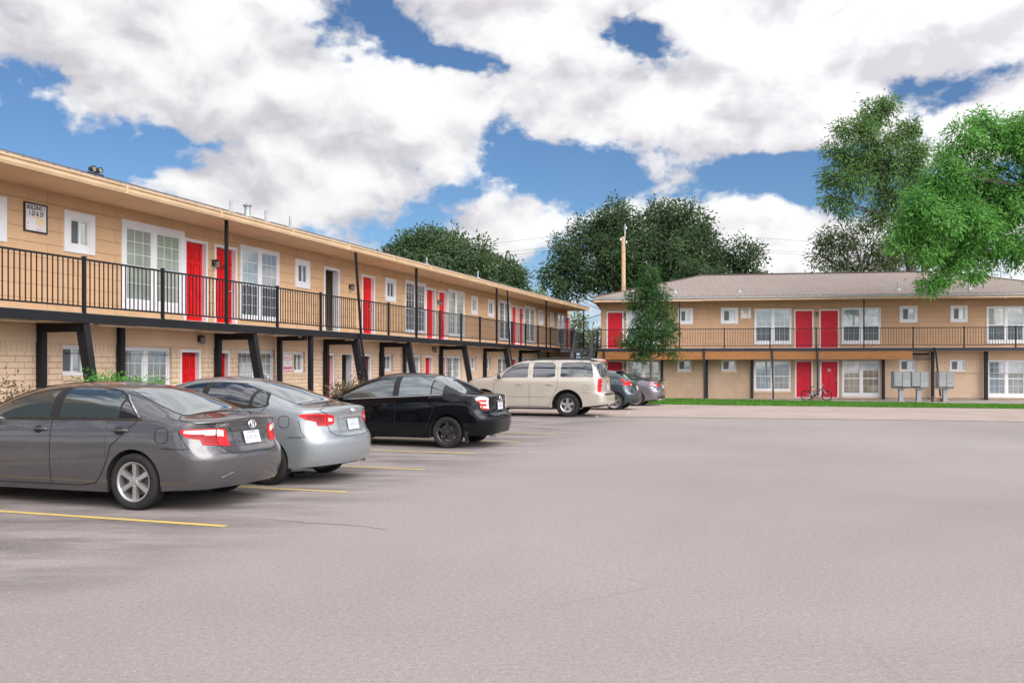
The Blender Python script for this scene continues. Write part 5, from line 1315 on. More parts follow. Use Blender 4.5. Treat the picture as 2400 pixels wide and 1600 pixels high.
# --- tan wagon
def tan_wagon():
    root = car_root('parked_wagon', (1.878, 29.618), 'large tan four-wheel-drive wagon with roof rails and tall red tail lights', 'car', .83)
    pm = paint('tan_paint', (.395, .352, .30), .2, .35, .06)
    sh = Shell(-1.28, 3.85, 2.95, .395, .525,
        zt=[(-1.28, 1.845), (-1.1, 1.865), (-.6, 1.895), (.3, 1.91), (1.1, 1.905), (1.6, 1.885), (1.88, 1.83), (2.1, 1.73), (2.45, 1.52), (2.76, 1.35), (2.92, 1.325), (3.3, 1.30), (3.65, 1.24), (3.85, 1.10)],
        zs=[(-1.28, 1.27), (1.0, 1.265), (2.2, 1.255), (2.8, 1.245), (3.5, 1.19), (3.85, 1.0)],
        W=[(-1.28, .95), (-.6, .985), (0, 1.0), (2.5, 1.0), (3.3, .985), (3.85, .93)],
        zb=[(-1.28, .42), (-.9, .38), (-.48, .34), (.48, .29), (2.4, .29), (3.3, .33), (3.85, .36)],
        offR=[(.3, .16), (.42, .03), (.5, 0), (.74, 0), (.79, .02), (.80, .13), (.9, .15), (1.27, .16), (1.5, .21), (1.85, .30)], offF=[(.2, .1), (.4, .02), (.55, 0), (1, .05), (1.3, .2)], rr=.34, rf=.5, n=4.2, nf=3, wlenR=.75, tum=.26,
        pr=[(-.1, .95), (0, .96), (.12, .985), (.3, 1.0), (.7, 1.0), (.9, .995), (1, .97)], q=2.6)
    basic(sh, root, pm, dict(n=5, rim=.60, w0=.2, w1=.24, lug=6, mat=M['alloy'], rot=.3), .395, .265, .85)
    for sg in (1, -1):
        wd = []
        dr = patch(sh, 'door', X_((.45, .80, 1.26), (.53, .62, 1.26), (.58, .46, 1.26), (.66, .36, 1.26), (1.305, .35, 1.26)), pm, root, .0045, (sg,), 22, 14, curve=False, skirt=.008)
        df = patch(sh, 'door', X_((1.32, .35, 1.26), (2.46, .35, 1.25), (2.56, .40, 1.245)), pm, root, .0045, (sg,), 22, 14, curve=False, skirt=.008)
        patch(sh, 'window', X_((-.86, 1.335, 1.42), (-.82, 1.325, 1.62), (-.70, 1.325, 1.785), (-.3, 1.325, 1.80), (.16, 1.325, 1.80), (.24, 1.335, 1.77), (.14, 1.345, 1.6))[:-1], M['cg_dark'], root, .0075, (sg,), 30, 10)
        patch(sh, 'window', X_((.43, 1.36, 1.72), (.50, 1.325, 1.775), (.62, 1.315, 1.80), (1.17, 1.31, 1.80), (1.205, 1.315, 1.785)), M['cg_dark'], dr, .0075, (sg,), 24, 10)
        patch(sh, 'window', X_((1.38, 1.315, 1.785), (1.42, 1.305, 1.80), (1.68, 1.30, 1.785), (1.88, 1.298, 1.72), (2.06, 1.297, 1.61), (2.23, 1.297, 1.47), (2.30, 1.30, 1.38)), M['cg_dark'], df, .0075, (sg,), 24, 10)
        for x, d in ((.60, dr), (1.66, df)): cup(sh, x, 1.08, d, sg, .05, pm); handle(sh, x, 1.085, pm, d, sg, .24)
        patch(sh, 'side_moulding', X_((.52, .665, .735), (1.0, .665, .735), (1.30, .665, .735)), pm, dr, .016, (sg,), 10, 4, skirt=.02); patch(sh, 'side_moulding', X_((1.325, .665, .735), (1.9, .665, .735), (2.46, .665, .735)), pm, df, .016, (sg,), 10, 4, skirt=.02)
        tl = patch(sh, 'tail_light', [('x', -1.02, .82, 1.275), ('x', -1.10, .82, 1.278), ('y', .86, .82, 1.278), ('y', .80, .82, 1.275)], M['lens_red'], root, .014, (sg,), 12, 14, skirt=.025, curve=False)
        for z0, z1 in ((1.14, 1.2), (1.02, 1.08)): patch(sh, 'lower_lens', [('x', -1.045, z0, z1), ('x', -1.10, z0, z1), ('y', .85, z0, z1)], M['lens_deep'], tl, .018, (sg,), 8, 4, skirt=.006)
        mirror(root, 2.36, .98, 1.34, M['plastic'], sg)
        b = MB(); pts = [Vector((x, sg*.66, sh.zt(x) - .015 + .055*min(1, 6*min(t, 1-t)))) for t, x in [(k/20, -.95 + 2.3*k/20) for k in range(21)]]; b.tube(pts, .022, 8); b.build('roof_rail', M['plastic'], root, smooth=True)
        patch(sh, 'running_board', X_((.50, .26, .31), (1.4, .26, .31), (2.42, .26, .31)), M['plastic'], root, .05, (sg,), 10, 4, skirt=.2)
        b = MB(); ring_on(sh, b, -.62, .98, .09, .09, .006, sg); b.build('fuel_flap', M['gap'], root, smooth=True)
    for x in (-.35, .65):
        b = MB(); z = sh.zt(x); b.tube([(x, -.66, z+.03), (x, -.4, z+.055), (x, .4, z+.055), (x, .66, z+.03)], .02, 8); b.build('roof_bar', M['plastic'], root, smooth=True)
    patch(sh, 'rear_window', [('y', .68, 1.33, 1.76), ('y', .4, 1.31, 1.775), ('g', -1, 1.31, 1.78)], M['cg_mid'], root, .008, (1, -1), 14, 12, both_in_one=True)
    b = MB(); patch(sh, 'spoiler', [('y', .72, 1.80, 1.86), ('y', .4, 1.81, 1.86), ('g', -1, 1.81, 1.86)], pm, root, .09, (1, -1), 12, 5, skirt=.12, both_in_one=True)
    patch(sh, 'brake_light', [('y', .2, 1.815, 1.84), ('g', -1, 1.815, 1.84)], M['lens_red'], root, .095, (1, -1), 6, 3, skirt=.02, both_in_one=True)
    toppatch(sh, 'windshield', [(1.95, .70), (2.2, .78), (2.55, .84), (2.72, .82)], M['cg_mid'], root, .006)
    seams(sh, root, [X_((1.312, .34), (1.312, 1.78)), X_((.66, .35), (.53, .6), (.43, .82), (.345, .97), (.33, 1.3), (.36, 1.78)), X_((2.56, .40), (2.60, 1.24)), X_((.6, .345), (2.45, .345)), X_((-1.12, 1.28), (-1.02, 1.78)), X_((-.50, .80), (-1.05, .80)), [('x', -1.05, .80), ('g', -1, .795)]], .009)
    patch(sh, 'bumper_step', [('y', .78, .735, .785), ('g', -1, .735, .785)], M['plastic'], root, .012, (1, -1), 10, 4, skirt=.02, both_in_one=True)
    plate_on(sh, root, .98, .31, .155, 0, .03)
    c = sh.P(-1, 1.19) + Vector((-.02, 0, 0)); Mx = frame_matrix(c, (0, -1, 0), (.05, 0, 1)); b = MB(); b.box(-.12, .12, -.02, .02, -.005, .008); b.box(-.045, .045, -.045, .045, -.005, .009); b.build('emblem', M['brass'], root, M=Mx, bevel=.004)
    b = MB(); b.tube([(-1.0, -.62, .33), (-1.15, -.66, .32)], .04, 12, False); b.build('exhaust_pipe', M['steel'], root, smooth=True)
tan_wagon()

# --- teal crossover
def teal_hatch():
    root = car_root('parked_hatchback', (4.017, 34.7), 'small dark teal hatchback with arrow-shaped red tail lights, parked behind the tan wagon', 'car', .77)
    pm = paint('teal_paint', (.018, .036, .046), .45, .3, .05)
    sh = Shell(-.86, 3.28, 2.53, .345, .41,
        zt=[(-.86, 1.12), (-.78, 1.15), (-.62, 1.20), (-.45, 1.31), (-.28, 1.43), (-.1, 1.515), (.3, 1.56), (.9, 1.585), (1.4, 1.56), (1.8, 1.45), (2.2, 1.22), (2.4, 1.12), (2.8, 1.05), (3.1, .95), (3.28, .8)],
        zs=[(-.86, 1.04), (-.5, 1.10), (0, 1.13), (.6, 1.10), (1.5, 1.04), (2.3, 1.0), (2.9, .92), (3.28, .72)],
        W=[(-.86, .82), (-.4, .885), (0, .905), (.6, .88), (1.8, .88), (2.5, .905), (3.0, .87), (3.28, .78)],
        zb=[(-.86, .36), (-.6, .31), (-.42, .29), (.42, .24), (2.1, .24), (3.0, .26), (3.28, .3)],
        offR=[(.2, .12), (.36, .03), (.5, 0), (.66, 0), (.73, .08), (.82, .13), (1.0, .15), (1.1, .12), (1.2, .06)], offF=[(.2, .1), (.4, .02), (.55, 0), (.8, .06), (1.1, .2)], rr=.42, n=2.4, tum=.36)
    basic(sh, root, pm, dict(n=5, rim=.70, w0=.05, w1=.075, split=.20, lug=5, mat=M['alloy'], rot=.2), .345, .215, .775)
    for sg in (1, -1):
        patch(sh, 'window_trim', X_((.22, 1.20, 1.22), (.3, 1.17, 1.35), (.5, 1.14, 1.455), (.9, 1.115, 1.49), (1.3, 1.10, 1.465), (1.6, 1.085, 1.38), (2.1, 1.06, 1.1)), M['gap'], root, .0035, (sg,), 40, 10, skirt=.006)
        d = patch(sh, 'door', X_((.42, .62, 1.10), (.52, .40, 1.10), (1.10, .33, 1.07)), pm, root, .0045, (sg,), 16, 12, curve=False, skirt=.008)
        d2 = patch(sh, 'door', X_((1.115, .33, 1.07), (2.05, .33, 1.03)), pm, root, .0045, (sg,), 16, 12, curve=False, skirt=.008)
        patch(sh, 'window', X_((.36, 1.18, 1.36), (.55, 1.155, 1.44), (.85, 1.135, 1.472), (1.06, 1.125, 1.475)), M['cg_dark'], d, .0075, (sg,), 16, 8); patch(sh, 'window', X_((1.16, 1.12, 1.465), (1.35, 1.11, 1.435), (1.65, 1.10, 1.34), (2.0, 1.085, 1.14)), M['cg_dark'], d2, .0075, (sg,), 16, 8)
        handle(sh, 1.32, .98, pm, d2, sg)
        # arrow-shaped lamp: a long upper arm, a short lower arm
        tl = patch(sh, 'tail_light', [('x', -.20, 1.20, 1.235), ('x', -.32, 1.13, 1.195), ('x', -.44, 1.055, 1.15), ('x', -.54, 1.0, 1.125), ('y', .68, .965, 1.09), ('y', .58, .97, 1.05)], M['lens_red'], root, .016, (sg,), 22, 8, skirt=.03)
        patch(sh, 'lower_lens', X_((-.27, 1.02, 1.03), (-.40, .99, 1.05), (-.52, .968, 1.045), (-.58, .965, 1.03)), M['lens_red'], tl, .016, (sg,), 12, 6, skirt=.03)
        patch(sh, 'reversing_lens', [('y', .66, .985, 1.03), ('y', .60, .985, 1.02)], M['lens_clear'], tl, .02, (sg,), 6, 4, skirt=.01)
        patch(sh, 'arch_moulding', [('x', -.44, .30, .36), ('x', -.42, .42, .50), ('x', -.36, .55, .625), ('x', -.22, .70, .77), ('x', 0, .76, .82), ('x', .22, .70, .77), ('x', .36, .55, .625), ('x', .42, .42, .50)], M['plastic'], root, .010, (sg,), 36, 4, skirt=.016, curve=False)
        patch(sh, 'reflector', [('y', .66, .55, .585), ('y', .56, .55, .585)], M['lens_deep'], root, .012, (sg,), 6, 3)
        mirror(root, 1.95, .86, 1.15, pm, sg)
    toppatch(sh, 'rear_window', [(-.60, .60), (-.5, .70), (-.3, .72), (-.13, .68)], M['cg_rear'], root, .008)
    b = MB(); p = sh.top(-.05, 0); b.box(p.x-.28, p.x+.05, -.58, .58, p.z-.01, p.z+.022); b.build('spoiler', pm, root, bevel=.008); b = MB(); b.box(p.x-.288, p.x-.278, -.18, .18, p.z-.004, p.z+.016); b.build('brake_light', M['lens_red'], root)
    toppatch(sh, 'windshield', [(1.6, .68), (1.9, .76), (2.2, .82), (2.3, .8)], M['cg_mid'], root, .006)
    seams(sh, root, [X_((1.108, .33), (1.108, 1.09)), X_((.52, .36), (.40, .62), (.32, .9), (.3, 1.1)), [('y', .70, .99), ('y', .66, .72), ('y', .5, .68), ('g', -1, .68)], X_((-.30, 1.30), (-.16, 1.50))], .009)
    patch(sh, 'lower_bumper', [('y', .72, .36, .44), ('y', .4, .34, .46), ('g', -1, .34, .46)], M['plastic'], root, .008, (1, -1), 12, 4, skirt=.016, both_in_one=True)
    patch(sh, 'plate_garnish', [('y', .36, .965, 1.0), ('g', -1, .97, 1.01)], M['plastic'], root, .02, (1, -1), 8, 4, skirt=.03, both_in_one=True)
    plate_on(sh, root, .86, .31, .155, 0, .02)
    b = MB(); b.tube([(-.50, .18, .29), (-.74, .18, .27)], .035, 12, False); b.build('exhaust_pipe', M['steel'], root, smooth=True)
teal_hatch()

# --- violet-grey sedan, farthest
def far_sedan():
    root = car_root('parked_sedan', (5.55, 39.6), 'violet-grey sedan with slim red and white tail lights, farthest parked car', 'car', .79)
    pm = paint('violet_grey_paint', (.155, .145, .165), .55, .3, .05)
    sh = Shell(-1.12, 3.72, 2.82, .335, .385,
        zt=[(-1.12, 1.10), (-1.02, 1.125), (-.8, 1.135), (-.45, 1.165), (-.1, 1.28), (.3, 1.40), (.7, 1.47), (1.1, 1.49), (1.5, 1.475), (1.9, 1.39), (2.5, 1.12), (2.7, 1.04), (3.1, .98), (3.5, .88), (3.72, .74)],
        zs=[(-1.12, 1.03), (-.7, 1.07), (-.2, 1.09), (.4, 1.05), (1.2, 1.01), (2.2, .98), (2.7, .94), (3.3, .84), (3.72, .66)],
        W=[(-1.12, .86), (-.5, .905), (0, .92), (1.3, .915), (2.7, .91), (3.3, .87), (3.72, .8)],
        zb=[(-1.12, .32), (-.6, .26), (-.39, .24), (.39, .19), (2.4, .19), (3.2, .21), (3.72, .24)],
        offR=[(.2, .10), (.34, .02), (.5, 0), (.66, 0), (.74, .05), (.85, .12), (1.0, .10), (1.08, .06), (1.14, .02)], offF=[(.2, .1), (.4, .02), (.55, 0), (.75, .06), (1, .2)], rr=.48, n=2.6, tum=.35)
    basic(sh, root, pm, dict(n=5, rim=.72, w0=.06, w1=.08, split=.2, lug=5, mat=M['alloy']), .335, .215, .80)
    for sg in (1, -1):
        patch(sh, 'window_trim', X_((-.25, 1.15, 1.16), (-.05, 1.12, 1.24), (.3, 1.10, 1.345), (.7, 1.08, 1.40), (1.1, 1.06, 1.41), (1.5, 1.045, 1.36), (2.4, 1.02, 1.04)), M['gap'], root, .0035, (sg,), 40, 10, skirt=.006)
        d = patch(sh, 'door', X_((.42, .55, 1.07), (.55, .30, 1.06), (1.2, .27, 1.03)), pm, root, .0045, (sg,), 16, 12, curve=False, skirt=.008); d2 = patch(sh, 'door', X_((1.215, .27, 1.03), (2.3, .27, .99)), pm, root, .0045, (sg,), 16, 12, curve=False, skirt=.008)
        patch(sh, 'window', X_((.1, 1.12, 1.275), (.4, 1.105, 1.355), (.8, 1.085, 1.395), (1.15, 1.07, 1.395)), M['cg_dark'], d, .0075, (sg,), 18, 8); patch(sh, 'window', X_((1.26, 1.065, 1.39), (1.5, 1.055, 1.345), (1.9, 1.045, 1.22), (2.25, 1.035, 1.09)), M['cg_dark'], d2, .0075, (sg,), 18, 8)
        tl = patch(sh, 'tail_light', [('x', -.52, .985, 1.0), ('x', -.66, .965, 1.005), ('x', -.82, .93, 1.01), ('y', .74, .89, 1.01), ('y', .60, .885, 1.0), ('y', .48, .90, .985)], M['lens_red'], root, .012, (sg,), 22, 8, skirt=.02)
        patch(sh, 'reflector_band', [('x', -.60, .972, .988), ('x', -.74, .948, .982), ('y', .80, .915, .972), ('y', .70, .91, .95)], M['lens_clear'], tl, .016, (sg,), 16, 4, skirt=.008)
        b = MB(); strip(sh, b, [('x', -.83, .89), ('x', -.72, .72)], .03, .006, sg); b.build('bumper_vent', M['gap'], root); mirror(root, 2.25, .9, 1.08, pm, sg)
    toppatch(sh, 'rear_window', [(-.48, .60), (-.38, .72), (-.05, .74), (.3, .70), (.5, .64)], M['cg_rear'], root, .006); toppatch(sh, 'windshield', [(1.75, .66), (2.1, .74), (2.4, .80), (2.55, .78)], M['cg_mid'], root, .006)
    b = MB(); b.box(-1.10, -.96, -.70, .70, 1.135, 1.155); b.build('spoiler', M['plastic'], root, bevel=.006)
    seams(sh, root, [X_((1.207, .27), (1.207, 1.05)), X_((.55, .29), (.42, .5), (.34, .75), (.12, 1.1)), X_((.6, .26), (2.3, .26)), [('y', .5, .89), ('y', .46, .74), ('g', -1, .72)]], .009)
    plate_on(sh, root, .86, .31, .155, 0, .02); antenna_fin(sh, .5, root, pm)
    patch(sh, 'lower_bumper', [('y', .74, .34, .42), ('g', -1, .33, .46)], M['plastic'], root, .006, (1, -1), 12, 4, skirt=.01, both_in_one=True)
    for s_ in (1, -1):
        b = MB(); b.tube([(-.85, s_*.55, .31), (-1.07, s_*.55, .30)], .045, 12, False); b.build('exhaust_pipe', M['chrome'], root, smooth=True)
far_sedan()
# ------------------------------------------------------------------ trees and plants
def blobs(Y, items):
    out = []; rnd = random.Random(len(items) * 7 + int(Y))
    for it in items:
        px, py, rx, ry = it[:4]; y = Y + (it[4] if len(it) > 4 else rnd.uniform(-.6, .6) * (rx + ry) / 2 / F * Y)
        k = Y / F; c = at(px, py, y); out.append((c, Vector((rx*k, max(rx, ry)*k*.95, ry*k))))
    return out
def leaf_mesh(name, bl, per, clump, size, mt, parent, seed, droop=.35, fill=.45, ncl=1.0, stretch=(1., 1., 1.), flat=.0, leafn=10):
    """many leaf-sized faces in tufts through each lobe of the crown; bl: (centre, radii)"""
    rng = np.random.default_rng(seed); Cs = []; As = []; Os = []
    for c, r in bl:
        vol = r.x * r.y * r.z; k = max(12 if r.x < .9 else 5, int(ncl * per * vol ** (2/3)))
        d = rng.normal(size=(k, 3)); d /= np.linalg.norm(d, axis=1)[:, None]
        rad = (fill + (1 - fill) * rng.random(k) ** .6)[:, None]; rad *= (1 + .16 * rng.normal(size=k))[:, None].clip(.6, 1.3)
        tuft = d * rad * np.array([r.x, r.y, r.z]) + np.array(c)
        m = leafn; cc = np.repeat(tuft, m, 0); od = np.repeat(d, m, 0)
        off = rng.normal(size=cc.shape) * clump * np.array(stretch)
        Cs.append(cc + off); Os.append(od)
        ax = od * .5 + off / (np.linalg.norm(off, axis=1)[:, None] + 1e-6) * .8 + rng.normal(size=cc.shape) * .35; ax[:, 2] -= droop
        As.append(ax)
    c = np.concatenate(Cs); a = np.concatenate(As); a /= np.linalg.norm(a, axis=1)[:, None]; n = len(c)
    rv = rng.normal(size=(n, 3)) * .5 + np.concatenate(Os) * 1.15; rv[:, 2] += .5
    s = np.cross(a, rv); s /= np.linalg.norm(s, axis=1)[:, None] + 1e-9; nn = np.cross(s, a)
    L = (size[0] * (.65 + .7 * rng.random(n)))[:, None]; W = (size[1] * (.7 + .6 * rng.random(n)))[:, None]
    v = np.empty((n, 4, 3)); v[:, 0] = c; v[:, 1] = c + a*L*.45 + s*W*.5 + nn*W*.2; v[:, 2] = c + a*L - nn*L*.08; v[:, 3] = c + a*L*.45 - s*W*.5 + nn*W*.2
    me = bpy.data.meshes.new(name); me.vertices.add(n*4); me.vertices.foreach_set('co', v.reshape(-1).astype(np.float32))
    me.loops.add(n*4); me.loops.foreach_set('vertex_index', np.arange(n*4, dtype=np.int32))
    me.polygons.add(n); me.polygons.foreach_set('loop_start', np.arange(0, n*4, 4, dtype=np.int32)); me.polygons.foreach_set('loop_total', np.full(n, 4, np.int32))
    me.update(calc_edges=True); me.materials.append(mt); me.validate()
    o = bpy.data.objects.new(name, me); COL.objects.link(o)
    if parent:
        o.parent = parent; me.transform(Matrix.Translation(-parent.location))
    return o
def limb(b, p, q, r0, r1, rnd, bend=.12, n=7, sag=0):
    p, q = Vector(p), Vector(q); L = (q - p).length; o1 = Vector((rnd.uniform(-1, 1), rnd.uniform(-1, 1), rnd.uniform(-.3, .8))) * L * bend
    pts = []
    for i in range(n):
        t = i / (n - 1); pts.append(p.lerp(q, t) + o1 * math.sin(math.pi * t) + Vector((0, 0, -sag * t * t)) + Vector((rnd.uniform(-1, 1), rnd.uniform(-1, 1), rnd.uniform(-1, 1))) * L * .018 * (0 < i < n - 1))
    b.tube(pts, [r0 + (r1 - r0) * (i / (n - 1)) ** .8 for i in range(n)], 7); return pts
def tree(name, base, fork, bl, label, cat, group, leaves, bark_, tr=.3, seed=1, twigs=5, limbs=None, spread=.6):
    rnd = random.Random(seed); root = empty(name, base); tag(root, label, cat, group)
    lm = leaf_mesh('crown', bl, parent=root, seed=seed, **leaves)
    b = MB(); base = Vector(base); fork = [Vector(f) for f in fork]
    pts = [base + Vector((0, 0, -.3))] + fork; rs = [tr * 1.35] + [tr * (1 - .55 * (i + 1) / len(fork)) for i in range(len(fork))]
    full = []; fr = []
    for i in range(len(pts) - 1):
        for k in range(5):
            full.append(pts[i].lerp(pts[i+1], k / 5) + Vector((rnd.uniform(-1, 1), rnd.uniform(-1, 1), 0)) * tr * .15 * (i + k > 0)); fr.append(rs[i] + (rs[i+1] - rs[i]) * k / 5)
    full.append(pts[-1]); fr.append(rs[-1]); b.tube(full, fr, 10)
    for c, r in bl:
        cand = [i for i in range(3, len(full)) if full[i].z < c.z + r.z * .3] or [len(full) // 2]
        j = min(cand, key=lambda i: (full[i] - c).length + abs(full[i].z - (c.z - (full[i].xy - c.xy).length * spread)) * .8)
        r0 = min(fr[j] * .75, .03 + r.length * .028)
        st0 = full[j]
        up = [q for q, _ in bl if q.z > c.z + .5]
        if c.z < fork[min(1, len(fork) - 1)].z + .8 and up and name == 'leafy_tree': st0 = min(up, key=lambda q: (q - c).length); r0 = .03
        ps = limb(b, st0, c, r0, r0 * .35, rnd)
        for k in range(twigs):
            d = Vector((rnd.gauss(0, 1), rnd.gauss(0, 1), rnd.gauss(.2, .8))).normalized()
            s = ps[rnd.randint(len(ps) // 2, len(ps) - 1)]; limb(b, s, c + Vector((d.x * r.x, d.y * r.y, d.z * r.z)) * .85, r0 * .34, .008, rnd, .15, 5)
    b.v = [(x - root.location.x, y - root.location.y, z - root.location.z) for x, y, z in b.v]
    b.build('trunk', bark_, root, smooth=True); return root
if True:
    G_ = 'trees around the apartment blocks'
    Y = 75.
    tree('dense_tree', at(1075, 905, Y), [at(1075, 760, Y), at(1080, 690, Y)], blobs(Y, [(958, 592, 42, 36), (1030, 580, 62, 38), (1100, 612, 62, 45), (1165, 645, 52, 40), (1205, 668, 32, 34), (1050, 640, 110, 50), (925, 600, 26, 18), (1120, 680, 90, 40), (1000, 640, 70, 40), (1195, 640, 22, 22), (990, 562, 35, 22)]),
         'rounded dark green tree rising behind the long block roof', 'tree', G_, dict(per=40, clump=.33, size=(.33, .16), mt=M['leaf_mid'], leafn=24, fill=.45), M['bark'], .35, 11)
    Y = 80.
    tree('oak_tree', at(1555, 900, Y), [at(1555, 730, Y), at(1553, 640, Y), at(1550, 570, Y)], blobs(Y, [(1440, 508, 42, 42), (1385, 548, 48, 42), (1325, 590, 40, 36), (1460, 590, 70, 62), (1560, 512, 56, 46), (1622, 536, 48, 50), (1560, 600, 90, 62), (1655, 590, 44, 50), (1742, 600, 38, 36), (1705, 635, 48, 34), (1312, 655, 34, 26), (1392, 645, 58, 36), (1330, 690, 30, 16), (1470, 662, 70, 40), (1620, 650, 80, 40), (1768, 635, 22, 18), (1345, 620, 36, 26), (1505, 545, 40, 40), (1285, 640, 20, 16), (1420, 560, 50, 45), (1600, 565, 55, 45)]),
         'broad dark oak tree behind the gap between the two blocks and the pole', 'tree', G_, dict(per=21, clump=.32, size=(.32, .15), mt=M['leaf_oak'], leafn=34, fill=.34), M['bark'], .55, 12, 7)
    Y = 44.
    tree('young_tree', (at(1526, 900, Y).x, Y, gz(7, 44)), [at(1526, 840, Y), at(1524, 740, Y), at(1521, 640, Y)], blobs(Y, [(1521, 640, 13, 16), (1520, 655, 16, 12), (1510, 664, 20, 14), (1532, 668, 16, 12), (1514, 676, 26, 14), (1498, 690, 30, 14), (1545, 688, 24, 18), (1524, 705, 34, 20), (1486, 712, 18, 10), (1527, 735, 42, 20), (1560, 740, 24, 24), (1505, 765, 34, 22), (1562, 785, 26, 20), (1490, 798, 34, 14), (1533, 808, 34, 17), (1500, 826, 30, 12), (1577, 825, 16, 7), (1464, 803, 16, 9), (1530, 775, 40, 22), (1572, 765, 16, 14)]),
         'slender young tree with feathery leaves standing before the far block', 'tree', G_, dict(per=95, clump=.14, size=(.20, .055), mt=M['leaf_young'], leafn=18, fill=.35, droop=.5), M['bark_red'], .07, 13, 4)
    Y = 62.
    tree('tall_tree', at(2142, 905, Y), [at(2138, 640, Y), at(2108, 495, Y), at(2070, 430, Y), at(2050, 330, Y)], blobs(Y, [(2050, 268, 38, 32), (2084, 250, 16, 26), (1985, 302, 26, 22), (2030, 325, 50, 32), (2108, 318, 34, 26), (2135, 300, 14, 12), (1960, 358, 32, 26), (2055, 378, 52, 38), (2140, 375, 26, 34), (1952, 415, 34, 24), (2005, 428, 42, 34), (2088, 440, 42, 42), (2140, 425, 28, 36), (1945, 462, 20, 16), (1982, 488, 18, 22), (2072, 500, 34, 40), (2020, 290, 26, 22), (2160, 350, 14, 16), (2100, 380, 36, 36), (2012, 375, 40, 30)]),
         'tallest tree, with a narrow airy crown, rising behind the right end of the far roof', 'tree', G_, dict(per=25, clump=.25, size=(.30, .085), mt=M['leaf_tall'], leafn=44, fill=.25, droop=.5), M['bark'], .38, 14, 6)
    tree('tall_tree', at(2172, 905, 63), [at(2166, 640, 63), at(2175, 560, 63)], blobs(63, [(2170, 520, 30, 40), (2150, 560, 30, 30), (2190, 590, 26, 30)]), 'dark twin trunk with few leaves beside the tallest tree', 'tree', G_, dict(per=30, clump=.25, size=(.5, .14), mt=M['leaf_mid'], leafn=10, fill=.3), M['bark_red'], .34, 15, 4)
    Y = 66.
    tree('scrub_tree', at(2010, 905, Y), [at(2010, 760, Y), at(2015, 650, Y)], blobs(Y, [(1922, 600, 22, 40), (1955, 570, 30, 36), (1998, 556, 34, 34), (2045, 572, 42, 42), (2095, 600, 36, 40), (1985, 620, 54, 24), (2060, 625, 54, 22), (1935, 560, 12, 12), (2030, 530, 22, 18)]),
         'low olive-coloured scrubby tree just above the far roof ridge', 'tree', G_, dict(per=20, clump=.32, size=(.28, .10), mt=M['leaf_olive'], leafn=28, fill=.25), M['bark'], .22, 16, 8)
    Y = 40.
    tree('leafy_tree', (26.5, 40., gz(26.5, 40)), [at(2570, 640, Y), at(2540, 540, Y), at(2470, 470, Y)], blobs(Y, [(2125, 545, 40, 34), (2155, 482, 42, 34), (2215, 415, 44, 44), (2195, 520, 52, 48), (2265, 325, 34, 34), (2290, 415, 54, 48), (2340, 318, 48, 38), (2400, 325, 56, 52), (2275, 520, 54, 50), (2245, 585, 48, 34), (2175, 590, 40, 28), (2325, 560, 50, 50), (2390, 470, 62, 62), (2398, 592, 40, 40), (2176, 664, 26, 15, 0), (2205, 655, 22, 14, 0), (2288, 638, 26, 18, 0), (2500, 400, 90, 80), (2530, 530, 80, 70), (2470, 300, 60, 60), (2230, 620, 30, 22, 0), (2105, 575, 22, 18), (2340, 480, 50, 50), (2240, 465, 46, 40), (2290, 280, 16, 14), (2215, 365, 18, 16)]),
         'vivid green leafy tree overhanging the right end of the far roof', 'tree', G_, dict(per=78, clump=.19, size=(.20, .068), mt=M['leaf_bright'], leafn=42, fill=.4, droop=.55), M['bark'], .42, 17, 6, spread=.3)
    Y = 95.
    for px, py, its, lb in ((1345, 880, [(1345, 775, 18, 30), (1338, 805, 26, 26), (1352, 748, 9, 12), (1330, 770, 12, 20)], 'pale distant tree seen through the gap beside the staircase, under the eave tip'),
                            (1388, 880, [(1385, 805, 22, 24), (1400, 815, 22, 26), (1392, 780, 14, 12), (1375, 820, 16, 20)], 'pale distant tree low behind the staircase handrail, against the far block'),
                            (1258, 880, [(1258, 690, 13, 14), (1250, 705, 18, 18), (1268, 712, 14, 16)], 'small pale distant treetop just above the long roof near the oak')):
        tree('distant_tree', at(px, py, Y), [at(px, 800, Y)], blobs(Y, its), lb, 'tree', G_, dict(per=22, clump=.35, size=(.5, .2), mt=M['leaf_pale'], leafn=9, fill=.3), M['bark_red'], .18, px, 4)
    def shrub(name, px, d, h, r, label, mt, size, seed, fern=False, n=14):
        p = fa.O + fa.d * U(px, -d) - fa.n * d; root = empty(name, (p.x, p.y, .10)); tag(root, label, 'shrub')
        rnd = random.Random(seed); bl = []
        st = MB()
        for k in range(n):
            a = rnd.random() * 6.28; rr_ = r * rnd.random() ** .5 * .8; hh = h * rnd.uniform(.55, 1); c = Vector((p.x + rr_*math.cos(a), p.y + rr_*math.sin(a), .1 + hh * .85))
            bl.append((c, Vector((r*.34, r*.34, h*.14)))); limb(st, (p.x + .1*math.cos(a), p.y + .1*math.sin(a), .05), c, .018, .006, rnd, .1, 5)
            if not fern: bl.append((c - Vector((0, 0, h*.3)), Vector((r*.36, r*.36, h*.18))))
        leaf_mesh('foliage', bl, 420 if fern else 150, .11 if fern else .09, size, mt, root, seed, droop=.45 if fern else .2, fill=.2, leafn=14 if fern else 9, stretch=(1.6, 1.6, .6) if fern else (1, 1, 1))
        st.v = [(x - root.location.x, y - root.location.y, z - root.location.z) for x, y, z in st.v]; st.build('stems', M['bark_red'], root, smooth=True)
    shrub('fern_bush', 285, 2.6, 1.57, .64, 'bright green feathery bush showing over the roof of the dark grey sedan', M['leaf_fern'], (.095, .026), 21, True, 22)
    shrub('dry_shrub', 18, 2.6, 1.38, .7, 'brownish sparse shrub by the brick wall beyond the dark grey sedan', M['leaf_brown'], (.07, .035), 22)
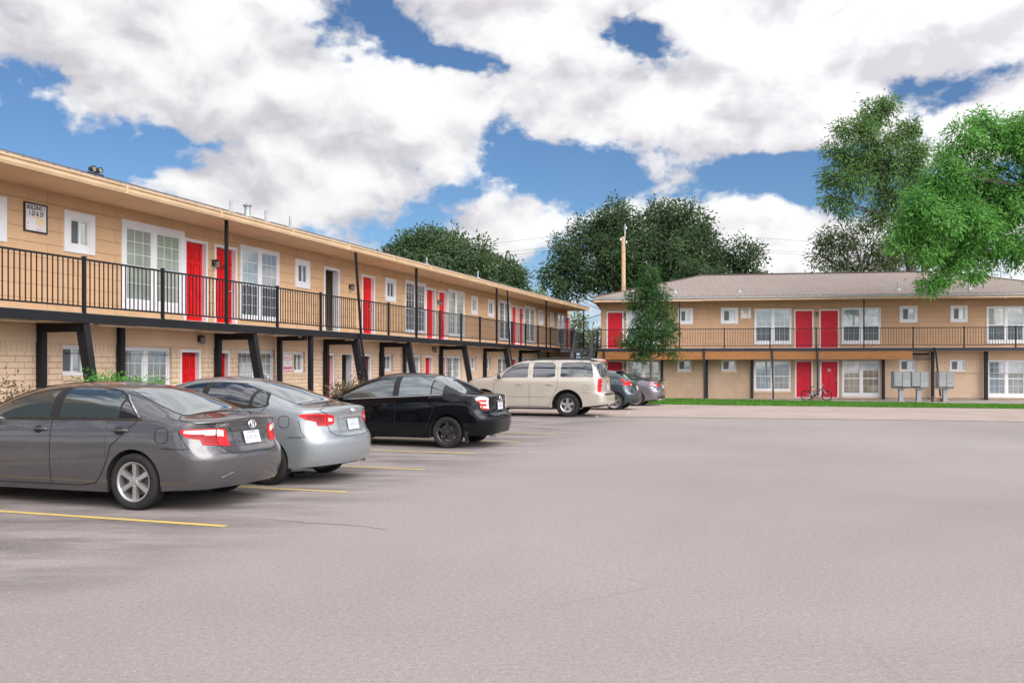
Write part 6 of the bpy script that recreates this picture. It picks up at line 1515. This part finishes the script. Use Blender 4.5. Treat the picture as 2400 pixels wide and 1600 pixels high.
    shrub('dry_shrub', 815, 2.6, 1.25, .7, 'greyish sparse shrub between the silver sedan and the black sedan', M['leaf_brown'], (.08, .04), 23)

# ------------------------------------------------------------------ utility pole and wires
Y = 66.; pb = at(1461, 900, Y); pole = empty('utility_pole', (pb.x, Y, -.1)); tag(pole, 'bare wooden utility pole in front of the broad dark oak', 'utility pole')
ztop = at(1461, 555, Y).z
b = MB(); b.tube([(0, 0, -.4), (.03, 0, 4), (0, 0, ztop + .1)], [.19, .175, .145], 14); b.build('shaft', M['pole'], pole, smooth=True)
b = MB(); b.tube([(.1, -.05, ztop - .6), (.12, -.05, ztop + .95)], .05, 10); b.lathe([(.05, ztop + .95), (.07, ztop + 1.0), (.0, ztop + 1.05)], 10, 'z', (.12, -.05, 0)); b.build('mast_head', M['galv'], pole, smooth=True)
b = MB()
for x, z in ((-.2, -.1), (.22, -.3), (.2, .75)): b.lathe([(.02, -.12), (.06, -.1), (.05, 0), (.06, .05), (.0, .1)], 10, 'z', (x, -.1, ztop + z)); b.bar((0, -.05, ztop + z - .08), (x, -.1, ztop + z - .08), .025, .025)
b.build('insulator', M['white'], pole, smooth=True)
b = MB(); b.box(-.2, -.05, -.26, -.16, 6.4, 7.0); b.bar((-.28, -.2, 6.2), (.25, -.2, 7.2), .03, .03); b.build('bracket', M['galv'], pole)
def wire(a, c, sag, r=.0085):
    b = MB(); a, c = Vector(a), Vector(c); b.tube([a.lerp(c, t) - Vector((0, 0, sag * 4 * t * (1 - t))) for t in [k / 24 for k in range(25)]], r, 5); return b.build('overhead_wire', M['plastic'])
for z, dx in ((-.1, -.2), (-.3, .24), (.75, .2)):
    a = Vector((pb.x + dx, Y - .1, ztop - .1 + z + .12))
    tag(wire(a, (-70, 92, a.z - 1.0), 1.6), 'thin overhead wire running from the wooden pole to the left over the long roof', 'power line', 'overhead wires left of the pole')
    tag(wire(a, (78, 70, a.z - .6), 1.4), 'thin overhead wire running from the wooden pole to the right over the far roof', 'power line', 'overhead wires right of the pole')
tag(wire(fa.O + fa.d * (ax1 + .1) + fa.n * .6 + Vector((0, 0, 4.55)), fb.O + fb.n * .5 + Vector((-.02, 0, 4.72)), .12, .02), 'dark cable spanning the gap between the two blocks', 'cable')

# ------------------------------------------------------------------ outside staircase between the blocks
def stair():
    top = Vector((4.02, 49.3, 0)); dn = Vector((-.2, -.98, 0)).normalized(); s = Vector((-dn.y, dn.x, 0)); s = s if s.x > 0 else -s
    root = empty('metal_staircase', (top.x, top.y, 0)); tag(root, 'dark steel staircase and landing joining the balconies of the two blocks', 'staircase')
    def L(p): return Vector(p) - root.location
    H_ = DB - .10; run = 3.5; n = 14; w = .5
    for sg in (-1, 1):
        b = MB(); a = top + s*sg*w; b.bar(L(a + Vector((0, 0, H_ - .12))), L(a + dn*run + Vector((0, 0, -.05))), .05, .26); b.build('stringer', M['stair'], root)
        b = MB(); r0, r1 = a + Vector((0, 0, H_ + .95)), a + dn*run + Vector((0, 0, .88))
        b.bar(L(r0), L(r1), .055, .05); b.bar(L(r0 - Vector((0, 0, .42))), L(r1 - Vector((0, 0, .42))), .035, .035)
        for t in (0, .5, 1): p = r0.lerp(r1, t); b.bar(L(p), L(p - Vector((0, 0, 1.0 if t else 1.1))), .05, .05, (1, 0, 0))
        b.bar(L(r0 - Vector((0, 0, .68))), L(r1 - Vector((0, 0, .68))), .03, .03)
        b.build('handrail', M['stair'], root)
    for k in range(n):
        z = H_ * (1 - (k + 1) / (n + .0)) + .0; p = top + dn * (run * (k + .5) / n)
        if z < .1: continue
        b = MB(); d2 = dn * run / n * .62
        b.hexa([L(p - s*w - d2 + Vector((0, 0, z - .045))), L(p + s*w - d2 + Vector((0, 0, z - .045))), L(p + s*w + d2 + Vector((0, 0, z - .045))), L(p - s*w + d2 + Vector((0, 0, z - .045))),
                L(p - s*w - d2 + Vector((0, 0, z))), L(p + s*w - d2 + Vector((0, 0, z))), L(p + s*w + d2 + Vector((0, 0, z))), L(p - s*w + d2 + Vector((0, 0, z)))]); b.build('tread', M['stair'], root)
    # landing
    a0 = fa.O + fa.d * fa.u(1352, -1.25) - fa.n * 1.27; a0 = Vector((2.72, 49.35, 0)); 
    q = [Vector((2.70, 49.32, 0)), Vector((4.98, 49.32, 0)), Vector((4.95, 51.9, 0)), Vector((3.56, 51.9, 0))]
    b = MB(); b.hexa([L(p + Vector((0, 0, DB - .30))) for p in q] + [L(p + Vector((0, 0, DB - .12))) for p in q]); b.build('landing', M['stair'], root)
    zz = DB - .12
    def rail(p, q_, posts=True):
        b = MB(); p, q_ = Vector(p), Vector(q_)
        b.bar(L(p + Vector((0, 0, zz + 1.1))), L(q_ + Vector((0, 0, zz + 1.1))), .05, .04); b.bar(L(p + Vector((0, 0, zz + .12))), L(q_ + Vector((0, 0, zz + .12))), .035, .03)
        n_ = max(1, int((q_ - p).length / .125))
        for k in range(n_ + 1):
            c = p.lerp(q_, k / n_); wd = .055 if k in (0, n_) else .017; b.bar(L(c + Vector((0, 0, zz))), L(c + Vector((0, 0, zz + 1.1))), wd, wd, (1, .01, 0))
        b.build('railing', M['black'], root)
    rail((3.6, 51.85, 0), (4.95, 51.85, 0)); rail((2.74, 49.36, 0), (3.50, 49.36, 0)); rail((4.56, 49.36, 0), (4.95, 49.36, 0))
    for p in ((4.9, 49.4), (4.9, 51.8), (3.7, 51.8)):
        b = MB(); b.box(p[0]-.05-root.location.x, p[0]+.05-root.location.x, p[1]-.05-root.location.y, p[1]+.05-root.location.y, -.1, DB-.3); b.build('support_post', M['black'], root)
M['stair'] = varied('weathered_dark_paint', (.032, .029, .034), .55, .35, 5)
stair()

# ------------------------------------------------------------------ mailboxes, bicycle, small things
M['mail'] = varied('grey_mailbox', (.28, .285, .30), .5, .1, 3)
def mailbox(px, W, rows_l, rows_r, label, Y=44.2, slim=False):
    p = at(px, 0, Y); g = gz(p.x, Y) + .008
    root = empty('cluster_mailbox', (p.x, Y, g), BRZ * .6); tag(root, label, 'mailbox', 'grey cluster mailboxes')
    z0, z1 = .66, 1.475
    b = MB(); b.box(-W/2, W/2, -.24, .24, z0, z1); b.box(-W/2-.015, W/2+.015, -.26, .26, z1 - .0, z1 + .03); b.build('cabinet', M['mail'], root, bevel=.012); MB().box(-W/2+.022, W/2-.022, -.2415, -.2395, z0+.03, z1-.03).build('door_seams', M['dark'], root)
    b = MB(); b.box(-.10, .10, -.10, .10, .02, z0); b.box(-.16, .16, -.16, .16, 0, .02); b.box(-.14, .14, -.15, .15, z0 - .03, z0 - .001); b.build('pedestal', M['mail'], root, bevel=.008)
    for side, rows in ((-1, rows_l), (1, rows_r)):
        x0, x1 = (-W/2 + .03, -.012) if side < 0 else (.012, W/2 - .03); z = z1 - .035
        for h in rows:
            b = MB(); b.box(x0, x1, -.254, -.242, z - h + .014, z); b.box(x0 + .03, x0 + .055, -.258, -.252, z - h*.6, z - h*.6 + .022); b.box(x0 + .004, x1 - .004, -.256, -.252, z - h + .010, z - h + .016)
            b.build('compartment_door', M['mail'], root); z -= h
a_ = .0835
mailbox(2111, .80, [a_]*8, [a_]*4 + [.36], 'left grey cluster mailbox below the small window, all slots on its left half')
mailbox(2152.5, .80, [a_]*8, [a_]*5 + [.30], 'middle grey cluster mailbox, beside the thick black steel post')
mailbox(2214, .74, [a_]*4 + [.36], [a_]*4 + [.17, .2], 'right grey cluster mailbox, standing alone right of the downspout')

def bicycle():
    Y = 45.3; rc = at(1890, 0, Y); x0 = rc.x; r = .275
    root = empty('bicycle', (x0, Y, gz(x0, Y) + .012), BRZ); tag(root, 'small black and teal bicycle leaning in front of the ground-floor red doors', 'bicycle')
    root.rotation_euler = (R(-6), 0, BRZ)
    fx = 1.0
    def wheel_(x, yaw, nm):
        T = Matrix.Translation((x, 0, r)) @ Matrix.Rotation(yaw, 4, 'Z')
        b = MB(); b.lathe([(r-.04, -.014), (r-.016, -.03), (r+.004, -.016), (r+.008, 0), (r+.004, .016), (r-.016, .03), (r-.04, .014), (r-.04, -.014)], 36); w = b.build('wheel', M['rubber'], root, smooth=True, M=T)
        b = MB(); b.lathe([(r-.045, -.012), (r-.028, -.014), (r-.028, .014), (r-.045, .012), (r-.045, -.012)], 36)
        for k in range(16):
            a = k*math.pi/8; b.tube([(.02*math.cos(a+.6), .02*(-1)**k, .02*math.sin(a+.6)), ((r-.04)*math.cos(a), 0, (r-.04)*math.sin(a))], .0028, 4)
        b.lathe([(.0, -.035), (.028, -.03), (.018, 0), (.028, .03), (0, .035)], 12); b.build('rim', M['plastic'], w, smooth=True, auto=.6, M=T)
    wheel_(0, 0, 'w'); wheel_(fx, R(-28), 'w')
    bb = Vector((.40, 0, .28)); seat = Vector((.27, 0, .66)); head = Vector((.80, 0, .66)); hd2 = Vector((.83, 0, .56)); ax = Vector((0, 0, r)); fa_ = Vector((fx, 0, r))
    b = MB(); b.tube([bb, bb.lerp(head, .55) + Vector((0, 0, .03)), hd2], .022, 8); b.tube([bb.lerp(seat, .45), Vector((.55, 0, .52)), head], .018, 8); b.tube([bb, seat - Vector((0, 0, .07))], .018, 8); b.tube([head + Vector((-.01, 0, .05)), hd2 - Vector((-.01, 0, .03))], .024, 8); b.build('frame', M['bike_dark'], root, smooth=True)
    b = MB()
    for s in (-.06, .06): b.tube([ax + Vector((0, s, 0)), bb + Vector((-.05, s*.7, .12)), bb + Vector((.0, s*.3, .1))], .014, 7); b.tube([ax + Vector((0, s, 0)), bb + Vector((-.04, s*.6, 0))], .012, 7)
    b.build('rear_arm', M['bike_teal'], root, smooth=True)
    b = MB()
    for s in (-.055, .055): b.tube([hd2 + Vector((0, s*.6, 0)), hd2.lerp(fa_, .5) + Vector((.01, s, 0)), fa_ + Vector((0, s, 0))], [.02, .017, .012], 7)
    b.build('fork', M['bike_teal'], root, smooth=True)
    b = MB(); b.tube([seat - Vector((0, 0, .1)), seat + Vector((-.01, 0, .05))], .013, 7); rows = []
    for t, w_ in ((-.16, .03), (-.14, .085), (-.08, .09), (0, .045), (.09, .022), (.115, .01)): rows.append([Vector((seat.x + t, w_*math.cos(a), seat.z + .075 + .025*math.sin(a) + (.015 if t < -.1 else 0))) for a in [k*math.pi/5 for k in range(10)]])
    b.grid(rows, True); b.build('saddle', M['bike_teal_dark'], root, smooth=True)
    b = MB(); b.tube([head, head + Vector((-.03, 0, .14)), head + Vector((.02, 0, .17))], .014, 7)
    yw = R(-28); sx, sy = math.sin(-yw)*1., math.cos(yw)
    c = head + Vector((.02, 0, .17)); b.tube([c + Vector((-.10-.12, -.27, .02)), c + Vector((-.0, -.08, .01)), c, c + Vector((.06, .08, .01)), c + Vector((.10, .27, .02))], .012, 7); b.build('handlebar', M['steel'], root, smooth=True)
    b = MB(); b.tube([c + Vector((-.22, -.27, .02)), c + Vector((-.14, -.18, .018))], .02, 8); b.tube([c + Vector((.10, .27, .02)), c + Vector((.085, .18, .018))], .02, 8); b.build('grip', M['plastic'], root, smooth=True)
    b = MB(); b.lathe([(.085, -.05), (.085, -.045), (.02, -.045), (.02, -.09)], 20, 'y', tuple(bb)); b.bar(bb + Vector((0, -.09, 0)), bb + Vector((.10, -.09, -.12)), .02, .02); b.box(bb.x+.06, bb.x+.15, -.17, -.09, bb.z-.14, bb.z-.115); b.bar(bb + Vector((0, .06, 0)), bb + Vector((-.10, .06, .12)), .02, .02); b.box(bb.x-.15, bb.x-.06, .07, .15, bb.z+.11, bb.z+.135); b.build('crank', M['plastic'], root, smooth=True, auto=.6)
M['bike_dark'] = mat('bike_plum', (.06, .02, .045), .35, coat=.5); M['bike_teal'] = mat('bike_teal', (.10, .34, .36), .35, coat=.5); M['bike_teal_dark'] = mat('bike_saddle', (.03, .09, .10), .5)
bicycle()
def splash(px, Y, w, label):
    p = at(px, 0, Y); root_z = gz(p.x, Y) + .008
    b = MB(); b.box(-w/2, w/2, -.2, .3, 0, .2); b.box(-w/2, -w/2 + .09, -.2, .3, .201, .26)
    o = b.build('splash_block', M['block'], None, bevel=.02); o.location = (p.x, Y, root_z); o.rotation_euler = (0, 0, BRZ); tag(o, label, 'concrete block', 'rough blocks under downspouts')
splash(1914.5, 45.9, .42, 'rough concrete block under the downspout behind the bicycle'); splash(2197, 44.6, .46, 'rough brown block between the thick black post and the right mailbox')
# crumpled cloth on the asphalt
def cloth():
    bm = bmesh.new(); bmesh.ops.create_icosphere(bm, subdivisions=4, radius=1)
    for v in bm.verts:
        n = noise.turbulence(v.co * 2.3 + Vector((3, 1, 7)), 4, False) ; k = .75 + .55 * n
        v.co = Vector((v.co.x * .20 * k, v.co.y * .12 * k, max(-.012, v.co.z * .075 * (k ** 1.5))))
    for f in bm.faces: f.smooth = True
    me = bpy.data.meshes.new('crumpled_cloth'); bm.to_mesh(me); bm.free(); me.materials.append(M['cloth'])
    o = bpy.data.objects.new('crumpled_cloth', me); COL.objects.link(o); o.location = (-3.27, 13.72, .014); o.rotation_euler = (0, 0, .3)
    tag(o, 'crumpled dark grey cloth lying on the asphalt behind the silver sedan', 'cloth')
M['cloth'] = varied('grey_cloth', (.055, .058, .07), .9, .5, 14)
cloth()
def pebble(name, px, py, sx, label, cat, mt):
    Y_ = F * EYE / (py - HY); x = (px - CX) / F * Y_; bm = bmesh.new(); bmesh.ops.create_icosphere(bm, subdivisions=2, radius=1)
    for v in bm.verts: k = .8 + .4 * noise.noise(v.co * 1.7 + Vector((px, 0, 0))); v.co = Vector((v.co.x * sx * k, v.co.y * sx * .7 * k, v.co.z * sx * .4 * k))
    me = bpy.data.meshes.new(name); bm.to_mesh(me); bm.free(); me.materials.append(mt); o = bpy.data.objects.new(name, me); COL.objects.link(o); o.location = (x, Y_, gz(x, Y_) + sx * .3); tag(o, label, cat)
pebble('litter', 1398, 978, .09, 'pale scrap of litter on the ground behind the tan wagon', 'litter', M['galv'])
pebble('litter', 1473, 968, .06, 'tiny pale scrap on the concrete near the teal hatchback', 'litter', M['plate'])

# ------------------------------------------------------------------ sky, sun, camera
SUN_EL, SUN_AZ, GLOW = 37, 146, 2.3           # degrees; azimuth clockwise from +Y: behind the camera, a little to its right
W_ = bpy.data.worlds.new('World'); SC.world = W_; W_.use_nodes = True; n = NT(W_); n.n.clear()
sky = n.new('ShaderNodeTexSky', sky_type='NISHITA'); sky.sun_disc = False; sky.sun_elevation = R(SUN_EL); sky.sun_rotation = R(SUN_AZ); sky.altitude = 150; sky.air_density = 1.0; sky.dust_density = .35; sky.ozone_density = 2.2
gen = n.new('ShaderNodeTexCoord').outputs['Generated']; dirv = n.vmath('NORMALIZE', gen)
sp = n.new('ShaderNodeSeparateXYZ', i_Vector=dirv)
az = n.math('ARCTAN2', sp.outputs[0], sp.outputs[1]); el = n.math('ARCSINE', sp.outputs[2])
# cloud cover over the whole dome: noise on a flat layer far up, plus the large masses and openings seen towards the north
lay = n.vmath('SCALE', dirv); sc_ = lay.node; n.set(sc_, 'Scale', n.math('DIVIDE', 1., n.math('MAXIMUM', n.math('ADD', sp.outputs[2], .16), .05)))
def ang(px, py):
    a = math.atan((px - CX) / F); e = math.atan((HY - py) / F * math.cos(a)); return a, e
s_ = 2400 / 2352.
CLOUDS = [(x*s_, y*s_, rx*s_, ry*s_, w) for x, y, rx, ry, w in [
    (300, 60, 700, 170, .85), (1250, 40, 400, 130, .75), (2000, 60, 700, 170, .95), (150, 250, 260, 70, .75), (620, 250, 420, 110, .9), (900, 300, 260, 70, .55), (1620, 230, 420, 110, 1.0), (1350, 220, 180, 90, .55), (1900, 300, 330, 70, .6), (2300, 260, 200, 90, .7),
    (350, 392, 95, 42, 1.5), (600, 420, 150, 80, .95), (820, 425, 280, 50, .85), (720, 510, 130, 45, .75), (1200, 505, 190, 65, 1.25), (1120, 545, 110, 60, .6), (1540, 405, 82, 30, 1.9), (1720, 455, 110, 42, 1.0), (1760, 545, 190, 65, 1.1), (1890, 610, 170, 60, .9), (1450, 480, 120, 40, .3), (2250, 330, 160, 50, .5), (1285, 388, 20, 9, .6), (1805, 422, 20, 9, .6), (1150, 610, 260, 60, .5), (2250, 600, 220, 80, .35),
    (58, 205, 75, 62, -2.3), (60, 338, 260, 40, -2.1), (430, 332, 130, 42, -1.9), (330, 300, 60, 16, -1.), (862, 42, 66, 26, -1.6), (970, 125, 160, 46, -1.8), (1090, 160, 70, 26, -1.3), (1040, 60, 50, 30, -.6), (585, 112, 34, 12, -.9), (1465, 95, 85, 75, -2.3), (1530, 155, 60, 34, -1.1), (1140, 320, 70, 75, -1.6), (2180, 215, 85, 52, -2.3), (2060, 190, 60, 22, -.9), (1600, 420, 420, 46, -1.1), (1330, 380, 160, 52, -1.3), (1080, 470, 90, 48, -1.3), (930, 540, 90, 60, -1.1), (245, 375, 55, 50, -1.0), (1250, 640, 60, 50, -.7), (1860, 440, 120, 55, -1.3), (1740, 380, 160, 30, -.7), (1300, 560, 70, 70, -.4), (2130, 330, 90, 40, -.5), (200, 430, 120, 60, -.9), (880, 90, 40, 60, -.3)]]

# coverage of the northern sky as bands of azimuth profiles, one every 1.5 degrees of elevation
AZ0, DE, NB, NS = .60, .0235, 21, 32
def coverage(a, e):
    t = 0
    for px, py, rx, ry, w in CLOUDS:
        ca, ce = ang(px, py); t += w * math.exp(-((a - ca) * F / rx) ** 2 - ((e - ce) * F / ry) ** 2)
    return .5 + .5 * max(-1., min(1., t * .85))
azn = n.math('MULTIPLY_ADD', az, .5 / AZ0, .5)
def bands(azn_, el_):
    e_ = n.math('MULTIPLY', el_, 1 / DE); tot = None
    for k in range(0, NB, 3):
        stops = []
        for i in range(NS):
            p = i / (NS - 1); a = (p - .5) * 2 * AZ0; stops.append((p, tuple(coverage(a, (k + j) * DE) for j in range(3))))
        r = n.ramp(azn_, stops, 'B_SPLINE'); sepc = n.new('ShaderNodeSeparateColor', i_Color=r)
        for j in range(3):
            h = n.math('SUBTRACT', 1., n.math('ABSOLUTE', n.math('SUBTRACT', e_, float(k + j))), clamp=True)
            if k + j == NB - 1: h = n.math('SUBTRACT', e_, float(k + j - 1), clamp=True)
            g = n.math('MULTIPLY', h, sepc.outputs[j]); tot = g if tot is None else n.math('ADD', tot, g)
    return n.math('MULTIPLY_ADD', tot, 2., -1.)
def st_(dz):
    P2 = n.new('ShaderNodeCombineXYZ', i_X=az, i_Y=n.math('ADD', el, dz) if dz else el, i_Z=0.)
    return n.vmath('MULTIPLY', P2.outputs[0], (1, 1.45, 1))
def fbm(dz, sc, det, r, o=(0, 0, 0), col=False):
    t = n.new('ShaderNodeTexNoise', noise_dimensions='2D', i_Scale=float(sc), i_Detail=float(det), i_Roughness=r); n.set(t, 'Vector', n.vmath('ADD', st_(dz), o)); return t.outputs[1 if col else 0]
def puffs(dz, sc=19.):
    q = n.vmath('ADD', st_(dz), n.vmath('MULTIPLY', n.vmath('SUBTRACT', fbm(dz, 18, 3, .55, (5, 2, 0), True), (.5, .5, .5)), (.07, .07, 0)))
    v = n.new('ShaderNodeTexVoronoi', feature='SMOOTH_F1', voronoi_dimensions='2D', normalize=True); n.set(v, 'Vector', q); n.set(v, 'Scale', sc); n.set(v, 'Detail', 1.6); n.set(v, 'Roughness', .5); n.set(v, 'Lacunarity', 2.3); n.set(v, 'Smoothness', .7)
    return n.math('SUBTRACT', 1., v.outputs[0])
front = n.math('MULTIPLY', n.ramp(n.math('ABSOLUTE', az), [(.56, 1), (.62, 0)]), n.ramp(el, [(.42, 1), (.47, 0)]))
wcol = n.new('ShaderNodeSeparateColor', i_Color=fbm(0, 9, 4, .55, (2, 9, 0), True))
waz = n.math('ADD', azn, n.math('MULTIPLY', n.math('SUBTRACT', wcol.outputs[0], .5), .05)); wel = n.math('ADD', el, n.math('MULTIPLY', n.math('SUBTRACT', wcol.outputs[1], .5), .04))
m0, m1 = bands(waz, wel), bands(waz, n.math('ADD', wel, .045))
far = n.math('MULTIPLY', n.math('SUBTRACT', n.noise(lay, 1.15, 5, .56), .44), 4.0)
base0 = n.math('ADD', n.math('MULTIPLY', m0, front), n.math('MULTIPLY', far, n.math('SUBTRACT', 1., front)))
f0 = fbm(0, 8., 8, .6); f1 = fbm(0, 30., 6, .62, (3, 7, 0)); p0 = puffs(0); p1 = puffs(.02)
g0 = fbm(0, 9., 2, .45, (1.7, 4.2, 0)); g1 = fbm(.035, 9., 2, .45, (1.7, 4.2, 0))
d0 = n.math('ADD', base0, n.math('ADD', n.math('MULTIPLY', n.math('SUBTRACT', f0, .5), 1.9), n.math('ADD', n.math('MULTIPLY', n.math('SUBTRACT', f1, .5), .75), n.math('MULTIPLY', n.math('SUBTRACT', p0, .60), 1.1))))
mask = n.ramp(d0, [(.0, 0), (.18, .35), (.36, .85), (.60, 1)])
# lit from above: bright where the puffs thin upwards, lilac-grey in the thick undersides
lit = n.math('ADD', n.math('MULTIPLY', n.math('SUBTRACT', p0, p1), .9), n.math('ADD', n.math('MULTIPLY', n.math('SUBTRACT', g0, g1), 1.7), n.math('MULTIPLY', n.math('MULTIPLY', n.math('SUBTRACT', m0, m1), front), .36)))
shade = n.math('ADD', n.math('ADD', lit, .52), n.math('ADD', n.math('MULTIPLY', n.math('SUBTRACT', g0, .5), -.5), n.math('MULTIPLY', n.math('SUBTRACT', .6, d0), .06)), clamp=True)
ccol = n.ramp(shade, [(.10, (.70, .68, .72)), (.36, (.85, .835, .87)), (.60, (1.0, .995, 1.0)), (.95, (1.12, 1.12, 1.12))])
sd = (math.sin(R(SUN_AZ)) * math.cos(R(SUN_EL)), math.cos(R(SUN_AZ)) * math.cos(R(SUN_EL)), math.sin(R(SUN_EL)))
glow = n.math('POWER', n.math('MAXIMUM', n.math('MULTIPLY_ADD', n.vmath('DOT_PRODUCT', dirv, sd), .5, .5), 0.), 3.)   # clouds shine brighter towards the sun
cst = n.math('MULTIPLY_ADD', glow, GLOW, .60)
skc = n.mix(1., sky.outputs[0], (.70, .90, 1.1), 'MULTIPLY')
skc = n.mix(n.ramp(el, [(.0, 1), (.12, 0)]), skc, (4.6, 6.4, 8.4))
bg1 = n.new('ShaderNodeBackground', i_Color=skc, i_Strength=.064); bg2 = n.new('ShaderNodeBackground', i_Color=ccol, i_Strength=cst)
mx = n.new('ShaderNodeMixShader', i_0=mask, i_1=bg1.outputs[0], i_2=bg2.outputs[0])
n.new('ShaderNodeOutputWorld', i_Surface=mx.outputs[0])
W_.cycles.sampling_method = 'NONE'
sl = bpy.data.lights.new('sun', 'SUN'); sl.energy = 2.25; sl.angle = R(55); sl.color = (1, .965, .91)
so = bpy.data.objects.new('sun', sl); COL.objects.link(so)
so.rotation_euler = (R(90 - SUN_EL), 0, -R(SUN_AZ) + math.pi)   # light travels from the sun's side
so.location = (20, -30, 50)
cd = bpy.data.cameras.new('camera'); co = bpy.data.objects.new('camera', cd); COL.objects.link(co)
co.location = (0, 0, EYE); co.rotation_euler = (R(90), 0, 0)
cd.sensor_width = 36; cd.lens = 36 * F / 2400; cd.shift_y = (HY - 800) / 2400; cd.clip_start = .1; cd.clip_end = 4000
SC.camera = co
SC.render.engine = 'CYCLES'
SC.view_settings.view_transform = 'Standard'; SC.view_settings.look = 'None'; SC.view_settings.gamma = 1; SC.view_settings.use_curve_mapping = False
SC.view_settings.exposure = .56
cy = SC.cycles; cy.use_denoising = True; cy.max_bounces = 6; cy.diffuse_bounces = 3; cy.glossy_bounces = 3; cy.transmission_bounces = 3; cy.transparent_max_bounces = 4; cy.caustics_reflective = False; cy.caustics_refractive = False
cy.use_adaptive_sampling = True; cy.adaptive_threshold = .012
try: cy.denoiser = 'OPENIMAGEDENOISE'; cy.denoising_input_passes = 'RGB_ALBEDO_NORMAL'
except Exception: pass
